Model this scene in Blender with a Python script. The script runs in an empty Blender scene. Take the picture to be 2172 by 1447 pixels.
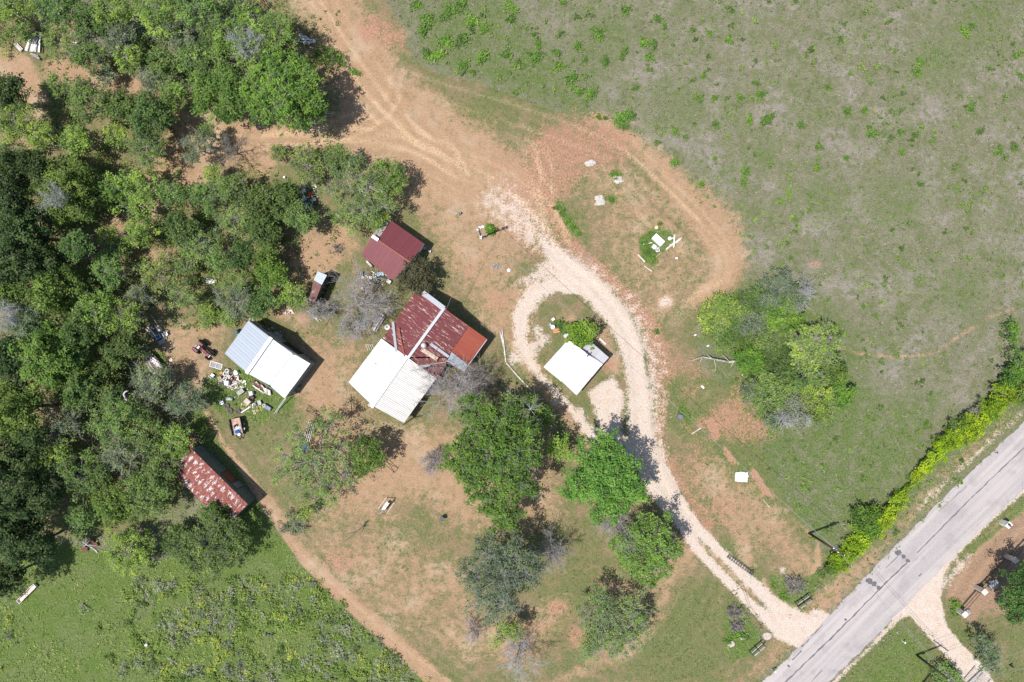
import bpy, math, random
import numpy as np
from mathutils import Vector, Matrix

# ---------------------------------------------------------------- camera, sky, sun, exposure
SC = bpy.context.scene
COL = SC.collection
random.seed(11)
RS = np.random.RandomState(11)
H = 86.7                                   # height of the aircraft above the yard
S = 2172 / 130.05                          # photograph pixels per metre on the ground

cam_d = bpy.data.cameras.new('camera'); cam_d.lens = 24; cam_d.sensor_width = 36
cam_d.clip_start = 0.5; cam_d.clip_end = 6000
cam = bpy.data.objects.new('camera', cam_d); COL.objects.link(cam)
cam.location = (0, 0, H); SC.camera = cam

ELEV = math.radians(66.5); SAZ = math.radians(21)      # shadows fall to the upper right
wd = bpy.data.worlds.new('World'); SC.world = wd; wd.use_nodes = True
wn = wd.node_tree; wn.nodes.clear()
sk = wn.nodes.new('ShaderNodeTexSky'); sk.sky_type = 'NISHITA'; sk.sun_disc = False
sk.sun_elevation = ELEV; sk.sun_rotation = math.radians(249); sk.air_density = 1.2; sk.dust_density = 1.0
bg = wn.nodes.new('ShaderNodeBackground'); bg.inputs['Strength'].default_value = 0.095
wo = wn.nodes.new('ShaderNodeOutputWorld')
wn.links.new(sk.outputs[0], bg.inputs[0]); wn.links.new(bg.outputs[0], wo.inputs[0])
sl = bpy.data.lights.new('sun', 'SUN'); sl.energy = 4.3; sl.angle = math.radians(0.5); sl.color = (1, .965, .91)
sun = bpy.data.objects.new('sun', sl); COL.objects.link(sun)
sd = Vector((math.cos(SAZ) * math.cos(ELEV), math.sin(SAZ) * math.cos(ELEV), -math.sin(ELEV)))
sun.rotation_euler = sd.to_track_quat('-Z', 'Y').to_euler(); sun.location = (-60, -30, 120)
SC.view_settings.view_transform = 'Standard'; SC.view_settings.look = 'None'
SC.view_settings.exposure = 0.40; SC.view_settings.gamma = 1; SC.view_settings.use_curve_mapping = False

# ---------------------------------------------------------------- measuring
def P(px, py, z=0.0):
    """point at height z seen at photograph pixel px,py"""
    k = 1 - z / H
    return Vector(((px - 1086) / S * k, (723.5 - py) / S * k, z))
def M(px): return px / S
def px_ang(dx, dy): return math.atan2(-dy, dx)

# ---------------------------------------------------------------- materials
class NT:
    def __init__(s, name):
        s.m = bpy.data.materials.new(name); s.m.use_nodes = True
        s.t = s.m.node_tree; s.t.nodes.clear(); s.tc = None
    def n(s, typ, **k):
        nd = s.t.nodes.new(typ)
        for a, b in k.items(): setattr(nd, a, b)
        return nd
    def put(s, sock, v):
        if hasattr(v, 'is_linked') or hasattr(v, 'node'): s.t.links.new(v, sock)
        elif isinstance(v, (tuple, list)) and sock.type == 'RGBA' and len(v) == 3: sock.default_value = (*v, 1)
        else: sock.default_value = v
    def math(s, op, a, b=0.0, c=None, clamp=False):
        nd = s.n('ShaderNodeMath', operation=op, use_clamp=clamp)
        s.put(nd.inputs[0], a); s.put(nd.inputs[1], b)
        if c is not None: s.put(nd.inputs[2], c)
        return nd.outputs[0]
    def mix(s, f, a, b, mode='MIX'):
        nd = s.n('ShaderNodeMix', data_type='RGBA', blend_type=mode)
        s.put(nd.inputs[0], f); s.put(nd.inputs[6], a); s.put(nd.inputs[7], b)
        return nd.outputs[2]
    def obj(s):
        if s.tc is None: s.tc = s.n('ShaderNodeTexCoord')
        return s.tc.outputs['Object']
    def pos(s):
        return s.n('ShaderNodeNewGeometry').outputs['Position']
    def noise(s, vec, scale, detail=3, rough=.55, dist=0.0, out=0):
        nd = s.n('ShaderNodeTexNoise'); s.put(nd.inputs['Vector'], vec)
        nd.inputs['Scale'].default_value = scale; nd.inputs['Detail'].default_value = detail
        nd.inputs['Roughness'].default_value = rough; nd.inputs['Distortion'].default_value = dist
        return nd.outputs[out]
    def ss(s, v, lo, hi):
        nd = s.n('ShaderNodeMapRange', interpolation_type='SMOOTHSTEP')
        s.put(nd.inputs[0], v); s.put(nd.inputs[1], lo); s.put(nd.inputs[2], hi)
        return nd.outputs[0]
    def mapping(s, vec, scale=(1, 1, 1), rot=(0, 0, 0)):
        nd = s.n('ShaderNodeMapping'); s.put(nd.inputs[0], vec)
        nd.inputs['Scale'].default_value = scale; nd.inputs['Rotation'].default_value = rot
        return nd.outputs[0]
    def out(s, col, rough=.8, metal=0.0, spec=.3, bump=None, bdist=.02, transl=None, bstr=1.0):
        b = s.n('ShaderNodeBsdfPrincipled'); o = s.n('ShaderNodeOutputMaterial')
        s.put(b.inputs['Base Color'], col); s.put(b.inputs['Roughness'], rough)
        s.put(b.inputs['Metallic'], metal); b.inputs['Specular IOR Level'].default_value = spec
        if bump is not None:
            bn = s.n('ShaderNodeBump'); s.put(bn.inputs['Height'], bump)
            bn.inputs['Distance'].default_value = bdist; bn.inputs['Strength'].default_value = bstr
            s.t.links.new(bn.outputs[0], b.inputs['Normal'])
        sh = b.outputs[0]
        if transl is not None:
            tr = s.n('ShaderNodeBsdfTranslucent'); s.put(tr.inputs[0], transl)
            mx = s.n('ShaderNodeMixShader'); mx.inputs[0].default_value = .35
            s.t.links.new(sh, mx.inputs[1]); s.t.links.new(tr.outputs[0], mx.inputs[2]); sh = mx.outputs[0]
        s.t.links.new(sh, o.inputs[0]); return s.m

MATS = {}
def pm(c, rough=.7, metal=0.0, var=.25, scale=3.0, c2=None, spec=.3):
    """plain worn surface: colour c broken up by noise"""
    key = (tuple(c), rough, metal, var, scale, c2, spec)
    if key in MATS: return MATS[key]
    t = NT('worn_surface')
    a = t.noise(t.obj(), scale, 4); b = t.noise(t.obj(), scale * 7, 2)
    f = t.math('MULTIPLY_ADD', b, .5, t.math('MULTIPLY', a, .6))
    d = c2 if c2 else tuple(x * (1 - var) for x in c); l = tuple(min(.9, x * (1 + var * .5)) for x in c)
    MATS[key] = t.out(t.mix(t.ss(f, .4, .7), d, l), rough, metal, spec, bump=b, bdist=.004)
    return MATS[key]

# ---------------------------------------------------------------- mesh helpers
class G:
    def __init__(s): s.v = []; s.f = []
    def add(s, vs, fs):
        o = len(s.v); s.v += [tuple(v) for v in vs]; s.f += [tuple(i + o for i in f) for f in fs]; return s
    def box(s, c, d, rz=0.0, ry=0.0, rx=0.0, taper=1.0):
        R = Matrix.Rotation(rz, 3, 'Z') @ Matrix.Rotation(ry, 3, 'Y') @ Matrix.Rotation(rx, 3, 'X')
        vs = []
        for z in (-.5, .5):
            k = taper if z > 0 else 1
            for x, y in ((-.5, -.5), (.5, -.5), (.5, .5), (-.5, .5)):
                vs.append(Vector(c) + R @ Vector((x * d[0] * k, y * d[1] * k, z * d[2])))
        return s.add(vs, [(3, 2, 1, 0), (4, 5, 6, 7), (0, 1, 5, 4), (1, 2, 6, 5), (2, 3, 7, 6), (3, 0, 4, 7)])
    def bar(s, a, b, w, h=None, up=(0, 0, 1)):
        a = Vector(a); b = Vector(b); h = h or w; d = (b - a).normalized(); u = Vector(up)
        if abs(d.dot(u)) > .95: u = Vector((1, 0, 0))
        x = d.cross(u).normalized() * w / 2; y = x.cross(d).normalized() * h / 2
        vs = [a - x - y, a + x - y, a + x + y, a - x + y, b - x - y, b + x - y, b + x + y, b - x + y]
        return s.add(vs, [(0, 3, 2, 1), (4, 5, 6, 7), (0, 1, 5, 4), (1, 2, 6, 5), (2, 3, 7, 6), (3, 0, 4, 7)][::1])
    def cyl(s, a, b, r0, r1=None, n=12, caps=True):
        a = Vector(a); b = Vector(b); r1 = r0 if r1 is None else r1; d = (b - a).normalized()
        u = Vector((0, 0, 1)) if abs(d.z) < .9 else Vector((1, 0, 0))
        x = d.cross(u).normalized(); y = d.cross(x)
        vs = []
        for c, r in ((a, r0), (b, r1)):
            for i in range(n):
                t = 2 * math.pi * i / n; vs.append(c + x * (math.cos(t) * r) + y * (math.sin(t) * r))
        fs = [(i, (i + 1) % n, n + (i + 1) % n, n + i) for i in range(n)]
        if caps: fs += [tuple(range(n))[::-1], tuple(range(n, 2 * n))]
        return s.add(vs, fs)
    def tube(s, pts, r0, r1=None, n=5):
        r1 = r0 if r1 is None else r1; k = len(pts) - 1
        for i in range(k):
            s.cyl(pts[i], pts[i + 1], r0 + (r1 - r0) * i / k, r0 + (r1 - r0) * (i + 1) / k, n)
        return s
    def ring(s, c, R, r, axis=(0, 0, 1), n=18, m=8, sq=1.0):
        c = Vector(c); q = Vector(axis).normalized().to_track_quat('Z', 'Y'); vs = []; fs = []
        for i in range(n):
            t = 2 * math.pi * i / n
            for j in range(m):
                p = 2 * math.pi * j / m
                vs.append(c + q @ Vector(((R + r * math.cos(p)) * math.cos(t), (R + r * math.cos(p)) * math.sin(t), r * sq * math.sin(p))))
        for i in range(n):
            for j in range(m):
                fs.append((i * m + j, ((i + 1) % n) * m + j, ((i + 1) % n) * m + (j + 1) % m, i * m + (j + 1) % m))
        return s.add(vs, fs)
    def lathe(s, c, prof, n=14):
        c = Vector(c); vs = []; fs = []; k = len(prof)
        for r, z in prof:
            for i in range(n):
                t = 2 * math.pi * i / n; vs.append(c + Vector((r * math.cos(t), r * math.sin(t), z)))
        for j in range(k - 1):
            for i in range(n):
                fs.append((j * n + i, j * n + (i + 1) % n, (j + 1) * n + (i + 1) % n, (j + 1) * n + i))
        fs += [tuple(range(n))[::-1], tuple(range((k - 1) * n, k * n))]
        return s.add(vs, fs)
    def prism(s, poly, z0, z1):
        n = len(poly); zt = z1 if isinstance(z1, (list, tuple)) else [z1] * n
        vs = [(p[0], p[1], z0) for p in poly] + [(p[0], p[1], zt[i]) for i, p in enumerate(poly)]
        return s.add(vs, [(i, (i + 1) % n, n + (i + 1) % n, n + i) for i in range(n)] + [tuple(range(n))[::-1], tuple(range(n, 2 * n))])
    def blob(s, c, r, seed=0, n=8, k=5, amp=.25):
        rr = random.Random(seed); c = Vector(c); vs = []; fs = []
        for j in range(k + 1):
            ph = math.pi * j / k
            for i in range(n):
                t = 2 * math.pi * i / n; q = 1 + rr.uniform(-amp, amp)
                vs.append(c + Vector((r[0] * math.sin(ph) * math.cos(t) * q, r[1] * math.sin(ph) * math.sin(t) * q, r[2] * math.cos(ph) * (q if 0 < j < k else 1))))
        for j in range(k):
            for i in range(n): fs.append((j * n + i, (j + 1) * n + i, (j + 1) * n + (i + 1) % n, j * n + (i + 1) % n))
        return s.add(vs, fs)
    def mesh(s, name, mat, smooth=False):
        me = bpy.data.meshes.new(name); me.from_pydata(s.v, [], s.f); me.materials.append(mat)
        if smooth: me.polygons.foreach_set('use_smooth', [True] * len(me.polygons))
        me.update(); return me
    def part(s, name, mat, parent=None, smooth=False, loc=None, rz=0.0, label=None):
        o = bpy.data.objects.new(name, s.mesh(name, mat, smooth)); COL.objects.link(o)
        if parent is not None: o.parent = parent
        if loc is not None: o.location = loc
        o.rotation_euler[2] = rz
        if label: o['label'] = label
        return o

def tag(o, label, cat, group=None):
    o['label'] = label; o['category'] = cat
    if group: o['group'] = group
    return o
def thing(name, label, cat, loc, rz=0.0, group=None):
    o = bpy.data.objects.new(name, None); COL.objects.link(o)
    o.location = loc; o.rotation_euler[2] = rz; o.empty_display_size = .3
    return tag(o, label, cat, group)
def kindly(o, k='structure', label=None):
    o['kind'] = k
    if label: o['label'] = label
    return o

def quads(name, V, F, mat, tint=None, smooth=False):
    """mesh of quads straight from arrays"""
    me = bpy.data.meshes.new(name); V = np.asarray(V, np.float32); F = np.asarray(F, np.int32)
    me.vertices.add(len(V)); me.vertices.foreach_set('co', V.ravel())
    me.loops.add(F.size); me.loops.foreach_set('vertex_index', F.ravel())
    me.polygons.add(len(F)); me.polygons.foreach_set('loop_start', np.arange(0, F.size, 4, dtype=np.int32))
    me.polygons.foreach_set('loop_total', np.full(len(F), 4, np.int32))
    if smooth: me.polygons.foreach_set('use_smooth', np.ones(len(F), bool))
    if tint is not None:
        at = me.attributes.new('tint', 'FLOAT', 'POINT'); at.data.foreach_set('value', np.asarray(tint, np.float32))
    me.materials.append(mat); me.update(calc_edges=True)
    return me
def link(name, me, parent=None, loc=(0, 0, 0)):
    o = bpy.data.objects.new(name, me); COL.objects.link(o); o.location = loc
    if parent is not None: o.parent = parent
    return o
# ---------------------------------------------------------------- the ground: kinds of cover painted as masks
STEP = 4.6
gx = np.arange(-160, 2335, STEP); gy = np.arange(-160, 1610, STEP)
def stretch(a, lo, hi):
    e = np.array([40, 120, 320, 900, 2600, 8000, 26000.])
    return np.concatenate([(a[0] - e)[::-1], a, a[-1] + e])
gx = stretch(gx, 0, 0); gy = stretch(gy, 0, 0)
NX, NY = len(gx), len(gy)
GX, GY = np.meshgrid(gx, gy)
QX, QY = GX.ravel(), GY.ravel()
def sdf_poly(pts, X, Y):
    pts = np.array(pts, float); n = len(pts); d = np.full(X.shape, 1e9); ins = np.zeros(X.shape, bool)
    for i in range(n):
        a = pts[i]; b = pts[(i + 1) % n]; e = b - a; wx = X - a[0]; wy = Y - a[1]
        t = np.clip((wx * e[0] + wy * e[1]) / max(1e-6, e @ e), 0, 1)
        d = np.minimum(d, (wx - e[0] * t) ** 2 + (wy - e[1] * t) ** 2)
        c = ((a[1] > Y) != (b[1] > Y)) & (X < (b[0] - a[0]) * (Y - a[1]) / ((b[1] - a[1]) or 1e-9) + a[0])
        ins ^= c
    d = np.sqrt(d); return np.where(ins, d, -d)
def sdf_line(pts, X, Y):
    """width may vary: pts (x,y,halfwidth)"""
    best = np.full(X.shape, -1e9)
    for i in range(len(pts) - 1):
        a = np.array(pts[i], float); b = np.array(pts[i + 1], float); e = b[:2] - a[:2]; wx = X - a[0]; wy = Y - a[1]
        t = np.clip((wx * e[0] + wy * e[1]) / max(1e-6, e @ e), 0, 1)
        w = a[2] + (b[2] - a[2]) * t
        best = np.maximum(best, w - np.hypot(wx - e[0] * t, wy - e[1] * t))
    return best
LAY = ['green', 'lawn', 'straw', 'red', 'gravel', 'lush', 'brown', 'grit']
A = {k: np.zeros(QX.shape) for k in LAY}
def paint(k, d, soft, s):
    w = np.clip(d / soft * .5 + .5, 0, 1); w = w * w * (3 - 2 * w)
    if s >= 0: A[k] = np.maximum(A[k], 0) * (1 - w) + np.maximum(A[k], s) * w
    else: A[k] = A[k] * (1 - w * -s)
def poly(k, pts, soft=8, s=1.0): paint(k, sdf_poly(pts, QX, QY), soft, s)
def line(k, pts, soft=6, s=1.0): paint(k, sdf_line(pts, QX, QY), soft, s)
def dot(k, x, y, r, soft=None, s=1.0, ry=None):
    d = (1 - np.hypot((QX - x) / r, (QY - y) / (ry or r))) * r; paint(k, d, soft or r * .6, s)

# greener part of the pasture
poly('green', [(840, -200), (1000, -200), (1120, 40), (1230, 200), (1300, 260), (1250, 270), (1000, 170), (890, 130)], 40, .75)
poly('green', [(1400, 850), (1560, 930), (1800, 850), (2000, 830), (1960, 960), (1900, 1060), (1760, 1180), (1640, 1090), (1480, 900)], 70, .95)
poly('green', [(1880, 1040), (2350, 640), (2350, 780), (2172, 905), (2000, 1060), (1700, 1350), (1640, 1290)], 30, .75)
poly('green', [(1480, 650), (1580, 590), (1720, 600), (1820, 700), (1850, 850), (1800, 930), (1600, 930), (1500, 800)], 40, .85)
for x, y, r in ((1300, 60, 60), (1240, 130, 80), (2080, 30, 90), (1900, 420, 80), (2040, 620, 70), (1990, 130, 70), (1450, 230, 60), (1850, 980, 60), (1740, 420, 50), (1620, 330, 50)):
    dot('green', x, y, r, r, .62)
# the mown yard
YARD = [(600, -200), (790, -200), (822, 0), (850, 60), (880, 130), (940, 160), (1010, 172), (1100, 208), (1200, 243), (1290, 262), (1345, 290), (1400, 335),
        (1460, 395), (1520, 455), (1562, 510), (1582, 570), (1572, 608), (1500, 645), (1478, 690), (1480, 745), (1490, 790), (1560, 830), (1590, 900),
        (1640, 1020), (1700, 1110), (1725, 1150), (1790, 1230), (1740, 1310), (1600, 1447), (1500, 1600), (1040, 1600), (880, 1447), (800, 1365), (700, 1275), (610, 1150), (560, 1060), (510, 980),
        (455, 915), (420, 850), (380, 800), (300, 760), (250, 700), (200, 500), (60, 330), (-200, 200), (-200, -20), (60, 30), (200, 130), (400, 200), (560, 150)]
poly('lawn', YARD, 9, 1)
# straw and bare tan earth
line('straw', [(640, -100, 60), (720, 60, 70), (790, 180, 65), (840, 260, 80), (950, 330, 95), (1060, 400, 80), (1110, 450, 60)], 60, .92)
line('straw', [(-60, 120, 40), (40, 140, 30), (75, 210, 26), (60, 300, 20)], 16, .9)
line('straw', [(40, 60, 18), (110, 40, 22), (150, 45, 20)], 16, .9)
line('straw', [(120, 150, 30), (260, 190, 40), (420, 255, 34), (560, 285, 30), (700, 275, 34), (800, 240, 30)], 20, .93)
poly('straw', [(380, 240), (560, 290), (620, 330), (560, 380), (470, 350), (420, 420), (330, 470), (240, 470), (300, 380)], 30, .85)
line('straw', [(240, 470, 10), (290, 530, 16), (340, 560, 30)], 14, .8)
dot('straw', 840, 290, 110, 60, 1); dot('straw', 960, 360, 90, 60, 1); dot('straw', 1060, 400, 60, 40, 1); dot('straw', 760, 150, 60, 50, 1)
poly('straw', [(640, 490), (740, 470), (760, 520), (730, 560), (700, 600), (640, 620), (610, 570)], 30, .9)
poly('straw', [(870, 420), (1080, 410), (1140, 480), (1100, 600), (1050, 700), (1020, 680), (930, 560), (900, 480)], 60, .78)
poly('straw', [(350, 690), (480, 670), (470, 740), (450, 800), (400, 860), (350, 790), (330, 740)], 30, .72)
poly('straw', [(640, 700), (760, 740), (740, 820), (800, 900), (1000, 900), (1180, 960), (1180, 1100), (1080, 1120), (960, 1110), (900, 1060), (800, 1100), (720, 1110), (700, 1060), (640, 880), (600, 830)], 70, .86)
poly('straw', [(700, 1080), (860, 1130), (960, 1180), (960, 1290), (1010, 1330), (1000, 1420), (900, 1370), (760, 1290), (680, 1200), (620, 1130)], 70, .60)
line('straw', [(960, 1230, 25), (1000, 1330, 40), (1100, 1370, 50), (1180, 1300, 30)], 50, .7)
line('straw', [(430, 865, 6), (470, 940, 8), (520, 1010, 12), (575, 1080, 16), (640, 1180, 14), (740, 1275, 16), (850, 1375, 18), (960, 1480, 22), (1100, 1600, 25)], 9, 1)
line('straw', [(1290, 1240, 20), (1370, 1260, 18), (1420, 1200, 30), (1460, 1170, 30)], 30, .68)
line('straw', [(1180, 1447, 10), (1330, 1380, 18), (1400, 1300, 14), (1440, 1180, 20)], 22, .7)
line('straw', [(1500, 1000, 40), (1560, 1060, 55), (1640, 1120, 45), (1700, 1200, 40)], 45, .68)
line('straw', [(1380, 330, 24), (1450, 410, 40), (1520, 480, 55), (1545, 550, 42), (1520, 610, 35), (1450, 640, 12)], 30, .9)
line('straw', [(1260, 250, 14), (1330, 300, 26), (1400, 350, 20)], 16, .8)
poly('straw', [(1210, 330), (1330, 330), (1460, 440), (1520, 560), (1440, 640), (1380, 700), (1300, 590), (1240, 480)], 60, .56)
poly('straw', [(1560, 1447), (1640, 1350), (1760, 1250), (1890, 1100), (2050, 940), (2172, 850), (2172, 890), (1990, 1060), (1720, 1345), (1620, 1447)], 25, .5)
poly('straw', [(1700, 1290), (1790, 1210), (1840, 1170), (1860, 1190), (1760, 1300), (1700, 1340)], 20, .72)
line('straw', [(1560, 1105, 20), (1590, 1190, 16)], 14, .75)
line('straw', [(1725, 665, 3), (1760, 730, 3), (1820, 750, 3), (1900, 757, 3.5), (1980, 752, 3.5), (2040, 710, 3), (2100, 672, 3), (2150, 655, 3)], 6, .78)
line('straw', [(1695, 1110, 2), (1735, 1150, 4), (1735, 1200, 5), (1720, 1220, 5)], 5, .9)
line('straw', [(1620, 1230, 4), (1630, 1260, 4), (1690, 1290, 4)], 5, .9)
for x, y, r in ((1080, 680, 30), (1115, 740, 20), (1060, 640, 24), (600, 660, 18), (640, 680, 14), (1300, 770, 26), (1270, 720, 30), (1200, 680, 20)):
    dot('straw', x, y, r, r, .85)
# greener lawn patches inside the yard
for x, y, r, s in ((720, 560, 26, .8), (745, 510, 14, .7), (650, 720, 50, .55), (700, 790, 40, .6), (560, 690, 20, .5), (960, 520, 26, .5), (950, 560, 50, .6), (1060, 560, 40, .65), (1110, 600, 40, .5),
                   (1050, 480, 20, .4), (840, 1180, 70, .55), (1130, 1160, 60, .5), (1220, 1220, 70, .6), (1180, 1330, 70, .5), (1480, 1300, 90, .65), (1430, 1400, 100, .7), (1560, 1300, 60, .6),
                   (1240, 620, 10, .3), (1180, 800, 24, .75), (1250, 870, 26, .5), (1430, 830, 40, .75), (1420, 880, 40, .7), (1470, 850, 50, .6), (900, 1330, 60, .45), (1060, 1230, 50, .4),
                   (1000, 240, 40, .6), (1040, 260, 34, .6), (780, 60, 50, .5), (900, 90, 30, .5), (740, 110, 26, .5), (1210, 480, 36, .6), (1300, 420, 60, .5), (1330, 560, 60, .5), (1420, 620, 60, .45),
                   (560, 900, 50, .55), (480, 850, 40, .9), (540, 830, 50, .9), (600, 855, 30, .9), (620, 800, 20, .6), (450, 790, 20, .7), (390, 770, 30, .6), (1500, 1000, 30, .5), (1440, 1060, 30, .4),
                   (1600, 1150, 50, .5), (1540, 980, 60, .75), (1620, 1000, 70, .8), (1460, 920, 30, .6), (1550, 1160, 30, .5), (1000, 700, 20, .5), (640, 290, 18, .5), (720, 210, 26, .6)):
    dot('green', x, y, r, r * .9, s)
# red soil
for x, y, r, ry, s in ((1240, 300, 100, 60, .8), (1170, 350, 60, 60, .95), (1150, 400, 50, 40, .95), (790, 62, 34, 30, .9), (835, 80, 30, 30, .7), (1300, 310, 40, 30, .8), (1480, 960, 26, 50, .55),
                       (1450, 1000, 30, 50, .5), (1540, 890, 34, 40, .85), (1590, 910, 50, 30, .8), (1570, 850, 20, 40, .8), (1475, 895, 30, 12, .8), (1480, 1130, 50, 26, .5), (1530, 1080, 50, 34, .55),
                       (1285, 772, 22, 14, .85), (1455, 780, 40, 20, .7), (1410, 760, 40, 40, .7), (1470, 830, 30, 20, .5), (1060, 640, 30, 24, .6), (1110, 410, 60, 30, .6), (1060, 350, 50, 40, .5),
                       (620, 540, 20, 14, .8), (1490, 790, 30, 14, .5), (720, 1190, 40, 26, .6), (1220, 1350, 16, 24, .9), (950, 620, 16, 16, .3), (1180, 1290, 30, 16, .6), (1290, 1310, 30, 10, .5),
                       (1730, 560, 14, 6, .8), (1650, 1160, 50, 26, .3), (1000, 570, 30, 20, .4), (660, 660, 20, 30, .5), (1110, 1330, 50, 20, .5), (960, 1290, 30, 40, .3), (700, 840, 20, 30, .4), (700, 1250, 30, 20, .4)):
    dot('red', x, y, r, max(r, ry) * .7, s, ry)
line('red', [(1165, 430, 12), (1195, 500, 14), (1240, 548, 16), (1320, 620, 18), (1380, 690, 18), (1405, 780, 18), (1400, 900, 12), (1400, 960, 12), (1440, 1030, 10), (1500, 1110, 8)], 16, .95)
line('red', [(1100, 480, 30), (1150, 520, 40), (1230, 570, 40)], 30, .75)
dot('red', 1243, 549, 12, 6, 1); dot('brown', 1244, 550, 11, 6, .9, 18)
dot('straw', 1412, 641, 20, 8, .95); dot('gravel', 1412, 642, 17, 10, .62); dot('red', 1413, 641, 7, 4, .95)
line('straw', [(1412, 655, 1.5), (1402, 690, 1.5), (1396, 715, 2)], 4, .9)
for q in ([(1495, 893), (1516, 885), (1532, 925), (1514, 937)], [(1537, 945), (1568, 985), (1562, 990), (1540, 970), (1534, 950)], [(1596, 993), (1606, 1002), (1640, 1055), (1620, 1048), (1592, 1010)]):
    poly('red', q, 3, 1); poly('straw', q, 3, 1)
line('red', [(1520, 880, 1.5), (1535, 922, 2)], 3, 1)
# pale caliche
DRIVE = [[(1150, 510, 6), (1170, 535, 16), (1215, 580, 28), (1270, 622, 29), (1316, 682, 26), (1342, 742, 23), (1354, 820, 23), (1358, 900, 27), (1376, 980, 31), (1400, 1030, 29), (1428, 1072, 24)],
         [(1400, 1030, 24), (1446, 1108, 14), (1475, 1160, 11), (1535, 1225, 10), (1602, 1291, 11), (1650, 1330, 18), (1700, 1345, 30)],
         [(1400, 1010, 24), (1450, 1085, 14), (1482, 1125, 12), (1535, 1178, 11), (1590, 1232, 12), (1651, 1291, 16), (1720, 1335, 26)],
         [(1240, 595, 16), (1180, 600, 17), (1130, 625, 19), (1105, 670, 18), (1104, 720, 14), (1128, 775, 9), (1160, 815, 7), (1200, 855, 6), (1245, 910, 10), (1290, 945, 16), (1340, 960, 22)],
         [(1650, 1345, 10), (1700, 1365, 6)], [(1730, 1300, 10), (1760, 1310, 6), (1700, 1330, 20)]]
for l in DRIVE: line('gravel', l, 13 if l[0][0] in (1150, 1240) else 8, .92)
for x, y, r, s_ in ((1050, 420, 40, .46), (1085, 445, 34, .56), (1112, 470, 26, .6), (1135, 500, 26, .66)): dot('gravel', x, y, r, r * 1.3, s_)
line('straw', [(1490, 1155, 5), (1540, 1205, 5), (1600, 1265, 5)], 4, .7); line('gravel', [(1485, 1148, 5), (1535, 1200, 6), (1600, 1262, 6), (1640, 1300, 3)], 5, .12)
dot('gravel', 1222, 608, 44, 12, 1, 16)
poly('gravel', [(1248, 830), (1300, 800), (1322, 830), (1318, 900), (1330, 950), (1280, 930), (1262, 880)], 12, .95)
for x, y, r in ((1140, 700, 12), (1152, 722, 14), (1130, 740, 14), (1180, 850, 10), (1230, 880, 14), (1660, 1210, 8), (1090, 760, 14)): dot('gravel', x, y, r, r, .72)
line('gravel', [(1110, 600, 10), (1170, 570, 26), (1230, 580, 20)], 18, .66)
line('gravel', [(1180, 520, 10), (1260, 580, 22), (1340, 660, 26), (1385, 760, 26), (1395, 880, 22), (1400, 960, 16)], 24, .44)
line('gravel', [(1375, 800, 8), (1385, 900, 10), (1400, 980, 12)], 18, .6)
line('straw', [(1180, 560, 20), (1110, 640, 30), (1100, 740, 24), (1170, 840, 16), (1250, 930, 20)], 20, .8)
# far drive and road shoulders
poly('gravel', [(1880, 1318), (1925, 1270), (1985, 1195), (2010, 1180), (2000, 1230), (1995, 1270), (2010, 1330), (2045, 1372), (2085, 1410), (2140, 1500), (2200, 1600), (2090, 1600), (2060, 1470), (2010, 1395), (1965, 1345), (1930, 1305)], 5, 1)
line('gravel', [(1740, 1475, 4), (1850, 1370, 3), (1910, 1306, 6)], 6, .85)
line('gravel', [(1990, 1215, 8), (2040, 1160, 6), (2110, 1090, 8), (2190, 1020, 8), (2350, 880, 8)], 8, .85)
line('gravel', [(1950, 1075, 4), (2060, 975, 6), (2172, 870, 4)], 12, .56)
line('gravel', [(2000, 1250, 8), (2020, 1215, 12), (2060, 1180, 6)], 12, .6)
# brown earth across the road
poly('brown', [(2172, 1070), (2110, 1110), (2050, 1180), (2010, 1240), (2005, 1290), (2030, 1330), (2060, 1350), (2120, 1390), (2180, 1450), (2350, 1600), (2350, 950)], 14, .85)
poly('lawn', [(1990, 1160), (2350, 860), (2350, 1700), (1700, 1700), (1700, 1520), (1880, 1330), (2000, 1240)], 10, .8)
poly('green', [(1700, 1520), (1905, 1310), (1960, 1350), (2060, 1480), (2100, 1600), (1700, 1700)], 12, .95)
poly('lush', [(1750, 1490), (1908, 1320), (1958, 1352), (2030, 1440), (1900, 1500)], 30, .58)
line('green', [(2030, 1190, 6), (2100, 1120, 12), (2172, 1060, 12)], 8, .95)
line('lush', [(2060, 1170, 5), (2120, 1120, 8), (2172, 1075, 8)], 8, .75)
for x, y, r, s in ((2022, 1310, 18, .9), (2040, 1345, 24, .9), (2020, 1280, 10, .8), (2150, 1430, 40, .8), (2100, 1330, 30, .5), (2160, 1350, 40, .5)):
    dot('green', x, y, r, r * .7, s); dot('brown', x, y, r, r, -.9)
# lush weeds
poly('lush', [(-200, 1130), (120, 1150), (330, 1190), (520, 1110), (440, 960), (395, 880), (425, 862), (470, 945), (520, 1020), (560, 1085), (640, 1200), (700, 1265), (800, 1355), (900, 1447), (1050, 1620), (-200, 1620)], 10, 1)
poly('lush', [(-200, 330), (60, 350), (220, 500), (300, 700), (400, 860), (430, 960), (500, 1100), (330, 1190), (-200, 1200)], 40, .38)
poly('lawn', [(-200, 300), (60, 350), (220, 500), (300, 700), (400, 860), (400, 960), (380, 1080), (250, 1140), (-200, 1140)], 40, .9)
poly('brown', [(-200, 330), (60, 360), (200, 520), (280, 700), (340, 860), (330, 1000), (230, 1100), (-200, 1130)], 40, .55)
line('straw', [(270, 1245, 3), (360, 1255, 3), (460, 1245, 3), (560, 1235, 3)], 7, .5)
poly('lush', [(1175, 425), (1195, 428), (1215, 465), (1235, 495), (1222, 503), (1195, 470)], 5, .98)
poly('lush', [(1352, 505), (1390, 478), (1425, 490), (1435, 520), (1400, 540), (1388, 568), (1360, 555)], 7, .8)
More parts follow.
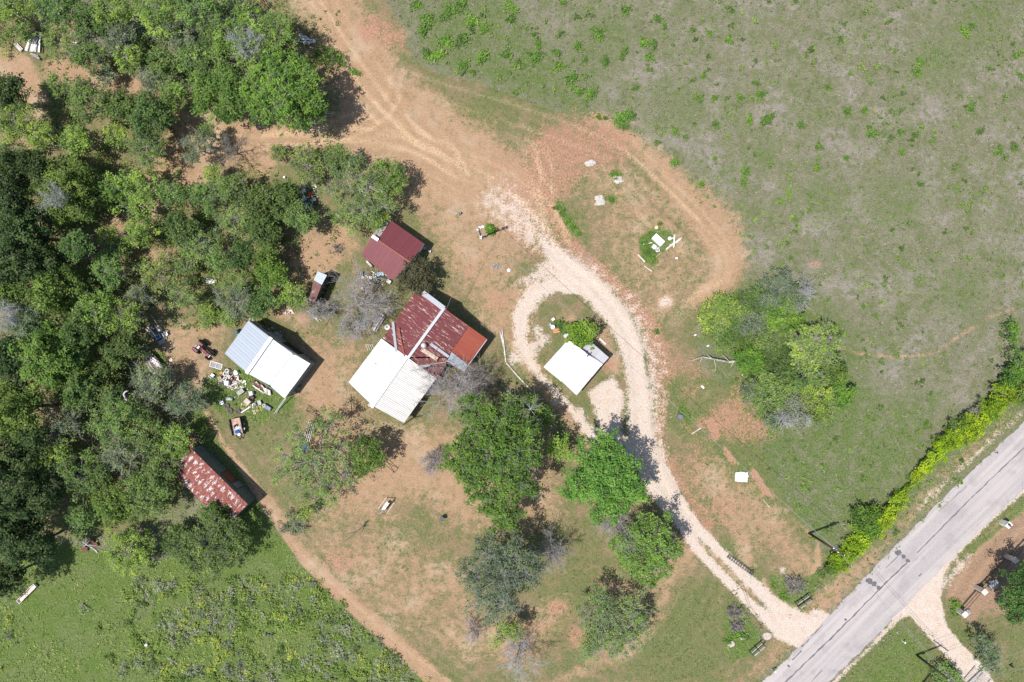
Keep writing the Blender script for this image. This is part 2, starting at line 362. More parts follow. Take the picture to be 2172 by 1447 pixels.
poly('lush', [(1500, 650), (1590, 600), (1650, 580), (1760, 700), (1800, 850), (1680, 890), (1600, 850), (1560, 720), (1480, 740)], 24, .75)
line('lush', [(1770, 1205, 14), (1850, 1110, 12), (1900, 1060, 8), (1990, 970, 12), (2070, 890, 14), (2172, 800, 24), (2350, 650, 30)], 14, .8)
poly('lush', [(1625, 1215), (1700, 1225), (1740, 1210), (1735, 1250), (1680, 1290), (1640, 1250)], 8, .7)
poly('lush', [(1535, 1290), (1560, 1280), (1620, 1350), (1600, 1390), (1560, 1400), (1535, 1380)], 7, .95)
line('lush', [(1560, 1390, 5), (1530, 1447, 5)], 5, .6)
for x, y, r, s in ((478, 845, 34, .9), (520, 800, 30, .85), (560, 850, 30, .9), (545, 872, 30, .9), (605, 850, 22, .95), (470, 800, 20, .8), (450, 820, 20, .8), (520, 770, 14, .8), (1190, 690, 12, .6), (1250, 760, 8, .3), (1240, 840, 10, .3),
                   (340, 760, 12, .8), (325, 770, 20, .8), (1310, 375, 10, .6), (1300, 425, 12, .5), (1465, 890, 16, .7), (1570, 1000, 20, .5)):
    dot('lush', x, y, r, r * .6, s)
# wheel marks and mowing passes: lighter or darker streaks in whatever lies there
A['grit'][:] = .5
tr_ = random.Random(77)
def smooth(pts, n=5):
    out = []
    for i in range(len(pts) - 1):
        p0, p1, p2, p3 = pts[max(0, i - 1)], pts[i], pts[i + 1], pts[min(len(pts) - 1, i + 2)]
        for k in range(n):
            u = k / n
            out.append(tuple(.5 * (2 * p1[d] + (p2[d] - p0[d]) * u + (2 * p0[d] - 5 * p1[d] + 4 * p2[d] - p3[d]) * u * u + (3 * p1[d] - p0[d] - 3 * p2[d] + p3[d]) * u ** 3) for d in (0, 1)))
    return out + [tuple(pts[-1])]
def track(pts, w=3.0, s=.3, jit=0):
    q = smooth([(x + tr_.uniform(-jit, jit), y + tr_.uniform(-jit, jit)) for x, y in pts]); xs = [p[0] for p in q]; ys = [p[1] for p in q]
    m = (QX > min(xs) - 14) & (QX < max(xs) + 14) & (QY > min(ys) - 14) & (QY < max(ys) + 14)
    d = sdf_line([(x, y, w) for x, y in q], QX[m], QY[m]); k = np.clip(d / 6 * .5 + .5, 0, 1); A['grit'][m] += k * s
def pair(pts, gap=13, w=2.6, s=.3, jit=6):
    q = np.array(pts, float); q += np.array([[tr_.uniform(-jit, jit), tr_.uniform(-jit, jit)] for _ in pts]); d = np.gradient(q, axis=0); d /= np.linalg.norm(d, axis=1, keepdims=True); nn = np.stack([-d[:, 1], d[:, 0]], 1)
    for sg in (-1, 1): track([tuple(p) for p in q + nn * gap * sg], w, s)
for i in range(5):
    o_ = (i - 2) * 17
    pair([(640 + o_, -40), (720 + o_, 80), (790 + o_, 190), (860 + o_ * .6, 280), (980, 350 + o_ * .5), (1090, 420 + o_ * .4), (1150, 490)], s=tr_.choice((.26, .34, -.22)), jit=12)
for i in range(4):
    o_ = (i - 1.5) * 15
    pair([(400, 262 + o_), (520, 290 + o_), (640, 296 + o_), (740, 268 + o_), (830, 215 + o_), (850, 120)], s=tr_.choice((.28, .32, -.2)), jit=8)
    pair([(560, 300 + o_), (720, 290 + o_), (860, 300 + o_), (1000, 380 + o_)], s=.26, jit=12)
for i in range(6):
    o_ = i * 14
    track([(850, 130 + o_), (960, 168 + o_), (1080, 205 + o_), (1200, 248 + o_), (1300, 290 + o_), (1400, 375 + o_), (1480, 455 + o_)], 3, tr_.choice((.3, -.24, .22)), 4)
    track([(1340 - o_, 300 + o_), (1420 - o_, 380 + o_), (1500 - o_, 460 + o_), (1550 - o_, 530 + o_ * .4), (1545 - o_, 585), (1490 - o_, 628), (1440 - o_, 690)], 3, tr_.choice((.28, -.22, .2)), 3)
for i in range(5):
    pair([(900 + 30 * i, 260 + 10 * i), (960 + 20 * i, 300 + 12 * i), (1000 + 10 * i, 360 + 10 * i), (1030, 430 + 12 * i)], s=tr_.choice((.22, -.2)), jit=20)
    pair([(1080 + 14 * i, 250 + 12 * i), (1140, 330 + 10 * i), (1150 + 6 * i, 420), (1200, 520)], s=tr_.choice((.24, .2, -.2)), jit=16)
for l in ([(1160, 470), (1210, 545), (1290, 610), (1350, 700), (1378, 820), (1384, 920), (1420, 1010), (1500, 1110)], [(1120, 500), (1190, 560), (1270, 630), (1325, 715), (1345, 830), (1350, 930), (1390, 1020), (1450, 1100)]): pair(l, 12, 3, .22, 3); track(l, 5, -.22)
pair([(1260, 590), (1180, 590), (1125, 620), (1103, 690), (1112, 760), (1160, 822), (1230, 900), (1300, 960)], 11, 3, .25, 3)
for i in range(8):
    o_ = i * 13
    track([(425 + o_, 860), (480 + o_, 950), (560 + o_, 1065), (640 + o_, 1175), (740 + o_, 1270), (850 + o_ * 1.2, 1365), (960 + o_ * 1.4, 1450)], 2.6, (.32, -.26, .2, -.18, .2, -.14, .16, -.12)[i], 3)
for i in range(9):
    o_ = i * 17
    track([(1180 + o_, 1447), (1300 + o_, 1390), (1380 + o_ * .9, 1310), (1430 + o_ * .9, 1220), (1460 + o_ * .8, 1180)], 3, (.2, -.2)[i % 2], 3)
for i in range(7):
    o_ = i * 15
    track([(1440 + o_, 930 - o_ * .3), (1400 + o_, 880), (1420 + o_, 830 - o_ * .2), (1490 + o_, 800)], 2.6, (.18, -.2)[i % 2], 4)
for i in range(4): track([(1500 + i * 16, 1030), (1560 + i * 14, 1110), (1600 + i * 16, 1200), (1660 + i * 12, 1260)], 3, (.2, -.18)[i % 2], 5)
for i in range(4): track([(1910 + i * 5, 1290 - i * 22), (2000, 1200 - i * 14), (2080, 1120 - i * 14), (2172, 1030 - i * 14)], 2.6, (.24, -.2)[i % 2], 3)
for i in range(5): track([(2020 + i * 16, 1260), (2070 + i * 12, 1180 + i * 10), (2172, 1080 + i * 18)], 3, (.3, -.24)[i % 2], 4)
for i in range(22):
    x, y = tr_.uniform(450, 1000), tr_.uniform(560, 1150); a = tr_.uniform(0, 6.3); l = tr_.uniform(40, 90)
    pair([(x, y), (x + l * math.cos(a), y + l * math.sin(a)), (x + 2 * l * math.cos(a + .3), y + 2 * l * math.sin(a + .3))], 10, 2.4, tr_.choice((.16, -.16)), 4)
for l in ([(1350, 250), (1370, 280), (1440, 262), (1540, 240)], [(1370, 150), (1345, 230), (1365, 290)], [(1600, 540), (1690, 500), (1800, 420), (1960, 380), (2172, 330)], [(1840, 880), (1900, 960), (1880, 1080)],
          [(1760, 760), (1840, 830), (1960, 870)], [(1450, 20), (1560, 120), (1700, 160), (1900, 240)], [(2000, 0), (1960, 120), (2040, 260), (2120, 420)], [(1620, 60), (1600, 200), (1660, 320), (1640, 430)]):
    pair(l, 9, 1.8, tr_.choice((.16, .13)), 4)
A['grit'] = np.clip(A['grit'], 0, 1)
ROAD = [(1618, 1447), (2172, 893), (1757, 1447), (1905, 1293)]
for k in LAY: A[k] = np.clip(A[k], 0, 1)
for nm, am in (('straw', .14), ('red', .25)): A[nm] *= 1 - am * (.5 + .5 * np.sin(QX * .019 + 1.7 * np.sin(QY * .021)) * np.sin(QY * .025 + 1.3 * np.sin(QX * .023)))
Wm = {k: A[k].reshape(NY, NX) for k in LAY}

GV = np.stack([(QX - 1086) / S, (723.5 - QY) / S, np.zeros_like(QX)], 1)
ii = np.arange(NX - 1); jj = np.arange(NY - 1); II, JJ = np.meshgrid(ii, jj)
b0 = (JJ * NX + II).ravel(); GF = np.stack([b0, b0 + NX, b0 + NX + 1, b0 + 1], 1)

t = NT('ground_cover')
pos = t.pos()
at1 = t.n('ShaderNodeAttribute', attribute_name='cover_a'); at2 = t.n('ShaderNodeAttribute', attribute_name='cover_b')
s1 = t.n('ShaderNodeSeparateColor'); s2 = t.n('ShaderNodeSeparateColor')
t.t.links.new(at1.outputs['Color'], s1.inputs[0]); t.t.links.new(at2.outputs['Color'], s2.inputs[0])
w = dict(green=s1.outputs[0], lawn=s1.outputs[1], straw=s1.outputs[2], red=at1.outputs['Alpha'],
         gravel=s2.outputs[0], lush=s2.outputs[1], brown=s2.outputs[2], grit=at2.outputs['Alpha'])
n_big = t.noise(pos, .22, 4, .6); n_mid = t.noise(pos, 1.1, 4, .65); n_fine = t.noise(pos, 4.5, 3, .7)
n_grain = t.noise(pos, 11, 2, .7); n_mid2 = t.noise(t.mapping(pos, (1, 1, 1), (0, 0, 1.1)), .6, 5, .7, .8)
straws = t.noise(t.mapping(pos, (2.2, 7, 1), (0, 0, .7)), 1.3, 3, .6, 1.2)
straws2 = t.noise(t.mapping(pos, (7, 2.0, 1), (0, 0, .3)), 1.4, 3, .6, 1.2)
# edge noise: everything ragged at two sizes
en = t.math('MULTIPLY_ADD', n_fine, .55, t.math('MULTIPLY_ADD', n_mid, .75, t.math('MULTIPLY', n_grain, .35)))
en = t.math('MULTIPLY', t.math('SUBTRACT', en, .825), 1.9)
en = t.math('MULTIPLY_ADD', t.math('SUBTRACT', n_big, .5), .5, en)
def fac(k, amp=1.0, sharp=.16, off=0.0, extra=None):
    v = t.math('MULTIPLY_ADD', en, amp, w[k])
    if extra is not None: v = t.math('ADD', v, extra)
    return t.math('MULTIPLY', t.ss(v, .5 - sharp + off, .5 + sharp + off), t.ss(w[k], .02, .2))
grain = t.math('MULTIPLY_ADD', n_grain, .5, t.math('MULTIPLY', straws, .5))
grain2 = t.math('MULTIPLY_ADD', n_fine, .5, t.math('MULTIPLY', straws2, .5))
mot = t.math('MULTIPLY_ADD', n_mid2, .6, t.math('MULTIPLY', n_fine, .4))
# rough pasture: grey dead stalks over dull green
past = t.mix(t.ss(grain, .36, .62), (.088, .092, .046), (.252, .226, .168))
past_g = t.mix(t.ss(grain2, .38, .64), (.066, .092, .032), (.160, .176, .074))
past_p = t.mix(t.ss(grain, .35, .62), (.145, .130, .102), (.310, .268, .236))
c = t.mix(t.ss(mot, .42, .62), past, past_g)
c = t.mix(t.math('MULTIPLY', t.ss(n_big, .46, .66), t.ss(n_mid, .35, .6)), c, past_p)
green = t.mix(t.ss(grain2, .34, .66), (.058, .098, .024), (.150, .178, .064))
c = t.mix(fac('green', .9, .18), c, t.mix(t.ss(mot, .44, .66), green, past))
# mown yard: olive thatch, greener where watered
lawn = t.mix(t.ss(grain, .34, .64), (.120, .092, .048), (.295, .220, .132))
lawn_g = t.mix(t.ss(grain2, .34, .64), (.078, .096, .034), (.180, .178, .078))
lawnc = t.mix(t.ss(t.math('MULTIPLY_ADD', n_mid2, .7, t.math('MULTIPLY', n_big, .35)), .42, .60), lawn, lawn_g)
gg = t.math('MULTIPLY_ADD', en, .8, w['green'])
lawnc = t.mix(t.math('MULTIPLY', t.ss(gg, .30, .70), .85), lawnc, t.mix(.35, lawn_g, green))
c = t.mix(fac('lawn', .45, .14), c, lawnc)
straw = t.mix(t.ss(grain, .33, .66), (.222, .130, .074), (.450, .308, .190))
straw = t.mix(t.ss(grain2, .40, .70), straw, (.365, .225, .148))
straw = t.mix(t.math('MULTIPLY', t.ss(n_big, .50, .68), .45), straw, (.43, .335, .24))
straw = t.mix(t.math('MULTIPLY', t.ss(mot, .50, .64), .6), straw, (.200, .165, .088))
c = t.mix(fac('straw', 1.15, .30), c, straw)
red = t.mix(t.ss(grain2, .34, .66), (.250, .118, .075), (.450, .255, .175))
red = t.mix(t.math('MULTIPLY', t.ss(n_fine, .5, .7), .5), red, (.42, .29, .19))
c = t.mix(t.math('MULTIPLY', fac('red', 1.15, .34), .85), c, red)
brown = t.mix(t.ss(grain, .34, .66), (.19, .115, .075), (.37, .250, .170))
brown = t.mix(t.ss(mot, .55, .68), brown, (.13, .12, .055))
c = t.mix(fac('brown', .8, .2), c, brown)
grav = t.mix(t.ss(n_grain, .36, .60), (.39, .300, .235), (.62, .545, .480))
grav = t.mix(t.math('MULTIPLY', t.ss(n_mid, .42, .62), .75), grav, t.mix(t.ss(n_fine, .4, .6), (.44, .315, .245), (.54, .43, .36)))
c = t.mix(fac('gravel', 1.15, .26), c, grav)
lush = t.mix(t.ss(grain2, .34, .66), (.056, .096, .022), (.132, .182, .044))
lush = t.mix(t.ss(mot, .50, .68), lush, (.190, .185, .095))
lush = t.mix(t.math('MULTIPLY', t.ss(n_big, .42, .60), .55), lush, t.mix(t.ss(n_fine, .4, .6), (.085, .112, .036), (.175, .192, .085)))
c = t.mix(fac('lush', .8, .14), c, lush)
gr = t.math('MULTIPLY', t.math('SUBTRACT', w['grit'], .5), t.ss(n_fine, .30, .62))
c = t.mix(t.ss(gr, 0, .42), c, t.mix(.5, t.mix(1, c, (1.55, 1.50, 1.42), 'MULTIPLY'), (.46, .345, .235)))
c = t.mix(t.ss(t.math('MULTIPLY', gr, -1.0), 0, .42), c, t.mix(1, c, (.60, .66, .56), 'MULTIPLY'))
# scattered pebbles and bare specks
vo = t.n('ShaderNodeTexVoronoi', feature='F1'); t.put(vo.inputs['Vector'], pos); vo.inputs['Scale'].default_value = 1.5
peb = t.math('MULTIPLY', t.math('LESS_THAN', vo.outputs['Distance'], .055), t.ss(n_mid2, .5, .6))
c = t.mix(t.math('MULTIPLY', peb, .45), c, (.40, .33, .26))
hgt = t.math('MULTIPLY_ADD', n_fine, .6, t.math('MULTIPLY', n_grain, .4))
GROUND = t.out(c, .95, spec=.12, bump=hgt, bdist=.11, bstr=.9)

def cover_mesh(name, V, F, idx):
    me = quads(name, V, F, GROUND)
    for nm, ks in (('cover_a', LAY[:4]), ('cover_b', LAY[4:])):
        arr = np.stack([A[k][idx] for k in ks], 1).astype(np.float32)
        a = me.attributes.new(nm, 'FLOAT_COLOR', 'POINT'); a.data.foreach_set('color', arr.ravel())
    return me
gidx = np.arange(len(QX))
# drives are sheets of their own lying 4 mm proud of the field, the rest is ground
fc_x = QX[GF].mean(1); fc_y = QY[GF].mean(1); fg = A['gravel'][GF].mean(1)
main_drive = (fg > .40) & (fc_x < 1735) & (fc_x > 1010)
far_drive = (fg > .40) & (fc_x >= 1880) & (fc_y > 1150) & (fc_x - 1905 > (1305 - fc_y) * .9)
yard_track = np.zeros(len(GF), bool)
ground = kindly(link('ground', cover_mesh('ground', GV, GF, gidx)))
ground['label'] = 'mown yard, rough pasture and weedy field around the homestead'
def sheet(name, sel, z, label):
    F = GF[sel]; u, inv = np.unique(F.ravel(), return_inverse=True)
    V = GV[u].copy(); V[:, 2] = z
    o = link(name, cover_mesh(name, V, inv.reshape(-1, 4), u)); return kindly(o, 'structure', label)
sheet('driveway', main_drive, .004, 'pale caliche driveway with a turning loop around the white shed')
sheet('driveway', far_drive, .004, 'pale caliche driveway across the paved road')

# ---------------------------------------------------------------- paved road
t = NT('worn_asphalt')
pos = t.pos(); al = t.mapping(pos, (1, 1, 1), (0, 0, math.radians(-45)))
rl = t.noise(t.mapping(al, (.04, 1.1, 1)), 1.0, 4, .6); g1 = t.noise(pos, 7, 3, .7); g2 = t.noise(pos, .35, 4, .6)
c = t.mix(t.ss(g1, .3, .7), (.315, .285, .280), (.390, .355, .350))
c = t.mix(t.math('MULTIPLY', t.ss(rl, .42, .62), .7), c, (.46, .405, .385))
c = t.mix(t.math('MULTIPLY', t.ss(g2, .52, .66), .35), c, (.24, .215, .22))
ASPH = t.out(c, .85, spec=.2, bump=g1, bdist=.01)
def seg(a, b, n): return [(a[0] + (b[0] - a[0]) * i / n, a[1] + (b[1] - a[1]) * i / n) for i in range(n + 1)]
LE = [(760, 2300), (1618, 1447), (1722, 1345), (1860, 1198), (1995, 1062), (2172, 895), (2400, 690), (3300, -120)]
RE = [(900, 2300), (1752, 1452), (1830, 1378), (1985, 1218), (2090, 1113), (2172, 1038), (2530, 700), (3430, -120)]
def dense(pl, n=60):
    out = []
    for a, b in zip(pl[:-1], pl[1:]): out += seg(a, b, n)[:-1]
    return out + [pl[-1]]
L2, R2 = dense(LE), dense(RE)
V = []; F = []
rr = random.Random(4)
for i, (a, b) in enumerate(zip(L2, R2)):
    ja = rr.uniform(-1.1, 1.1) + 1.2 * math.sin(i * .37); jb = rr.uniform(-1.1, 1.1) + 1.2 * math.sin(i * .29)
    for k, u in enumerate((0, .02, .25, .5, .75, .98, 1)):
        x = a[0] + (b[0] - a[0]) * u; y = a[1] + (b[1] - a[1]) * u
        if k == 0: x += ja * .7; y += ja * .7
        if k == 6: x += jb * .7; y += jb * .7
        q = P(x, y); z = (.008, .05, .085, .11, .085, .05, .008)[k]; V.append((q.x, q.y, z))
n = len(L2)
for i in range(n - 1):
    for k in range(6): F.append((i * 7 + k, i * 7 + k + 1, (i + 1) * 7 + k + 1, (i + 1) * 7 + k))
road = kindly(link('road', quads('road', V, F, ASPH, smooth=True)), 'structure', 'pale worn two-lane asphalt road crossing the corner')
TAR = pm((.13, .125, .135), .6, var=.3, scale=4)
def zroad(px, py):
    """height of the crowned road surface at a pixel"""
    best = 1e9; u = .5
    for a, b in zip(L2, R2):
        ex, ey = b[0] - a[0], b[1] - a[1]; tt = ((px - a[0]) * ex + (py - a[1]) * ey) / (ex * ex + ey * ey)
        d = abs(a[0] + ex * tt - px) + abs(a[1] + ey * tt - py)
        if d < best: best = d; u = tt
    return float(np.interp(u, (0, .02, .25, .5, .75, .98, 1), (.008, .05, .085, .11, .085, .05, .008)))
def ribbon(g, pts, wpx, lift=.006):
    for i in range(len(pts) - 1):
        (x0, y0), (x1, y1) = pts[i], pts[i + 1]; l = math.hypot(x1 - x0, y1 - y0); n = max(1, int(l / 8))
        nx, ny = -(y1 - y0) / l, (x1 - x0) / l; pv = None
        for k in range(n + 1):
            u = k / n; x = x0 + (x1 - x0) * u + rr.uniform(-.8, .8); y = y0 + (y1 - y0) * u + rr.uniform(-.8, .8); ww = wpx * rr.uniform(.4, 1.2) / 2
            q = []
            for sgn in (-1, 1):
                X, Y = x + nx * ww * sgn, y + ny * ww * sgn; p = P(X, Y); q.append((p.x, p.y, zroad(X, Y) + lift))
            if pv: g.add([pv[0], pv[1], q[1], q[0]], [(0, 1, 2, 3)])
            pv = q
def splat(g, x, y, r, lift=.008, st=1.0, ang=0):
    n = 16; vs = []
    for i in range(n):
        a = 2 * math.pi * i / n; q = r * rr.uniform(.6, 1.15); dx, dy = math.cos(a) * q * st, math.sin(a) * q
        X = x + dx * math.cos(ang) - dy * math.sin(ang); Y = y + dx * math.sin(ang) + dy * math.cos(ang)
        p = P(X, Y); vs.append((p.x, p.y, zroad(X, Y) + lift))
    g.add(vs, [tuple(range(n))[::-1]])
g = G(); ribbon(g, [(1665, 1447), (1760, 1355), (1862, 1252), (1925, 1190)], 3.2); ribbon(g, [(1945, 1172), (2060, 1055), (2172, 948)], 2.2)
ribbon(g, [(1700, 1372), (1722, 1347), (1745, 1325)], 3.5); ribbon(g, [(1680, 1400), (1700, 1380)], 4); ribbon(g, [(1948, 1222), (1954, 1216)], 3)
ribbon(g, [(1878, 1205), (1905, 1178)], 1.6); ribbon(g, [(1720, 1447), (1742, 1420)], 1.6); ribbon(g, [(1990, 1085), (2050, 1030)], 1.2)
g.part('crack_seal', TAR, road)
for l in (((1843, 1232, 7, 1.2), (1853, 1238, 6, 1.2), (1863, 1246, 5, 1.3)), ((1905, 1172, 7, 1.1), (1915, 1180, 5, 1.1), (1924, 1189, 4.5, 1.2)), ((1793, 1314, 3, 1),), ((1672, 1412, 3, 1.3),), ((2112, 958, 4, 1.5),)):
    g = G()
    for x, y, r, st in l: splat(g, x, y, r, rr.uniform(.009, .014), st, .7)
    g.part('tar_patch', TAR, road)
# ---------------------------------------------------------------- foliage and bark
t = NT('leaf')
oi = t.n('ShaderNodeObjectInfo'); ta = t.n('ShaderNodeAttribute', attribute_name='tint'); tf = ta.outputs['Fac']
hs = t.n('ShaderNodeHueSaturation'); t.put(hs.inputs['Color'], oi.outputs['Color'])
t.put(hs.inputs['Value'], t.math('MULTIPLY_ADD', tf, 1.6, .80)); t.put(hs.inputs['Hue'], t.math('MULTIPLY_ADD', tf, -.04, .513))
rnd = t.n('ShaderNodeNewGeometry').outputs['Random Per Island']
lc = t.mix(t.math('GREATER_THAN', rnd, .93), hs.outputs[0], (.16, .15, .085))
LEAF = t.out(lc, .55, spec=.25, transl=lc)
t = NT('bark')
oi = t.n('ShaderNodeObjectInfo'); nz = t.noise(t.mapping(t.obj(), (1, 1, .3)), 6, 3)
hs = t.n('ShaderNodeHueSaturation'); t.put(hs.inputs['Color'], oi.outputs['Color']); t.put(hs.inputs['Value'], t.math('MULTIPLY_ADD', nz, 1.2, .4))
BARK = t.out(hs.outputs[0], .9, spec=.1, bump=nz, bdist=.01)

def cones(P0, P1, R0, R1, n=3):
    """batch of tapered limbs as one quad array"""
    P0 = np.asarray(P0, float); P1 = np.asarray(P1, float); R0 = np.asarray(R0, float); R1 = np.asarray(R1, float)
    d = P1 - P0; d /= np.linalg.norm(d, axis=1, keepdims=True) + 1e-9
    u = np.where(np.abs(d[:, 2:3]) < .9, np.array([[0, 0, 1.]]), np.array([[1., 0, 0]]))
    x = np.cross(d, u); x /= np.linalg.norm(x, axis=1, keepdims=True) + 1e-9; y = np.cross(d, x)
    V = []
    for Pp, R in ((P0, R0), (P1, R1)):
        for i in range(n):
            a = 2 * math.pi * i / n; V.append(Pp + x * (math.cos(a) * R)[:, None] + y * (math.sin(a) * R)[:, None])
    V = np.stack(V, 1); m = len(P0); base = (np.arange(m) * 2 * n)[:, None]
    F = np.concatenate([base + np.array([[i, (i + 1) % n, n + (i + 1) % n, n + i]]) for i in range(n)], 0)
    return V.reshape(-1, 3), F
def leaves(C, tint, size, rs, up=1.0, outw=None):
    """one small folded diamond per centre"""
    m = len(C); nrm = rs.normal(size=(m, 3)); nrm[:, 2] = np.abs(nrm[:, 2]) + up
    if outw is not None: nrm += outw * .7
    nrm /= np.linalg.norm(nrm, axis=1, keepdims=True)
    a = rs.normal(size=(m, 3)); a -= nrm * (a * nrm).sum(1, keepdims=True); a /= np.linalg.norm(a, axis=1, keepdims=True) + 1e-9
    b = np.cross(nrm, a); L = size * rs.uniform(.6, 1.3, m)[:, None]; W = L * rs.uniform(.40, .62, m)[:, None]
    V = np.stack([C - a * L, C - b * W + nrm * L * .15, C + a * L, C + b * W + nrm * L * .15], 1).reshape(-1, 3)
    F = np.arange(m * 4).reshape(-1, 4); return V, F, np.repeat(tint, 4)

KIND = dict(  # leaf colour, clusters per m2, leaves per cluster, cluster radius, leaf size, twigs shown, bark colour
    oak=((.080, .142, .026), 5.2, 27, .36, .14, .10, (.16, .14, .12)),
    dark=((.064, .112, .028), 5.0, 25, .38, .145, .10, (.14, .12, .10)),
    mid=((.092, .158, .036), 4.6, 23, .33, .125, .75, (.33, .31, .29)),
    lime=((.140, .225, .036), 4.2, 22, .32, .12, .8, (.34, .32, .29)),
    airy=((.125, .190, .042), 3.9, 18, .30, .11, 1.1, (.33, .305, .285)),
    grey=((.105, .150, .068), 4.0, 20, .30, .11, 1.5, (.40, .385, .375)),
    bright=((.078, .165, .022), 5.0, 25, .34, .14, .12, (.26, .24, .22)),
    bronze=((.060, .062, .030), 5.6, 26, .30, .12, .05, (.2, .17, .14)),
    hedge=((.165, .255, .010), 6.5, 26, .26, .11, .05, (.2, .17, .14)),
    shrub=((.080, .145, .028), 5.6, 22, .24, .10, .15, (.24, .22, .2)),
)
ALL_LABELS = {}
def limbs_to(base, trunk_top, cents, r0, rs):
    """trunk and curved limbs: returns batches"""
    a0, a1, b0, b1 = [], [], [], []
    def path(p, q, ra, rb, n, wob):
        pts = [p + (q - p) * (k / n) for k in range(n + 1)]
        for k in range(1, n): pts[k] = pts[k] + rs.normal(size=3) * wob
        for k in range(n):
            a0.append(pts[k]); a1.append(pts[k + 1]); b0.append(ra + (rb - ra) * k / n); b1.append(ra + (rb - ra) * (k + 1) / n)
        return pts
    path(base, trunk_top, r0, r0 * .8, 3, r0 * .3)
    for c in cents: path(trunk_top, c, r0 * .6, r0 * .16, 4, np.linalg.norm(c - trunk_top) * .07)
    return a0, a1, b0, b1

def tree(name, label, lobes, kind='mid', h=None, base=None, cat='tree', group=None, col=None, seed=None, twigcol=None, dens=1.0, twig=None, flat=.62):
    """lobes: (px,py,r_px,z_top) as seen in the photograph; the crown is built round them in space"""
    ALL_LABELS[label] = ALL_LABELS.get(label, 0) + 1
    sd_ = seed if seed is not None else (sum(int(abs(a[0]) * 7 + abs(a[1]) * 13) for a in lobes) % 99991)
    rs = np.random.RandomState(sd_)
    kc, cpm, lpc, cr, ls, tw, bark = KIND[kind]
    if col: kc = col
    if twig is not None: tw = twig
    jit = rs.uniform(.88, 1.12); hue = rs.uniform(-.1, .1); kc = (kc[0] * jit * (1 + hue), kc[1] * jit, kc[2] * jit)
    bark = twigcol or bark
    L = []
    for (px, py, r, zt) in lobes:
        rz = max(.4, min(zt * .45, r / S * flat)); zc = zt - rz; c = np.array(P(px, py, zc)); R = r / S * (1 - zc / H); L.append((c, R * 1.05, rz))
    if len(L) == 1:      # an uneven outline: sub-lobes round the centre
        c, R, rz = L[0]; sub = [(c + np.array([0, 0, rz * .15]), R * .68, rz * .85)]
        k = rs.randint(5, 8); ph = rs.uniform(0, 6.28)
        for i in range(k):
            a = ph + 2 * math.pi * i / k + rs.uniform(-.35, .35); d = R * rs.uniform(.42, .66)
            sub.append((c + np.array([math.cos(a) * d, math.sin(a) * d, rs.uniform(-.45, .1) * rz]), R * rs.uniform(.32, .50), rz * rs.uniform(.4, .7)))
        L = sub
    cm = np.mean([l[0] for l in L], 0); Rm = max(np.linalg.norm(l[0][:2] - cm[:2]) + l[1] for l in L)
    top = max(l[0][2] + l[2] for l in L)
    bx = np.array([cm[0], cm[1], 0.]) if base is None else np.array(P(base[0], base[1], 0))
    loc = bx.copy(); bx = bx - loc
    L = [(l[0] - loc, l[1], l[2]) for l in L]; cm = cm - loc
    ttop = np.array([cm[0] * .35 + rs.normal() * .1, cm[1] * .35 + rs.normal() * .1, max(.25, top * .26)])
    r0 = .045 + top * .017
    CC = []; CO = []; CI = []; wgt = []
    for li, (c, R, rz) in enumerate(L):
        n = max(5, int(math.pi * R * R * cpm * 1.1 * dens)); d = rs.normal(size=(n, 3)); d /= np.linalg.norm(d, axis=1, keepdims=True)
        d[:, 2] = np.where(d[:, 2] < -.25, -d[:, 2], d[:, 2]); rho = rs.uniform(.35, 1.03, n) ** .6
        rho *= 1 + .24 * np.sin(np.arctan2(d[:, 1], d[:, 0]) * rs.randint(3, 7) + rs.uniform(0, 6))
        CC.append(c + d * rho[:, None] * np.array([R, R, rz])); CO.append(d); CI += [li] * n
    CC = np.concatenate(CC); CO = np.concatenate(CO); CI = np.array(CI)
    CC[:, 2] = np.maximum(CC[:, 2], .15)
    if cm[2] > 2.0:      # thin places that show the ground or the limbs
        g_ = np.sin(CC[:, 0] * 1.9 + rs.uniform(0, 6)) * np.sin(CC[:, 1] * 1.7 + rs.uniform(0, 6)) + .5 * np.sin(CC[:, 0] * 4.1 + CC[:, 1] * 3.3)
        keep = g_ > (-.85 if kind in ('oak', 'dark', 'bright', 'bronze', 'hedge') else -.62); CC, CO, CI = CC[keep], CO[keep], CI[keep]
    m = len(CC); ct = np.clip(rs.normal(.5, .2, m), 0, 1); cs = rs.uniform(.6, 1.35, m)
    rep = np.maximum(3, (lpc * cs ** 1.5)).astype(int)
    idx = np.repeat(np.arange(m), rep); off = rs.normal(size=(len(idx), 3)) * np.array([.62, .62, .42]) * cr * cs[idx][:, None]
    lt = rs.uniform(-.17, .17, len(L)); ct = ct + lt[CI] + .12 * np.sin(CC[:, 0] * 1.3 + CC[:, 1] * 1.7); C = CC[idx] + off; ti = np.clip(ct[idx] + rs.normal(0, .13, len(idx)), 0, 1)
    V, F, T = leaves(C, ti, ls, rs, outw=CO[idx])
    V[:, 2] = np.maximum(V[:, 2], .02)
    root = thing(name, label, cat, tuple(loc), group=group)
    o = link('crown', quads('crown', V, F, LEAF, T), root); o.color = (*kc, 1); o['kind'] = 'stuff'
    a0, a1, b0, b1 = limbs_to(bx, ttop, [l[0] for l in L], r0, rs)
    V, F = cones(a0, a1, b0, b1, 6); o = link('trunk', quads('trunk', V, F, BARK, smooth=True), root); o.color = (*bark, 1)
    # branches: from each limb end to a share of the clusters
    nb = np.where(rs.uniform(size=m) < .25 + .5 * min(1, tw))[0]
    st = np.array([L[i][0] for i in CI[nb]]); en_ = CC[nb]; md = (st + en_) / 2 + rs.normal(size=(len(nb), 3)) * .12
    md[:, 2] += .15 * tw; rb = r0 * .12 + .006; e2 = en_.copy(); e2[:, 2] += .10 * tw
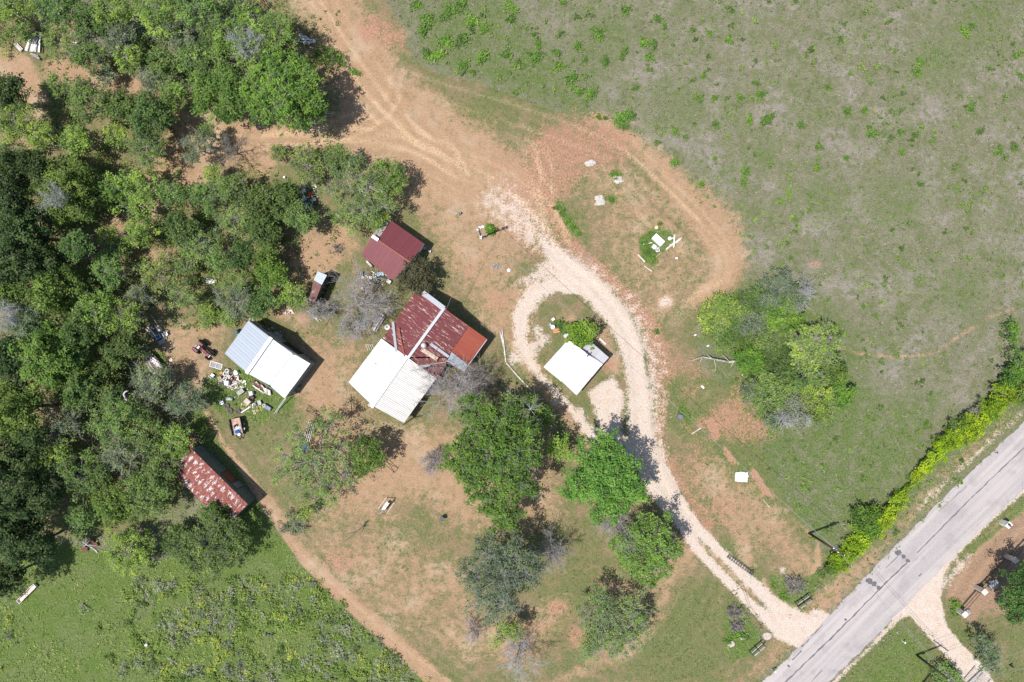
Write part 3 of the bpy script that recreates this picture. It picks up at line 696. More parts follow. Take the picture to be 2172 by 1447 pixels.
    a0 = [st, md]; a1 = [md, e2]; b0 = [np.full(len(nb), rb + .008), np.full(len(nb), rb * .8)]; b1 = [np.full(len(nb), rb * .8), np.full(len(nb), .008)]
    if tw > .3:          # bare pale twigs standing out of the leaves
        k = int(m * tw * .9); pick = rs.randint(0, m, k); s0 = CC[pick]; dd = rs.normal(size=(k, 3)) * .45; dd[:, 2] = np.abs(dd[:, 2]) * .5
        dd += CO[pick] * .45; a0.append(s0 + [0, 0, .08]); a1.append(s0 + dd + [0, 0, .08]); b0.append(rs.uniform(.012, .022, k)); b1.append(np.full(k, .006))
    V, F = cones(np.concatenate(a0), np.concatenate(a1), np.concatenate(b0), np.concatenate(b1), 3)
    o = link('branches', quads('branches', V, F, BARK), root); o['kind'] = 'stuff'; o.color = (*(bark if tw > .3 else tuple(x * .8 for x in bark)), 1)
    return root

def bare_tree(label, px, py, r, zt, name='dead_tree', cat='dead tree', col=(.36, .33, .325), seed=1, nl=9, base=None, fine=1.0, parent=None, up=.5, group=None):
    """leafless crown: limbs fork three times"""
    rs = np.random.RandomState(seed + int(px)); zc = zt * .55; c = np.array(P(px, py, zc)); R = r / S
    loc = np.array(P(*base)) if base else np.array([c[0], c[1], 0.])
    c = c - loc; hz = zt - loc[2]; tt = np.array([c[0] * .4, c[1] * .4, hz * .22]); r0 = .065 + hz * .022; fine *= .75
    a0, a1, b0, b1 = [np.zeros(3)], [tt], [r0], [r0 * .85]
    lim0, lim1, lr0, lr1 = [], [], [], []
    def grow(p, d, ln, ra, depth):
        q = p; n = 3
        for k in range(n):
            d = d + rs.normal(size=3) * .16; d = d / np.linalg.norm(d); e = q + d * ln / n
            e[2] = max(.05 - loc[2], e[2]); rr_ = ra * (1 - .22 * k)
            (lim0 if depth else a0).append(q); (lim1 if depth else a1).append(e); (lr0 if depth else b0).append(rr_); (lr1 if depth else b1).append(rr_ * .78)
            if depth < 3:
                for _ in range(2 if depth < 2 else int(round(2 * fine))):
                    dv = d + rs.normal(size=3) * .62; dv[2] = dv[2] * .7 + up * .12; grow(e, dv / np.linalg.norm(dv), ln * rs.uniform(.42, .62), max(.013, rr_ * .45), depth + 1)
            q = e
    for i in range(nl):
        a = 2 * math.pi * i / nl + rs.uniform(-.3, .3); rad = R * rs.uniform(.45, .62)
        q = np.array([c[0] + math.cos(a) * rad, c[1] + math.sin(a) * rad, hz * rs.uniform(.6, .95)]); d = q - tt; ln = np.linalg.norm(d); grow(tt, d / ln, ln, r0 * .4, 0)
    if parent is None:
        ALL_LABELS[label] = ALL_LABELS.get(label, 0) + 1
        root = thing(name, label, cat, tuple(loc), group=group)
    else:
        root = parent; off = loc - np.array(parent.location); sh = lambda L_: [x + off for x in L_]
        a0, a1, lim0, lim1 = sh(a0), sh(a1), sh(lim0), sh(lim1)
    if parent is None:
        V, F = cones(a0, a1, b0, b1, 6); o = link('trunk', quads('trunk', V, F, BARK, smooth=True), root); o.color = (*(x * .8 for x in col), 1)
    else: lim0 += a0[1:]; lim1 += a1[1:]; lr0 += [x * .6 for x in b0[1:]]; lr1 += [x * .6 for x in b1[1:]]
    V, F = cones(lim0, lim1, lr0, lr1, 3); o = link('bare_branches' if parent else 'branches', quads('branches', V, F, BARK), root); o['kind'] = 'stuff'; o.color = (*col, 1)
    if parent: o['label'] = 'pale leafless branches'
    return root
def T(px, py, r, zt, kind, label, **k): return tree(k.pop('name', 'tree'), label, [(px, py, r, zt)], kind, **k)

# --- tree belt, top left (mesquite and oak), one entry per crown that can be told apart
WOOD = [
 (15, 12, 34, 5, 'lime', 'yellowish green tree in the very top left corner'),
 (60, 10, 24, 4, 'lime', 'small bright green crown on the top edge, second from the left corner'),
 (45, 62, 24, 3.0, 'mid', 'low dull green bush above the white collapsed boards'),
 (128, 22, 44, 6, 'mid', 'mid green round crown at the top edge above the sandy clearing'),
 (188, 45, 34, 6, 'dark', 'dark green crown at the top edge right of the sandy clearing'),
 (238, 22, 40, 6.5, 'lime', 'light green crown touching the top edge beside a dark gap'),
 (335, 22, 50, 7, 'lime', 'wide light green crown at the top edge left of the densest part of the wood'),
 (422, 24, 50, 7, 'mid', 'mid green crown at the top edge, the densest there'),
 (485, 12, 34, 5, 'mid', 'green crown on the top edge beside the rusty pallet'),
 (128, 92, 40, 4.5, 'airy', 'thin leaved tree just right of the white collapsed boards'),
 (245, 78, 46, 5.5, 'grey', 'grey twiggy tree below the light green crown of the top edge'),
 (190, 118, 34, 5.5, 'mid', 'round green crown below a bare dirt patch, second row from the top'),
 (370, 74, 40, 5.5, 'grey', 'grey half bare crown with many pale twigs under the top row of trees'),
 (450, 80, 28, 6, 'dark', 'small dark crown squeezed left of the big yellow green tree'),
 (272, 124, 34, 5, 'lime', 'light green crown in the middle of the upper wood'),
 (345, 135, 34, 5.5, 'dark', 'dark round crown in the middle of the upper wood'),
 (410, 125, 38, 6, 'mid', 'green crown left of the big yellow green tree'),
 (225, 160, 20, 3.0, 'grey', 'low grey green bush at the edge of a bare dirt patch'),
 (318, 168, 30, 4.5, 'grey', 'grey green crown with a dead top above the dirt trail'),
 (440, 160, 34, 5.5, 'mid', 'green crown on the upper side of the dirt trail, left of the dark double crown'),
 (362, 204, 36, 5, 'lime', 'light green crown standing directly on the dirt trail'),
 (14, 195, 42, 7, 'dark', 'dark conical crown on the left edge beside the sandy track'),
 (122, 180, 28, 4, 'mid', 'small green crown right of the sandy track at the left'),
 (188, 212, 46, 6.5, 'mid', 'green tree with a dead grey side facing a dark gap'),
 (256, 225, 30, 5.5, 'dark', 'dark small crown with deep shade on its right'),
 (322, 248, 46, 6.5, 'dark', 'dark grey green crown above the lone lime coloured tree'),
 (35, 262, 46, 7, 'lime', 'light green crown by the left edge below the sandy track'),
 (86, 292, 38, 6.5, 'lime', 'light green crown above the dark oaks of the left edge'),
 (245, 287, 28, 5, 'lime', 'small yellow lime tree in the middle of the wood'),
 (160, 300, 36, 6, 'lime', 'light green crown just above the big round oak with the dead top'),
 (312, 312, 44, 6, 'airy', 'thin light green tree with dark limbs under the lone lime coloured tree'),
 (415, 310, 36, 5, 'grey', 'grey green tree beside the leafless one with a dark shadow on dirt'),
 (438, 278, 18, 4, 'mid', 'little green crown just below the dirt trail'),
 (75, 350, 34, 9, 'dark', 'dark crown just left above the round oak with the dead top'),
 (28, 372, 56, 12, 'dark', 'dark oak on the left edge, uppermost of the tall ones'),
 (20, 440, 46, 12, 'dark', 'dark oak on the left edge, level with the round oak with the dead top'),
 (157, 408, 66, 10, 'oak', 'big round dense oak with a dead grey top in its middle'),
 (250, 405, 42, 5.5, 'lime', 'light green crown right of the big round oak'),
 (308, 388, 36, 5.5, 'lime', 'light green crown with a long pale bare limb'),
 (302, 440, 34, 5, 'lime', 'light green tree at the upper end of the short dirt lane'),
 (365, 408, 32, 5, 'mid', 'mid green crown under the open dirt patch in the wood'),
 (452, 368, 20, 3.5, 'lime', 'small lime tree alone on bare dirt, above the twiggy ones'),
 (440, 420, 38, 5, 'mid', 'mid green crown with grey twigs beside the dirt patch'),
 (492, 402, 34, 5, 'mid', 'green crown left of the dark one behind the scrap heap'),
 (548, 425, 34, 5.5, 'dark', 'dark green crown left of the scrap heap among the trees'),
 (500, 466, 40, 4.8, 'airy', 'thin leaved tree with orange soil showing through'),
 (47, 494, 54, 14, 'dark', 'dark tall oak on the left edge, second of the tall ones'),
 (36, 562, 52, 15, 'dark', 'dark tall oak on the left edge beside the round one with lit rim'),
 (112, 618, 54, 11, 'oak', 'round oak with a brightly lit crown above the dark gap'),
 (22, 636, 38, 12, 'oak', 'green oak crown at the left edge below the tallest oaks'),
 (100, 545, 40, 9, 'dark', 'dark crown behind the round lit oak'),
 (166, 520, 30, 8, 'dark', 'dark crown just below the big round oak with the dead top'),
 (230, 573, 38, 5.5, 'mid', 'green tree with a curved white dead limb'),
 (205, 662, 46, 7.5, 'lime', 'bright bushy crown right of the dark gap, with a ragged lower edge'),
 (264, 672, 36, 6.5, 'lime', 'bright crown beside the blue and white scrap heap'),
 (292, 628, 28, 4.5, 'grey', 'thin grey green tree above the blue and white scrap heap'),
 (65, 688, 44, 12, 'grey', 'grey green oak with a pale dead crown near the left edge'),
 (108, 755, 66, 13, 'oak', 'widest dark oak of the left side, below the pale dead crown'),
 (24, 762, 46, 13, 'dark', 'dark oak on the left edge, third of the tall ones'),
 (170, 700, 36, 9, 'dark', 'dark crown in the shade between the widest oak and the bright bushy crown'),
 (36, 868, 56, 14, 'oak', 'tall oak on the left edge above the black shade'),
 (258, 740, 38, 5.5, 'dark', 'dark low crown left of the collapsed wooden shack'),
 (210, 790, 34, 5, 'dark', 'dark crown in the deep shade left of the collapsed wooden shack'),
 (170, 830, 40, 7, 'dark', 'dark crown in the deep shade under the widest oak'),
 (295, 487, 34, 4.8, 'lime', 'light green tree on the short dirt lane through the wood'),
 (232, 505, 24, 4, 'lime', 'small light green tree left of the short dirt lane'),
 (262, 520, 22, 3.5, 'mid', 'small mid green bush at the lower end of the short dirt lane'),
 (382, 480, 32, 4.8, 'dark', 'small dark crown among thin light ones'),
 (428, 518, 46, 4.8, 'airy', 'wide thin crown with brown ground showing, right of a small dark one'),
 (341, 578, 46, 4.8, 'airy', 'wide thin crown below the short dirt lane'),
 (392, 628, 32, 4.2, 'airy', 'thin crown on the upper edge of the tractor clearing'),
 (396, 560, 28, 4.0, 'airy', 'thin crown with long dark limbs left of the crumpled grey scrap'),
 (514, 540, 32, 5.5, 'dark', 'dense dark crown above the white roofed workshop'),
 (552, 487, 38, 5.2, 'dark', 'dense dark crown left of the bare earth by the red roofed cottage'),
 (566, 545, 26, 5, 'oak', 'dense green crown left of the bare earth, lower one'),
 (575, 578, 32, 5, 'bright', 'bright feathery crown above the two crowns by the leaning shack'),
 (500, 606, 30, 4.5, 'airy', 'thin crown right of the crumpled grey scrap'),
 (506, 640, 44, 4.5, 'grey', 'grey green wide crown over the top corner of the workshop'),
 (440, 668, 26, 1.8, 'lime', 'low bright bush at the edge of the tractor clearing'),
 (480, 675, 22, 1.6, 'lime', 'low bright bush near the left corner of the workshop'),
 (556, 640, 30, 4.5, 'dark', 'dark crown between the workshop and the feathery crown'),
 (460, 560, 22, 4.2, 'mid', 'mid green small crown just above the crumpled grey scrap'),
 (622, 627, 34, 4.5, 'lime', 'bright lime tree leaning over the small rusty shack'),
 (600, 428, 46, 5, 'dark', 'dark crown covering the lower side of the scrap heap among the trees'),
 (640, 465, 34, 4.8, 'mid', 'mid green crown casting shade on the bare earth by the red roofed cottage'),
 (590, 322, 16, 2.2, 'airy', 'wispy bush alone on dirt above the scrap heap'),
 (655, 352, 46, 5.2, 'airy', 'thin crown with grey limbs above the scrap heap'),
 (715, 336, 28, 5, 'mid', 'small green crown on top of the big pale limbed tree'),
 (822, 382, 44, 5.5, 'lime', 'lime crown casting a broad shadow towards the dirt road'),
 (740, 455, 40, 4.5, 'airy', 'thin yellowish crown above the red roofed cottage corner'),
 (797, 462, 26, 4.2, 'lime', 'small lime crown reaching over the red roof'),
 (323, 812, 42, 5.5, 'grey', 'grey green crown at the lower edge of the tractor clearing'),
 (392, 850, 38, 4.8, 'grey', 'thin grey crown whose limbs throw a shadow past the four tyres'),
 (352, 800, 22, 3.5, 'grey', 'small grey crown beside the collapsed wooden shack'),
 (252, 888, 52, 7, 'mid', 'full green crown below the curved white limb'),
 (305, 920, 42, 6, 'mid', 'full green crown left of the long rusty shed, upper one'),
 (233, 838, 30, 5.5, 'dark', 'dark crown just above the curved white limb'),
 (133, 900, 42, 6, 'grey', 'sparse grey crown left of the full green one with the white limb'),
 (372, 938, 38, 5, 'lime', 'lime bushy crown touching the top of the long rusty shed'),
 (109, 965, 38, 6, 'lime', 'lime crown above the black shade at the lower left'),
 (60, 925, 34, 8, 'dark', 'dark crown above the black shade at the lower left, left of the lime one'),
 (178, 1008, 54, 7, 'mid', 'broad green crown right of the black shade'),
 (256, 960, 40, 6.5, 'grey', 'grey green crown in the middle of the lower wood'),
 (345, 985, 40, 5, 'mid', 'green crown along the left eave of the long rusty shed'),
 (313, 1045, 50, 6, 'mid', 'green crown at the lower left corner of the long rusty shed'),
 (175, 1100, 34, 5.5, 'mid', 'green crown on the rim of the black shade near the rusty scrap panels'),
 (240, 1072, 40, 6.5, 'oak', 'deep green crown in the middle of the lower wood'),
 (277, 1165, 50, 5, 'lime', 'lime crown on the lower edge of the wood right of the rusty scrap panels'),
 (376, 1150, 30, 3.5, 'dark', 'small dark crown left of the tree under the long rusty shed'),
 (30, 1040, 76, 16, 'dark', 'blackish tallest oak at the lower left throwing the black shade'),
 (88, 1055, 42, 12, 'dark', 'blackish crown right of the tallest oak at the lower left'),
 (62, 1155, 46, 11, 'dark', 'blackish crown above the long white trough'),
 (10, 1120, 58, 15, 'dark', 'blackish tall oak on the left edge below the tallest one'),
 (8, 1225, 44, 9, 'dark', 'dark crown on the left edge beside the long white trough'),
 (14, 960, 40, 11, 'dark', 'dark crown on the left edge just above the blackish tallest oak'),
]
WT = {}
for (px, py, r, zt, kd, lab) in WOOD:
    if zt > 8: zt = 8 + (zt - 8) * .4
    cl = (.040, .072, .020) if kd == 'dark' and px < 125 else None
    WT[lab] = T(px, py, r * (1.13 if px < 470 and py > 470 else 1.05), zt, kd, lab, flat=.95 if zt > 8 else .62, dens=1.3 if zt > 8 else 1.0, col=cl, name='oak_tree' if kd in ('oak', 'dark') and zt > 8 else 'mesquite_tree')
bare_tree('', 160, 432, 23, 9.2, parent=WT['big round dense oak with a dead grey top in its middle'], base=(160, 430, 7.2), nl=10, seed=3, fine=.9, col=(.36, .36, .36))
bare_tree('', 60, 675, 24, 10.3, parent=WT['grey green oak with a pale dead crown near the left edge'], base=(62, 676, 8.2), nl=8, seed=5, col=(.42, .42, .42))

# --- trees with a shape of their own
tree('mesquite_tree', 'big tree with pale fanned limbs, above the red roofed cottage',
     [(780, 395, 42, 6), (735, 375, 36, 6), (770, 440, 34, 5.2), (815, 440, 28, 5), (760, 345, 26, 5.6), (700, 400, 24, 5)], 'airy', base=(768, 402), twig=1.5, twigcol=(.42, .38, .36))
yel = tree('mesquite_tree', 'big yellow green tree beside the heap of white frames at the top',
     [(490, 75, 42, 8), (545, 60, 46, 8.5), (590, 75, 42, 8), (525, 110, 34, 7.5), (470, 110, 26, 7), (575, 30, 26, 7)], 'lime', base=(560, 110))
bare_tree('', 545, 118, 32, 8, parent=yel, base=(545, 116, 5.5), nl=8, seed=8, col=(.40, .40, .42))
tree('mesquite_tree', "two toned dark and bright double crown left of the wood's largest round tree",
     [(440, 185, 34, 7), (480, 170, 34, 7.5), (500, 215, 34, 7), (450, 225, 30, 6), (482, 240, 26, 6)], 'oak', base=(490, 190))
tree('mesquite_tree', 'largest round bright green tree of the upper wood, throwing shade onto the dirt road',
     [(585, 150, 44, 8.5), (640, 165, 44, 8.5), (600, 205, 50, 9.5), (650, 210, 40, 8.5), (560, 230, 38, 8), (620, 245, 36, 7.5), (545, 180, 34, 8), (665, 240, 26, 6)], 'bright', base=(640, 195), twig=.6, twigcol=(.34, .34, .33))
tree('shrub', 'low green bush row at the right foot of the largest round wood tree', [(700, 120, 22, 1.6), (725, 130, 14, 1.2), (680, 112, 16, 1.5)], 'shrub')
yard = tree('mesquite_tree', 'spreading open mesquite in the yard with a blue tarp under its left side',
     [(700, 900, 36, 5.4), (640, 925, 34, 5), (605, 965, 32, 4.6), (660, 975, 40, 6), (720, 955, 38, 6), (690, 1020, 36, 5), (635, 1025, 34, 4.8), (735, 1010, 30, 4.8), (600, 1010, 24, 4.4), (665, 1058, 24, 4), (700, 1055, 20, 4)],
     'airy', base=(680, 968), twig=1.3, twigcol=(.38, .35, .33), dens=.95)
tree('live_oak', 'small dense green tree on the right side of the spreading open mesquite', [(780, 960, 34, 5.4), (800, 972, 20, 4.6), (768, 990, 20, 4)], 'oak', base=(783, 965), cat='tree')
tree('mesquite_tree', 'green tree at the lower end of the long rusty shed, partly over its roof', [(440, 1150, 44, 5.5), (490, 1135, 36, 5.2), (410, 1182, 38, 5), (460, 1188, 36, 5), (505, 1160, 26, 4.4), (400, 1145, 26, 4.6), (462, 1108, 24, 5)], 'mid', base=(448, 1150), dens=1.1)
tree('shrub', 'small dark green tree leaning on the lower eave of the long rusty shed', [(458, 1086, 20, 3.8), (470, 1098, 16, 3.4), (447, 1100, 18, 3.4)], 'oak', base=(456, 1110), cat='tree')
tree('shrub', 'small green tree by the dark post left of the lawn', [(648, 1085, 14, 3.0)], 'lime', base=(642, 1082))
tree('shrub', 'flat grey green bush beside the curved dirt track', [(625, 1112, 26, 1.0), (605, 1120, 14, .8)], 'grey')
tree('live_oak', 'largest green oak of the yard, below the white gable roof',
     [(1010, 880, 42, 9), (985, 960, 48, 9.5), (1060, 960, 66, 11), (1060, 900, 50, 10), (1110, 940, 44, 10), (1025, 1030, 44, 9), (1090, 1020, 46, 9.5), (1070, 1085, 40, 8), (1000, 1000, 40, 8.5), (1050, 1065, 30, 8), (1110, 860, 30, 6), (1150, 880, 26, 5.0)],
     'bright', base=(1062, 945), col=(.076, .158, .022), twig=.8, twigcol=(.38, .37, .35))
tree('shrub', 'pale twiggy green tree set in the upper side of the largest green oak', [(1085, 855, 30, 8.4), (1125, 868, 26, 7.6), (1100, 885, 26, 7.6)], 'grey', base=(1098, 860), col=(.10, .165, .03), cat='tree', twig=2.2, twigcol=(.44, .43, .43))
tree('mesquite_tree', 'little yellow green tree between the two large green trees', [(1185, 945, 26, 5), (1200, 958, 20, 4.2), (1170, 955, 18, 4)], 'lime', base=(1187, 946), twig=.2)
tree('pecan_tree', 'leafy bright green tree beside the driveway, its shadow falling on the caliche',
     [(1290, 985, 46, 8.5), (1250, 960, 32, 7.5), (1320, 1015, 46, 8.5), (1265, 1030, 46, 8), (1230, 1020, 34, 7), (1300, 1065, 36, 7), (1345, 1040, 30, 7), (1215, 1045, 24, 6), (1282, 940, 26, 7), (1270, 1090, 24, 6), (1290, 1020, 46, 8.8)],
     'bright', base=(1280, 1012), col=(.082, .185, .030), dens=.95)
tree('live_oak', 'green tree lowest along the driveway with bare grey twigs on its upper left',
     [(1390, 1130, 38, 7), (1350, 1150, 40, 7), (1400, 1170, 40, 7), (1345, 1190, 36, 6), (1385, 1210, 34, 5.6), (1420, 1160, 28, 6), (1310, 1160, 22, 5), (1370, 1110, 24, 6)],
     'mid', base=(1372, 1150), col=(.090, .170, .028), twig=.7, dens=1.15)
bare_tree('leafless grey tree wedged between the two green trees by the driveway', 1312, 1105, 26, 6, seed=4, nl=6, fine=1.2)
tree('live_oak', 'large grey green tree at the bottom middle with a wide brown shadow',
     [(1040, 1175, 42, 8.5), (1085, 1185, 46, 9), (1000, 1215, 34, 7.5), (1060, 1230, 50, 9), (1115, 1215, 36, 8), (1020, 1265, 36, 7), (1070, 1275, 36, 7), (1040, 1300, 26, 6), (1130, 1190, 26, 7)],
     'grey', base=(1070, 1205), col=(.080, .115, .052), twig=1.5, dens=1.3, twigcol=(.36, .36, .37))
bare_tree('leafless grey limb tree right of the large grey green tree', 1170, 1172, 28, 5.5, seed=12, nl=6, fine=1.3)
tree('mesquite_tree', 'small half dead tree with a lime tuft below the large grey green tree', [(1075, 1335, 24, 4.5), (1092, 1345, 16, 4), (1055, 1355, 18, 3.6), (1105, 1330, 12, 4)], 'lime', base=(1085, 1330), twig=1.6, twigcol=(.36, .35, .35))
bare_tree('ashen dead tree nearest the bottom edge of the yard', 1103, 1385, 30, 4.5, seed=21, nl=6, fine=1.2, col=(.44, .43, .43))
bare_tree('thin grey dead sapling lying left of the half dead tree', 1005, 1338, 24, 1.8, seed=23, nl=6, fine=1.2)
tree('mesquite_tree', 'open tree with pale limbs radiating from a dark trunk, at the bottom of the yard',
     [(1290, 1290, 40, 5.5), (1345, 1290, 34, 5.5), (1330, 1335, 40, 5.5), (1280, 1345, 38, 5), (1240, 1300, 26, 4.6), (1255, 1375, 28, 4.2), (1310, 1375, 26, 4.5), (1355, 1330, 24, 4.8), (1270, 1260, 22, 5)],
     'airy', base=(1278, 1285), twig=1.9, dens=1.15, twigcol=(.36, .34, .33))
bare_tree('purple grey leafless tree left of the red and white house', 770, 645, 62, 5.2, seed=31, nl=12, fine=1.5, col=(.42, .385, .38))
bare_tree('low purple grey brush right of the turquoise bucket', 742, 690, 34, 2.4, name='dead_shrub', cat='dead shrub', seed=33, nl=8, fine=1.4, col=(.40, .37, .36))
bare_tree('purple grey leafless tree crowding the lower right corner of the house', 965, 825, 66, 5.5, seed=35, nl=14, fine=1.6, col=(.42, .38, .38))
bare_tree('dark twigs standing in for shadow between the house and the largest green oak', 1020, 812, 40, 3.8, seed=37, nl=8, fine=1, col=(.26, .22, .19))  # added dark bare tree stands where there is only cast shadow
bare_tree('small round leafless shrub left of the largest green oak', 918, 974, 32, 2.4, name='dead_shrub', cat='dead shrub', seed=39, nl=10, fine=1.3, col=(.36, .32, .31))
bare_tree('leafless limbs hanging over the small rusty shack', 672, 660, 26, 3.4, seed=43, nl=7, fine=1.2, col=(.37, .35, .34))
bare_tree('leafless tree with black shadow on dirt left of the sandy crossing', 482, 318, 26, 4, seed=45, nl=6, fine=.8, col=(.24, .22, .2))
tree('photinia', 'dark bronze leaved bush between the cottage and the house', [(875, 585, 28, 4.2), (895, 575, 22, 4), (862, 598, 22, 3.6), (890, 602, 22, 3.6), (908, 590, 16, 3.4)], 'bronze', base=(880, 588), cat='bush')
tree('shrub', 'bright green tree pressed against the notch of the white shed', [(1225, 705, 26, 3.6), (1248, 700, 22, 3.6), (1236, 722, 22, 3.2), (1212, 695, 12, 2.6)], 'bright', base=(1234, 706), cat='tree', col=(.080, .165, .014))
tree('shrub', 'low weedy vine between the paint cans and the white shed', [(1192, 690, 14, .8), (1206, 700, 14, .9), (1180, 684, 8, .6)], 'shrub', cat='bush')
tree('yucca', 'small lone green plant beside the yard light pole', [(1040, 487, 5, .4)], 'bright', cat='plant', dens=.8)

# --- thicket on the right
for px, py, r, zt, kd, lab in [
 (1655, 618, 40, 4.2, 'grey', 'grey topped tree at the upper end of the right hand thicket'),
 (1690, 630, 26, 4.2, 'grey', 'pale twiggy tree on the outer rim where the footpath meets the thicket'),
 (1662, 665, 36, 3.6, 'bright', 'bright green crown below the grey topped tree of the thicket'),
 (1600, 640, 30, 2.4, 'mid', 'low mid green shrub on the upper left slope of the thicket'),
 (1520, 675, 32, 1.8, 'lime', 'low lime shrub at the left tip of the thicket'),
 (1545, 655, 30, 2.0, 'lime', 'low lime shrub right of the left tip of the thicket'),
 (1600, 685, 34, 2.2, 'grey', 'low grey brown shrub in the heart of the thicket'),
 (1545, 700, 32, 1.5, 'shrub', 'low green shrub below the lime ones of the thicket'),
 (1640, 720, 40, 3.0, 'mid', 'mid green shrub left of the yellow green tree of the thicket'),
 (1595, 735, 30, 1.8, 'shrub', 'low green shrub above the bright round one of the thicket'),
 (1648, 762, 36, 3.2, 'dark', 'dark green shrub in the heart of the thicket'),
 (1595, 765, 30, 3.2, 'bright', 'bright round shrub at the root of the fallen dead tree'),
 (1735, 770, 34, 4.2, 'mid', 'green crown on the right rim below the yellow green tree of the thicket'),
 (1700, 800, 42, 4.5, 'mid', 'green crown in the lower middle of the thicket'),
 (1760, 790, 30, 4.2, 'oak', 'dark green crown on the right rim of the thicket'),
 (1640, 830, 44, 4.2, 'mid', 'wide green crown at the lower left of the thicket'),
 (1600, 828, 26, 3.0, 'grey', 'grey green shrub jutting to the left at the lower end of the thicket'),
 (1735, 835, 36, 4.5, 'lime', 'yellow green crown at the lower right of the thicket'),
 (1775, 830, 28, 4.2, 'bright', 'bright crown at the lower right tip of the thicket'),
 (1680, 868, 36, 4.0, 'grey', 'grey crown at the bottom of the thicket'),
 (1650, 885, 24, 3.0, 'grey', 'pale twiggy shrub, lowest of the thicket'),
 (1730, 872, 24, 3.5, 'lime', 'lime crown at the very bottom right of the thicket'),
]: tree('mesquite_tree' if zt > 3 else 'shrub', lab, [(px, py, r * 1.25, zt)], kd, dens=1.35, flat=.75, cat='tree' if zt > 3 else 'bush')
tree('mesquite_tree', 'yellow green tree with pale twigs, largest of the right hand thicket', [(1725, 720, 34, 5.2), (1700, 740, 30, 5), (1750, 740, 32, 5), (1725, 760, 30, 4.6), (1695, 715, 24, 4.6), (1760, 715, 22, 4.5)], 'lime', base=(1718, 735), twig=1.6, twigcol=(.40, .37, .37))
bare_tree('bleached dead top rising from the upper end of the thicket', 1697, 618, 18, 4.2, seed=51, nl=7, fine=1.3, col=(.42, .41, .41))
bare_tree('bleached dead tree in the lowest part of the thicket', 1668, 872, 20, 4.2, seed=53, nl=7, fine=1.3, col=(.42, .41, .41))
# --- hedge beside the road
for i, (px, py, r, zt, kd, lab) in enumerate([
 (1778, 1192, 28, 1.6, 'hedge', 'yellow green hedge bush at the foot of the roadside power pole'),
 (1800, 1168, 26, 1.8, 'hedge', 'yellow green hedge bush second from the roadside power pole'),
 (1825, 1150, 24, 1.8, 'hedge', 'yellow green hedge bush third from the roadside power pole'),
 (1757, 1200, 20, 1.4, 'shrub', 'dull green bush left of the roadside power pole'),
 (1836, 1098, 32, 2.6, 'bright', 'rounded darker green bush bulging from the hedge into the pasture'),
 (1848, 1120, 24, 2.0, 'bright', 'darker green bush between the bulging one and the yellow hedge'),
 (1875, 1100, 24, 2.2, 'hedge', 'yellow green hedge bush right of the bulging darker one'),
 (1860, 1125, 18, 1.8, 'hedge', 'small yellow green hedge bush below the bulging darker one'),
 (1898, 1070, 20, 2.2, 'hedge', 'yellow green hedge bush just before the hedge narrows'),
 (1910, 1052, 14, 1.6, 'hedge', 'narrow yellow green hedge bush after the bulging part'),
 (1945, 1012, 14, 1.4, 'hedge', 'small yellow green bush alone between the two parts of the hedge'),
 (1962, 990, 20, 1.8, 'hedge', 'yellow green hedge bush at the lower end of the upper hedge'),
 (1985, 962, 22, 2.0, 'hedge', 'yellow green hedge bush second from the lower end of the upper hedge'),
 (2008, 935, 24, 2.2, 'hedge', 'yellow green hedge bush where the upper hedge widens'),
 (2040, 925, 28, 2.4, 'hedge', 'broad yellow green hedge bush nearest the road edge'),
 (2030, 905, 22, 2.2, 'shrub', 'darker bush on the pasture side of the upper hedge'),
 (2070, 898, 30, 2.6, 'hedge', 'broad yellow green hedge bush in the middle of the upper hedge'),
 (2100, 868, 28, 2.6, 'hedge', 'yellow green hedge bush right of the grey dead shrub'),
 (2128, 838, 28, 2.8, 'hedge', 'tall yellow green hedge bush near the right edge'),
 (2150, 800, 32, 3.2, 'bright', 'dark green shrub where the hedge reaches the right edge'),
 (2168, 768, 28, 3.2, 'mid', 'green shrub on the right edge above the hedge'),
 (2180, 830, 26, 2.8, 'oak', 'green shrub on the right edge beside the tall hedge bush'),
]): tree('hedge_bush', lab, [(px, py, r * .84, zt), (px + 14, py - 13, r * .58, zt * .7), (px - 14, py + 13, r * .56, zt * .6)], kd, cat='bush', group='bushes of the roadside hedge', twig=.05 if kd == 'hedge' else .2)
def thicket_stuff(name, label, mask, n, rr, cols, seed, hh=.9):
    """brush too dense to count: rosettes joined into one mesh"""
    rs = np.random.RandomState(seed); ok = (QX > -120) & (QX < 2300) & (QY > -120) & (QY < 1580); m = np.where(ok, mask, 0); ix = rs.choice(len(m), n, p=m / m.sum()); Vs, Fs, Ts = [], [], []; o_ = 0
    for i in ix:
        R = rs.uniform(*rr); k = int(110 * R) + 8; c = GV[i][:2]; kk = 7; cc = rs.normal(size=(kk, 2)) * R * .42; id_ = rs.randint(0, kk, k)
        xy = c + cc[id_] + rs.normal(size=(k, 2)) * R * .2; z = np.abs(rs.normal(.45, .25, k)) * hh * R; ct = rs.uniform(.1, .95)
        V, F, T_ = leaves(np.column_stack([xy, z + .05]), np.clip(ct + rs.normal(0, .14, k), 0, 1), .12, rs, up=1.0); Vs.append(V); Fs.append(F + o_); Ts.append(T_); o_ += len(V)
    V = np.concatenate(Vs); V[:, 2] = np.maximum(V[:, 2], .012); o = link(name, quads(name, V, np.concatenate(Fs), LEAF, np.concatenate(Ts))); o.color = (*cols, 1); return kindly(o, 'stuff', label)
bare_tree('small grey dead shrub in the upper hedge', 2068, 878, 14, 2.2, name='dead_shrub', cat='dead shrub', seed=61, nl=5)
tree('shrub', 'upright bright green bush at the right end of the footpath', [(2143, 690, 11, 1.6), (2148, 706, 12, 1.6), (2145, 722, 9, 1.3)], 'bright', cat='bush')
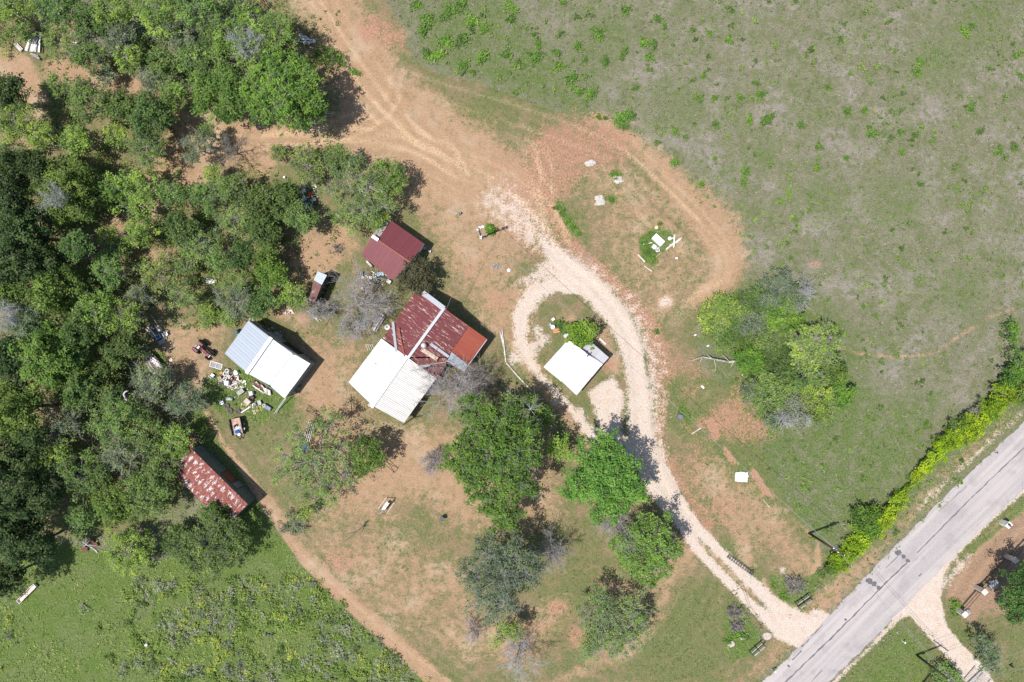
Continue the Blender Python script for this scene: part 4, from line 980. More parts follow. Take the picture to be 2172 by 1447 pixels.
# --- across the road
tree('cedar_tree', 'dark dense tree cut by the right edge across the road', [(2165, 1235, 34, 6.5), (2150, 1270, 32, 6), (2185, 1270, 34, 6.5), (2155, 1300, 24, 5), (2190, 1215, 24, 5)], 'bright', base=(2150, 1235), col=(.050, .115, .024), dens=1.3)
tree('shrub', 'grey green tree beside the far driveway above its gate', [(2085, 1370, 26, 3.6), (2105, 1390, 22, 3.2), (2095, 1408, 20, 3)], 'grey', base=(2086, 1380), cat='tree', dens=1.6, twig=.7)
tree('shrub', 'green bush under the power pole at the bottom right', [(2005, 1428, 24, 2.2), (2025, 1445, 20, 2.0), (1990, 1440, 14, 1.6)], 'mid', cat='bush')
tree('shrub', 'low green clump at the foot of the nearest stone pillar', [(2028, 1285, 9, .6), (2025, 1296, 7, .5)], 'bright', cat='bush')

# --- weeds: shared rosettes
def rosette(seed, n=110, R=1.0, hh=.5, ls=.12):
    rs = np.random.RandomState(seed); k = 9; cc = rs.normal(size=(k, 2)) * R * .36; idx = rs.randint(0, k, n)
    xy = cc[idx] + rs.normal(size=(n, 2)) * R * .22; z = np.abs(rs.normal(.35, .25, n)) * hh
    ct = rs.uniform(.2, .9, k); V, F, Tt = leaves(np.column_stack([xy, z + .03]), np.clip(ct[idx] + rs.normal(0, .12, n), 0, 1), ls, rs, up=.8)
    V[:, 2] = np.maximum(V[:, 2], .012); return quads('weed_leaves', V, F, LEAF, Tt)
ROS = [rosette(200 + i, 250, 1.0, .55, .13) for i in range(7)]
CLUMPS = [(1083, 18, 16), (1084, 42, 12), (1194, 7, 8), (1324, 20, 14), (1395, 40, 13), (1408, 60, 8), (1267, 76, 16), (1138, 93, 13), (1135, 123, 17), (1180, 113, 12), (1186, 138, 15), (1226, 99, 13), (1239, 129, 9),
 (1282, 133, 12), (1320, 113, 14), (1365, 93, 14), (1387, 91, 9), (1379, 119, 13), (1213, 168, 20), (1226, 196, 14), (1252, 199, 16), (1347, 186, 9), (1544, 86, 12), (1491, 160, 9), (1506, 71, 8), (1516, 209, 10), (1568, 206, 10),
 (1611, 199, 12), (1603, 176, 9), (1483, 209, 10), (1318, 250, 22), (1340, 248, 18), (1322, 268, 14), (1269, 247, 9), (1283, 250, 6), (1432, 277, 12), (1393, 303, 8), (1432, 345, 13), (1488, 393, 10), (1581, 365, 14), (1578, 385, 12),
 (1518, 262, 10), (1591, 255, 12), (1624, 255, 13), (1302, 372, 11), (1296, 425, 11), (1515, 337, 7), (958, 23, 19), (981, 10, 16), (945, 36, 14), (908, 43, 17), (898, 66, 16), (998, 50, 16), (1024, 63, 14), (948, 90, 19), (985, 86, 18),
 (925, 123, 20), (905, 113, 12), (1024, 123, 19), (1071, 116, 16), (981, 139, 16), (1004, 156, 9), (885, 13, 13), (752, 156, 13), (720, 124, 13), (1848, 285, 15), (1794, 237, 12), (1698, 265, 12), (1950, 136, 13), (1944, 159, 12), (2043, 70, 14),
 (2057, 229, 13), (1939, 287, 10), (1907, 279, 10), (1912, 322, 9), (2116, 322, 13), (2148, 315, 11), (1670, 411, 11), (1655, 428, 9), (1685, 465, 10), (1756, 184, 9), (1834, 235, 11), (1632, 249, 12), (1619, 262, 8), (2159, 116, 11),
 (1735, 312, 11), (1731, 355, 11), (1796, 335, 9), (2060, 56, 9), (1949, 391, 9), (2076, 279, 9), (1180, 440, 9), (1192, 452, 9), (1204, 468, 10), (1216, 484, 10), (1228, 497, 7), (1364, 512, 12), (1372, 532, 12), (1385, 548, 12), (1380, 497, 9), (1400, 475, 7), (1432, 345, 8),
 (1392, 705, 9), (1640, 1240, 9), (1660, 1262, 12), (1700, 1248, 12), (1562, 1345, 14), (1580, 1350, 12), (1545, 1362, 10), (1565, 1300, 9), (1312, 372, 8), (1448, 870, 12), (1460, 886, 10)]
ZONES = [(0, 0, 1060, 400, 'bright weed clump in the dense patch left of the pasture top'), (1060, 0, 1300, 220, 'green weed clump in the loose rows above the yard boundary'),
 (1300, 0, 1460, 220, 'green weed clump near the top edge right of the loose rows'), (1460, 0, 1640, 280, 'small weed clump in the pasture middle near the top'),
 (1060, 220, 1460, 400, 'weed clump along the yard boundary by the red earth'), (1640, 0, 1900, 500, 'small weed clump in the grey pasture right of the middle'),
 (1900, 0, 2200, 500, 'weed clump in the pasture near the top right corner'), (1460, 280, 1640, 500, 'weed clump beside the curved tan boundary of the yard'),
 (1640, 400, 1700, 500, 'weed clump in the pasture beside the pale tan tongue'), (1160, 400, 1300, 520, 'weed clump of the narrow green strip beside the driveway'),
 (1300, 400, 1420, 600, 'weed clump growing in the weedy island'), (1420, 600, 1480, 1000, 'weed clump by the dark blue basin'), (1500, 1100, 1620, 1447, 'weed clump in the bed left of the driveway mouth'),
 (1620, 1100, 1760, 1447, 'weed clump around the brush pile right of the driveway mouth'), (0, 0, 2200, 1500, 'lone weed clump on the verge')]
for i, (px, py, r) in enumerate(CLUMPS):
    R = r / S; o = link('weed_clump', ROS[i % 7], None, tuple(P(px, py))); o.rotation_euler[2] = i * 1.7; o.scale = (R, R, min(1, .5 + R * .35))
    g_ = random.Random(i).uniform(.8, 1.2); o.color = (.090 * g_, .180 * g_, .030, 1)
    zone = [z_ for z_ in ZONES if z_[0] <= px < z_[2] and z_[1] <= py < z_[3]][0]
    if (px, py) == (1318, 250): zone = (0, 0, 0, 0, 'largest clump of weeds, on the upper rim of the red earth')
    if (px, py) == (1848, 285): zone = (0, 0, 0, 0, 'brightest round weed clump in the grey part of the pasture')
    if (px, py) == (752, 156): zone = (0, 0, 0, 0, 'weed clump at the end of the short row beside the dirt road')
    if (px, py) == (1392, 705): zone = (0, 0, 0, 0, 'single weed clump on the outer verge of the driveway')
    tag(o, zone[4], 'weeds', zone[4].replace('clump', 'clumps'))

def scatter(name, label, mask, n, size, col, hgt, seed, up=.5, clump=6):
    rs = np.random.RandomState(seed); W = mask.reshape(NY, NX); m = np.clip(W, 0, 1).ravel().copy()
    ok = (QX > -150) & (QX < 2325) & (QY > -150) & (QY < 1600); m[~ok] = 0; pr = m / m.sum(); k = n // clump
    ix = rs.choice(len(m), k, p=pr); c = GV[ix][:, :2] + rs.uniform(-.14, .14, (k, 2)); idx = np.repeat(np.arange(k), clump); ct = rs.uniform(.1, .9, k)
    xy = c[idx] + rs.normal(size=(len(idx), 2)) * size * 1.3; z = np.abs(rs.normal(.5, .35, len(idx))) * hgt
    V, F, Tt = leaves(np.column_stack([xy, z + .02]), np.clip(ct[idx] + rs.normal(0, .12, len(idx)), 0, 1), size, rs, up=up); V[:, 2] = np.maximum(V[:, 2], .012)
    o = link(name, quads(name, V, F, LEAF, Tt)); o.color = (*col, 1); return kindly(o, 'stuff', label)
road_free = (sdf_poly([(1610, 1455), (2172, 890), (2400, 680), (2500, 720), (2172, 1045), (1750, 1460), (1500, 1750), (1300, 1750)], QX, QY) < 3)
nobuild = road_free.astype(float)
for q in ([(739, 811), (886, 612), (1033, 720), (925, 803), (856, 898)], [(476, 750), (528, 679), (658, 771), (604, 845)], [(766, 540), (829, 467), (901, 518), (834, 596)], [(1153, 779), (1250, 723), (1292, 758), (1223, 838)], [(358, 996), (404, 950), (526, 1070), (480, 1116)]):
    nobuild *= sdf_poly(q, QX, QY) < 0
fld = A['lush'] * nobuild * (QY > 1225) * (QX < 1000)
thicket_stuff('brush', 'knee high green brush of the lower left field', fld * (.1 + (QX > 260)), 230, (.5, 1.3), (.120, .190, .040), 91, .5)
wood_m = nobuild * (1 - A['straw']) * (1 - A['gravel']) * (sdf_poly([(-120, 340), (60, 350), (200, 500), (270, 690), (300, 830), (360, 880), (370, 960), (380, 1050), (250, 1130), (90, 1050), (-120, 1100)], QX, QY) > 0)
thicket_stuff('understory', 'shaded undergrowth filling the gaps between the tall oaks', wood_m, 190, (1.2, 2.6), (.085, .135, .034), 95, 1.3)
wood2 = nobuild * (1 - A['straw']) * (sdf_poly([(-120, -60), (500, -60), (650, 60), (700, 220), (560, 240), (400, 230), (540, 400), (660, 480), (560, 620), (300, 600), (200, 480), (60, 330), (-120, 300)], QX, QY) > 0)
thicket_stuff('understory', 'low brush between the mesquite trees', wood2, 150, (.6, 1.5), (.110, .165, .042), 96, 1.0)
pm_ = nobuild * np.clip(1 - A['lawn'] - A['lush'] - A['brown'] - A['gravel'], 0, 1) * (QX > 820) * (QY < 1150)
thicket_stuff('weeds', 'small green weed tufts all through the pasture', pm_ * (.25 + (.5 + .5 * np.sin(QX * .017 + 2 * np.sin(QY * .011))) ** 2), 420, (.18, .55), (.105, .175, .040), 97, .6)
thicket_stuff('brush', 'yellowish brush of the lower left field', fld * (.1 + (QX > 330)), 110, (.4, 1.0), (.185, .240, .045), 92, .5)
thicket_stuff('brush', 'grey green brush of the lower left field', fld * (.1 + (QX > 260)), 120, (.4, 1.1), (.170, .195, .125), 93, .6)
past_m = np.clip(1 - A['lawn'] - A['lush'] - A['brown'] - A['gravel'], 0, 1) * nobuild
nz_ = .5 + .5 * np.sin(QX * .021 + 1.3 * np.sin(QY * .013)) * np.sin(QY * .027 + 1.1 * np.sin(QX * .017))
scatter('pasture_weeds', 'sparse green weeds through the rough pasture', past_m * (.10 + nz_ ** 2), 30000, .10, (.100, .165, .040), .10, 5, up=1.6)
scatter('dead_grass', 'grey dead stalks standing in the rough pasture', past_m * (.25 + (1 - nz_) ** 2), 30000, .09, (.190, .172, .138), .07, 6, up=1.5)
scatter('tall_weeds', 'deep green weeds of the lower left field', A['lush'] * nobuild * (.25 + nz_), 36000, .09, (.130, .205, .048), .10, 7, up=2.0)
scatter('yellow_weeds', 'yellow green patches in the lower left field', A['lush'] * nobuild * (nz_ > .55) * (QX < 1000), 16000, .09, (.200, .250, .070), .12, 8, up=2.0)
scatter('grey_stalks', 'grey dead stalks in the lower left field', A['lush'] * nobuild * (nz_ < .42) * (QY > 1230) * (QX > 280), 9000, .09, (.24, .235, .20), .4, 9, up=.8)
scatter('lawn_tufts', 'short tufts in the mown yard', A['lawn'] * np.clip(A['green'] - .3, 0, 1) * (1 - A['gravel']) * (1 - A['straw']) * (1 - A['lush']) * nobuild, 18000, .085, (.120, .160, .050), .04, 10, up=2)
und = np.clip(1 - A['gravel'], 0, 1) * ((QX < 720) & (QY < 700)) * nobuild * (nz_ > .45) * (1 - A['straw'] * .8)
scatter('undergrowth', 'green undergrowth beneath the trees', und, 34000, .13, (.105, .155, .038), .22, 12)
# ---------------------------------------------------------------- buildings
def metal(base, streak, sc=(6, .35, 1), amt=.5, rough=.45, metallic=0.0, fine=.1, patch=None, pamt=.5, base2=None, spec=.35, dash=False):
    """painted or galvanised sheet; stains run down the slope (local y)"""
    t = NT('sheet_metal'); o = t.obj()
    n1 = t.noise(t.mapping(o, sc), 1, 4, .65); n2 = t.noise(o, .8, 4, .6); n3 = t.noise(t.mapping(o, (9, 1.2, 1)), 1, 3, .7)
    rnd = t.n('ShaderNodeObjectInfo').outputs['Random']
    c = t.mix(t.math('MULTIPLY_ADD', rnd, .6, t.math('MULTIPLY', n2, .4)), base, base2 or tuple(x * (1 - fine * 2) for x in base))
    c = t.mix(t.math('MULTIPLY', t.ss(n1, .52, .72), amt), c, streak)
    if dash:
        d = t.noise(t.mapping(o, (7.5, .9, 1), (0, 0, 0)), 1, 5, .85); ln = t.noise(t.mapping(o, (5.5, .05, 1)), 1, 1, .5)
        c = t.mix(t.math('MULTIPLY', t.ss(d, .53, .61), t.ss(ln, .46, .56)), c, (.62, .50, .42))
    if patch: c = t.mix(t.math('MULTIPLY', t.ss(n3, .55 + (1 - pamt) * .1, .66 + (1 - pamt) * .1), t.ss(n2, .45, .6)), c, patch)
    return t.out(c, rough, metallic, spec)
WHITE = metal((.66, .645, .615), (.43, .35, .29), (5.5, .16, 1), .68, .4, base2=(.62, .60, .565))
WHITE2 = metal((.67, .665, .66), (.56, .54, .52), (6, .3, 1), .3, .35, fine=.01)
BLUEW = metal((.40, .435, .49), (.33, .36, .42), (5, .3, 1), .35, .3, fine=.03, spec=.5)
GALV = metal((.46, .50, .54), (.30, .27, .26), (5, .5, 1), .45, .38, .25, patch=(.33, .22, .18), pamt=.3)
FLASH = metal((.44, .45, .48), (.36, .33, .33), (3, 1, 1), .4, .4)
RED = metal((.140, .036, .040), (.215, .075, .058), (5, .25, 1), .55, .5, base2=(.165, .042, .043), dash=True)
REDO = metal((.25, .055, .035), (.33, .105, .060), (3, 1.2, 1), .7, .55, base2=(.30, .075, .045))
RED2 = metal((.155, .042, .050), (.20, .062, .062), (6, .2, 1), .5, .5, base2=(.175, .048, .055))
DECK = pm((.16, .12, .09), .9); WALLW = pm((.42, .40, .37), .8, var=.2); WALLG = pm((.20, .24, .24), .6, var=.3, scale=1.2); WALLD = pm((.10, .13, .125), .7, var=.4)
WOODG = pm((.34, .31, .29), .9, var=.4, scale=4, c2=(.17, .14, .12)); DARK = pm((.015, .015, .016), .7)
CONC = pm((.40, .37, .34), .9, var=.25)

def to_local(root):
    Mi = (Matrix.Translation(root.location) @ Matrix.Rotation(root.rotation_euler[2], 4, 'Z')).inverted()
    return lambda v: Mi @ Vector(v)
SHEETS = [0]
def roof(root, pts, mat, w=.9, rib=.23, rh=.03, name='roof_sheet', matfn=None, thick=.08, label=None, jit=.012, over=0.0, down=None):
    """pts: (px,py,z) corners of one plane; cut into ribbed sheets running down the slope"""
    L = to_local(root); Q = [L(P(*p)) for p in pts]; n = Vector((0, 0, 0)); k = len(Q)
    for i in range(k): n += Q[i].cross(Q[(i + 1) % k])
    n.normalize()
    if n.z < 0: n = -n; Q = Q[::-1]
    cq = sum(Q, Vector((0, 0, 0))) / k; Q = [q + Vector((0, 0, -(q - cq).dot(n) / n.z)) for q in Q]
    s = Vector((0, 0, -1)); s = (s - n * s.dot(n))
    if down is not None:
        s = L(P(*down[1])) - L(P(*down[0])); s = s - n * s.dot(n)
    s.normalize(); e = n.cross(s); o = Q[0]
    uv = [((q - o).dot(e), (q - o).dot(s)) for q in Q]
    def span(u):
        vs = []
        for i in range(k):
            (u0, v0), (u1, v1) = uv[i], uv[(i + 1) % k]
            if (u0 - u) * (u1 - u) <= 0 and abs(u1 - u0) > 1e-9: vs.append(v0 + (v1 - v0) * (u - u0) / (u1 - u0))
        return (min(vs), max(vs)) if vs else None
    ua, ub = min(a for a, _ in uv), max(a for a, _ in uv); ns = max(1, round((ub - ua) / w)); w = (ub - ua) / ns; kr = max(1, round(w / rib)); rp = w / kr
    # local frame of the texture: x along the eave, y down the slope
    ang = math.atan2(s.y, s.x) - math.pi / 2
    g = G(); top = [q - n * .02 for q in Q]; bot = [q - n * (.02 + thick) for q in Q]
    g.add(top + bot, [tuple(range(k)), tuple(range(k, 2 * k))[::-1]] + [(i, k + i, k + (i + 1) % k, (i + 1) % k) for i in range(k)])
    if not any(c.name.startswith('roof_deck') and c.get('k') == 0 for c in ()): g.part('roof_deck', DECK, root)
    for i in range(ns):
        u0 = ua + i * w; us = []
        for r in range(kr):
            b = u0 + r * rp; us += [(b + .004, 0), (b + rp * .56, 0), (b + rp * .68, rh), (b + rp * .88, rh)]
        us.append((u0 + w - .004, 0)); lift = .004 * (i % 2) + random.uniform(0, .006); ext = random.uniform(-jit, jit)
        V = []; F = []
        us = [(max(ua + .001, min(ub - .001, u)), h) for u, h in us]
        for u, h in us:
            sp = span(u)
            if sp is None: continue
            for v in (sp[0], sp[1] + ext + over): V.append(o + e * u + s * v + n * (h + lift))
        for j in range(len(V) // 2 - 1): F.append((2 * j, 2 * j + 1, 2 * j + 3, 2 * j + 2))
        # rotate into a frame whose y runs downhill so the stains do too
        Rz = Matrix.Rotation(-ang, 3, 'Z'); V = [Rz @ v for v in V]
        gg = G(); gg.v = [tuple(v) for v in V]; gg.f = F
        m = matfn(i, ns) if matfn else mat
        ob = gg.part(name, m, root); ob.rotation_euler[2] = ang; SHEETS[0] += 1
        if label: ob['label'] = label
def flashing(root, a, b, w=.25, mat=None, h=.03, name='ridge_cap', lift=.09):
    if name in ('patch_strip', 'hip_cap', 'valley_strip'): lift += .12
    L = to_local(root); p = L(P(*a)); q = L(P(*b)); p.z += lift; q.z += lift
    G().bar(p, q, w, h).part(name, mat or FLASH, root)
def walls(root, pts, mat, inset=.35, z0=0.0, name='wall', drop=.14):
    """pts: (px,py,ztop) outline; walls stand inside the eaves"""
    L = to_local(root); Q = [L(P(*p)) for p in pts]; c = sum(Q, Vector((0, 0, 0))) / len(Q); out = []
    for q in Q:
        d = Vector((q.x - c.x, q.y - c.y, 0)); l = d.length; d = d * ((l - inset * 1.3) / l); out.append((c.x + d.x, c.y + d.y, q.z - drop))
    n = len(out)
    for i in range(n):
        a, b = out[i], out[(i + 1) % n]; ex = Vector((b[0] - a[0], b[1] - a[1], 0))
        if ex.length < .3: continue
        nn = Vector((ex.y, -ex.x, 0)).normalized() * .06
        g = G(); vs = [(a[0], a[1], z0), (b[0], b[1], z0), (b[0], b[1], b[2]), (a[0], a[1], a[2])]; vs += [(v[0] - nn.x, v[1] - nn.y, v[2]) for v in vs]
        g.add(vs, [(0, 1, 2, 3), (7, 6, 5, 4), (0, 4, 5, 1), (1, 5, 6, 2), (2, 6, 7, 3), (3, 7, 4, 0)]); g.part(name, mat, root)
    return out
def opening(root, out, i, u, zc, w, h, mat, name='window', frame=None):
    """a window or door set proud on wall i of a walls() outline"""
    n = len(out); a = Vector(out[i]); b = Vector(out[(i + 1) % n]); c = a.lerp(b, u); c.z = zc; d = Vector((b.x - a.x, b.y - a.y, 0)).normalized(); rz = math.atan2(d.y, d.x)
    f = G().box((c.x, c.y, zc), (w + .16, .16, h + .16), rz).part(name, frame or pm((.6, .58, .55), .7), root)
    G().box((c.x, c.y, zc), (w, .20, h), rz).part('pane' if name == 'window' else 'door_leaf', mat, f)
GLASS = pm((.03, .04, .045), .12, spec=.6, var=.1)

# --- the house: white gable wing and older red gable wing
hc = P(880, 755); hr = thing('house', 'house roofed half in red sheets and half in white, largest building', 'house', (hc.x, hc.y, 0), math.radians(54.5))
out = walls(hr, [(739, 811, 2.5), (809, 718, 2.5), (862, 758, 4.3), (925, 803, 2.5), (856, 898, 2.5), (791, 860, 4.3)], WALLW)
opening(hr, out, 0, .3, 1.4, 1.1, 1.1, GLASS); opening(hr, out, 0, .7, 1.4, 1.1, 1.1, GLASS); opening(hr, out, 4, .5, 1.05, 1.0, 2.1, WOODG, 'door'); opening(hr, out, 3, .5, 1.4, 1.4, 1.1, GLASS)
out = walls(hr, [(809, 718, 2.4), (886, 612, 2.4), (942, 655, 4.3), (1033, 720, 2.4), (984, 787, 2.4), (947, 775, 2.9), (925, 800, 2.4), (865, 757, 4.1)], WALLW)
opening(hr, out, 0, .5, 1.4, 1.1, 1.1, GLASS); opening(hr, out, 2, .5, 1.4, 1.2, 1.1, GLASS); opening(hr, out, 3, .5, 1.05, 1.0, 2.1, WOODG, 'door')
roof(hr, [(739, 811, 2.5), (809, 718, 2.5), (863, 757, 4.3), (791, 861, 4.3)], WHITE, .88, .22, .032)
roof(hr, [(863, 757, 4.3), (925, 803, 2.5), (856, 898, 2.5), (791, 861, 4.3)], WHITE, .88, .22, .032)
flashing(hr, (864, 755, 4.3), (788, 864, 4.3), .42, WHITE2)
# red wing
roof(hr, [(886, 612, 2.4), (942, 655, 4.3), (866, 760, 4.3), (841, 744, 3.55), (834, 688, 2.40)], RED, .66, .22, .018, matfn=lambda i, n: WHITE2 if False else RED)
roof(hr, [(834, 689, 2.36), (840, 745, 3.1), (809, 718, 2.36)], RED, .66, .22, .018)
roof(hr, [(942, 655, 4.3), (994, 692, 3.2), (952, 752, 3.25), (947, 757, 3.22), (868, 757, 4.3)], RED, .66, .22, .018)
roof(hr, [(994, 693, 3.18), (1033, 720, 2.4), (984, 787, 2.4), (952, 753, 3.1)], REDO, .66, .22, .018, label='orange red sheet newer than the rest')
roof(hr, [(869, 760, 3.95), (948, 759, 3.05), (945, 777, 2.85), (888, 778, 3.4)], RED, .66, .22, .018)
roof(hr, [(890, 780, 3.3), (944, 779, 2.8), (925, 803, 2.42)], RED, .66, .22, .018)
roof(hr, [(958, 747, 3.22), (992, 773, 2.55), (984, 788, 2.5), (948, 767, 3.25)], GALV, .8, .2, .012, label='bluish galvanised patch sheet')
flashing(hr, (943, 653, 4.33), (865, 760, 4.33), .34); flashing(hr, (889, 615, 2.5), (942, 655, 4.3), .62, name='verge_cap', h=.02)
flashing(hr, (834, 683, 2.45), (841, 746, 3.5), .30, name='valley_strip'); flashing(hr, (896, 717, 4.0), (952, 757, 3.2), .34, name='patch_strip', h=.02)
flashing(hr, (886, 735, 4.02), (928, 762, 3.4), .52, name='patch_strip', h=.02, mat=pm((.50, .44, .36), .6, var=.3, c2=(.36, .22, .15)))
flashing(hr, (889, 780, 3.4), (912, 774, 3.2), .30, name='patch_strip', h=.02)
flashing(hr, (845, 696, 3.1), (859, 757, 4.0), .16, name='hip_cap', mat=REDO); flashing(hr, (886, 776, 3.45), (946, 768, 3.1), .12, name='hip_cap', mat=pm((.36, .26, .16), .7)); flashing(hr, (946, 766, 3.3), (953, 766, 3.3), .1, name='hip_cap')
flashing(hr, (1033, 720, 2.42), (984, 788, 2.42), .08, name='eave_trim', h=.08, lift=-.02); flashing(hr, (942, 655, 4.35), (1033, 720, 2.45), .07, name='verge_trim', h=.06, mat=REDO)
L = to_local(hr); q = L(P(899, 733, 4.4)); vent = G().cyl((q.x, q.y, q.z - .8), (q.x, q.y, q.z), .11, n=12).part('vent_pipe', FLASH, hr)
G().lathe((q.x, q.y, q.z), [(.13, -.04), (.30, .03), (.34, .16), (.30, .30), (.12, .40)], 16).part('turbine_cap', pm((.62, .62, .60), .35, .3), vent, True)
q = L(P(843, 768, 3.0)); q2 = L(P(790, 831, 2.9))
for qq in (L(P(797, 771, 3.35)), L(P(788, 832, 3.2))): G().cyl((qq.x, qq.y, qq.z), (qq.x, qq.y, qq.z + .22), .05, n=8).part('vent_pipe', DARK, hr)

# --- workshop
wc = P(570, 757); wr = thing('workshop', 'workshop with one bluish roof slope and one dazzling white slope', 'building', (wc.x, wc.y, 0), math.radians(54.5))
outw = walls(wr, [(476.6, 750, 2.7), (527.7, 679, 2.7), (576, 717, 4.3), (658, 771, 2.6), (603.7, 845, 2.6), (523.6, 791, 4.3)], WALLG, .12)
opening(wr, outw, 2, .4, 1.3, 2.6, 2.5, DARK, 'door', pm((.3, .33, .33), .6)); opening(wr, outw, 1, .5, 1.5, 1.2, 1.0, GLASS)
roof(wr, [(476.6, 750, 2.7), (527.7, 679.4, 2.7), (575, 717, 4.3), (522.5, 790.5, 4.3)], BLUEW, .76, .38, .03)
roof(wr, [(575, 717, 4.3), (621, 750, 3.2), (572, 817.6, 3.2), (522.5, 790.5, 4.3)], WHITE2, .72, .18, .022)
roof(wr, [(621.4, 750, 3.16), (658.3, 771.3, 2.6), (603.7, 845.2, 2.6), (572, 818, 3.16)], WHITE2, .9, .3, .006, label='smooth brighter awning sheet')
flashing(wr, (576, 716, 4.33), (523, 792, 4.33), .42, WHITE2)

# --- red roofed cottage
cc = P(833, 530); cr_ = thing('cottage', 'small cottage with dull red sheet roof and a stub porch', 'house', (cc.x, cc.y, 0), math.radians(-38))
out = walls(cr_, [(766, 540.5, 2.3), (790, 502, 3.4), (829, 467.6, 2.3), (901, 518, 2.3), (870, 556, 3.4), (834, 595.7, 2.3)], pm((.62, .60, .57), .8))
opening(cr_, out, 3, .5, 1.3, .9, 1.1, GLASS); opening(cr_, out, 5, .3, 1.3, .9, 1.0, GLASS); opening(cr_, out, 5, .7, 1.0, .9, 2.0, WOODG, 'door')
roof(cr_, [(802, 509.5, 3.4), (870.4, 556.3, 3.4), (834, 595.7, 2.3), (766, 540.5, 2.3), (789, 501.5, 3.38)], RED2, .66, .22, .016)
roof(cr_, [(803, 508.5, 3.4), (829.3, 467.6, 2.3), (901, 518, 2.3), (870.6, 555.6, 3.4)], RED2, .66, .22, .016)
flashing(cr_, (800, 508, 3.42), (870.5, 556.5, 3.42), .14, REDO); flashing(cr_, (789.5, 501, 3.45), (803, 510, 3.45), .42, pm((.7, .68, .66), .5), name='patch_strip')
roof(cr_, [(789, 499, 3.0), (803, 507, 3.1), (825, 474, 2.35), (822, 464, 2.3)], WOODG, .3, .3, .004, name='porch_board', thick=.05, down=((789, 499, 3.0), (822, 464, 2.3)))

# --- white shed in the driveway loop
sc_ = P(1222, 780); sr = thing('shed', 'white metal shed with a grey ribbed lean-to, inside the driveway loop', 'shed', (sc_.x, sc_.y, 0), math.radians(49))
outs = walls(sr, [(1153, 779, 2.5), (1205.6, 720.4, 2.5), (1241, 747, 3.3), (1277, 774, 2.5), (1222.7, 838.5, 2.5), (1188, 808, 3.3)], WALLW, .15)
opening(sr, outs, 4, .5, 1.2, 2.4, 2.2, pm((.5, .5, .49), .5), 'door')
roof(sr, [(1153, 778.8, 2.5), (1205.6, 720.4, 2.5), (1241, 747, 3.3), (1188, 808, 3.3)], WHITE2, .9, .3, .06)
roof(sr, [(1241.4, 747, 3.3), (1277, 774, 2.5), (1222.7, 838.5, 2.5), (1188.4, 808.5, 3.3)], WHITE2, .9, .22, .02)
flashing(sr, (1241, 747, 3.34), (1188, 808, 3.34), .22, WHITE2); flashing(sr, (1227, 739, 2.9), (1277, 774.5, 2.55), .30, WHITE2, name='joint_strip', h=.02)
walls(sr, [(1229, 740, 2.4), (1250, 723, 2.2), (1291.6, 758.4, 2.2), (1278, 775, 2.4)], WALLW, .1)
roof(sr, [(1228, 738.3, 2.42), (1250.3, 723, 2.25), (1291.6, 758.4, 2.25), (1277.6, 773.8, 2.42)], metal((.50, .49, .51), (.36, .35, .36), (6, .3, 1), .4, .4), .72, .18, .035, label='grey ribbed lean-to sheet')
L = to_local(sr); q = L(P(1248, 753, 3.25)); G().box((q.x, q.y, q.z), (.5, .12, .05), 1.57 * 0).part('vent_slot', DARK, sr)

# --- long rusty shed at the lower left
lc_ = P(442, 1035); lr = thing('shed', 'long open shed whose roof is chequered rust red and bare zinc', 'shed', (lc_.x, lc_.y, 0), math.radians(-44))
t = NT('rusty_zinc'); o = t.obj(); n1 = t.noise(t.mapping(o, (3.2, .75, 1)), 1, 4, .7); n2 = t.noise(o, 2.2, 4, .7); n3 = t.noise(t.mapping(o, (6, 2.2, 1)), 1, 4, .75)
wv = t.n('ShaderNodeTexVoronoi', feature='F1'); t.put(wv.inputs['Vector'], t.mapping(o, (1.45, .72, 0))); wv.inputs['Scale'].default_value = 1.0; wv.inputs['Randomness'].default_value = .3
pt = t.ss(t.math('ADD', wv.outputs['Distance'], t.math('MULTIPLY', t.math('SUBTRACT', n3, .5), 2.2)), .30, .16)
c = t.mix(t.ss(n2, .4, .65), (.165, .045, .042), (.27, .085, .055)); c = t.mix(pt, c, t.mix(t.ss(n1, .45, .6), (.55, .47, .43), (.50, .52, .56)))
RZ = t.out(c, .55, .1)
outl = walls(lr, [(404, 950, 3.2), (525.6, 1069.7, 3.2), (479.6, 1116, 2.2), (358, 996, 2.2)], WALLD, .12)
opening(lr, outl, 0, .56, 1.3, 1.6, 2.0, pm((.16, .06, .04), .8), 'door', DARK); opening(lr, outl, 0, .72, 1.3, .9, 1.9, pm((.14, .18, .2), .6), 'door', DARK)
roof(lr, [(404, 950, 3.2), (525.6, 1069.7, 3.2), (479.6, 1116, 2.2), (358, 996, 2.2)], RZ, .66, .22, .018, jit=.05)
ls_ = thing('loose_sheet', 'loose rusty zinc sheets curling off the upper end of the long shed', 'sheet metal', tuple(P(400, 940, 3.0)), math.radians(-30)); ls_.rotation_euler[0] = .12
for i in range(4):
    g = G(); w_ = .32; V = []; F = []
    for j in range(9):
        x = (j - 4) * w_ / 8; V += [(x, -.9, .03 * math.sin(j * 1.6)), (x, .95, .03 * math.sin(j * 1.6) + .12 * i)]
    for j in range(8): F.append((2 * j, 2 * j + 1, 2 * j + 3, 2 * j + 2))
    g.add(V, F); g.part('sheet', RZ, ls_, loc=((i - 1.5) * .34, (i % 2) * .12, .02 * i), rz=.06 * (i - 1))

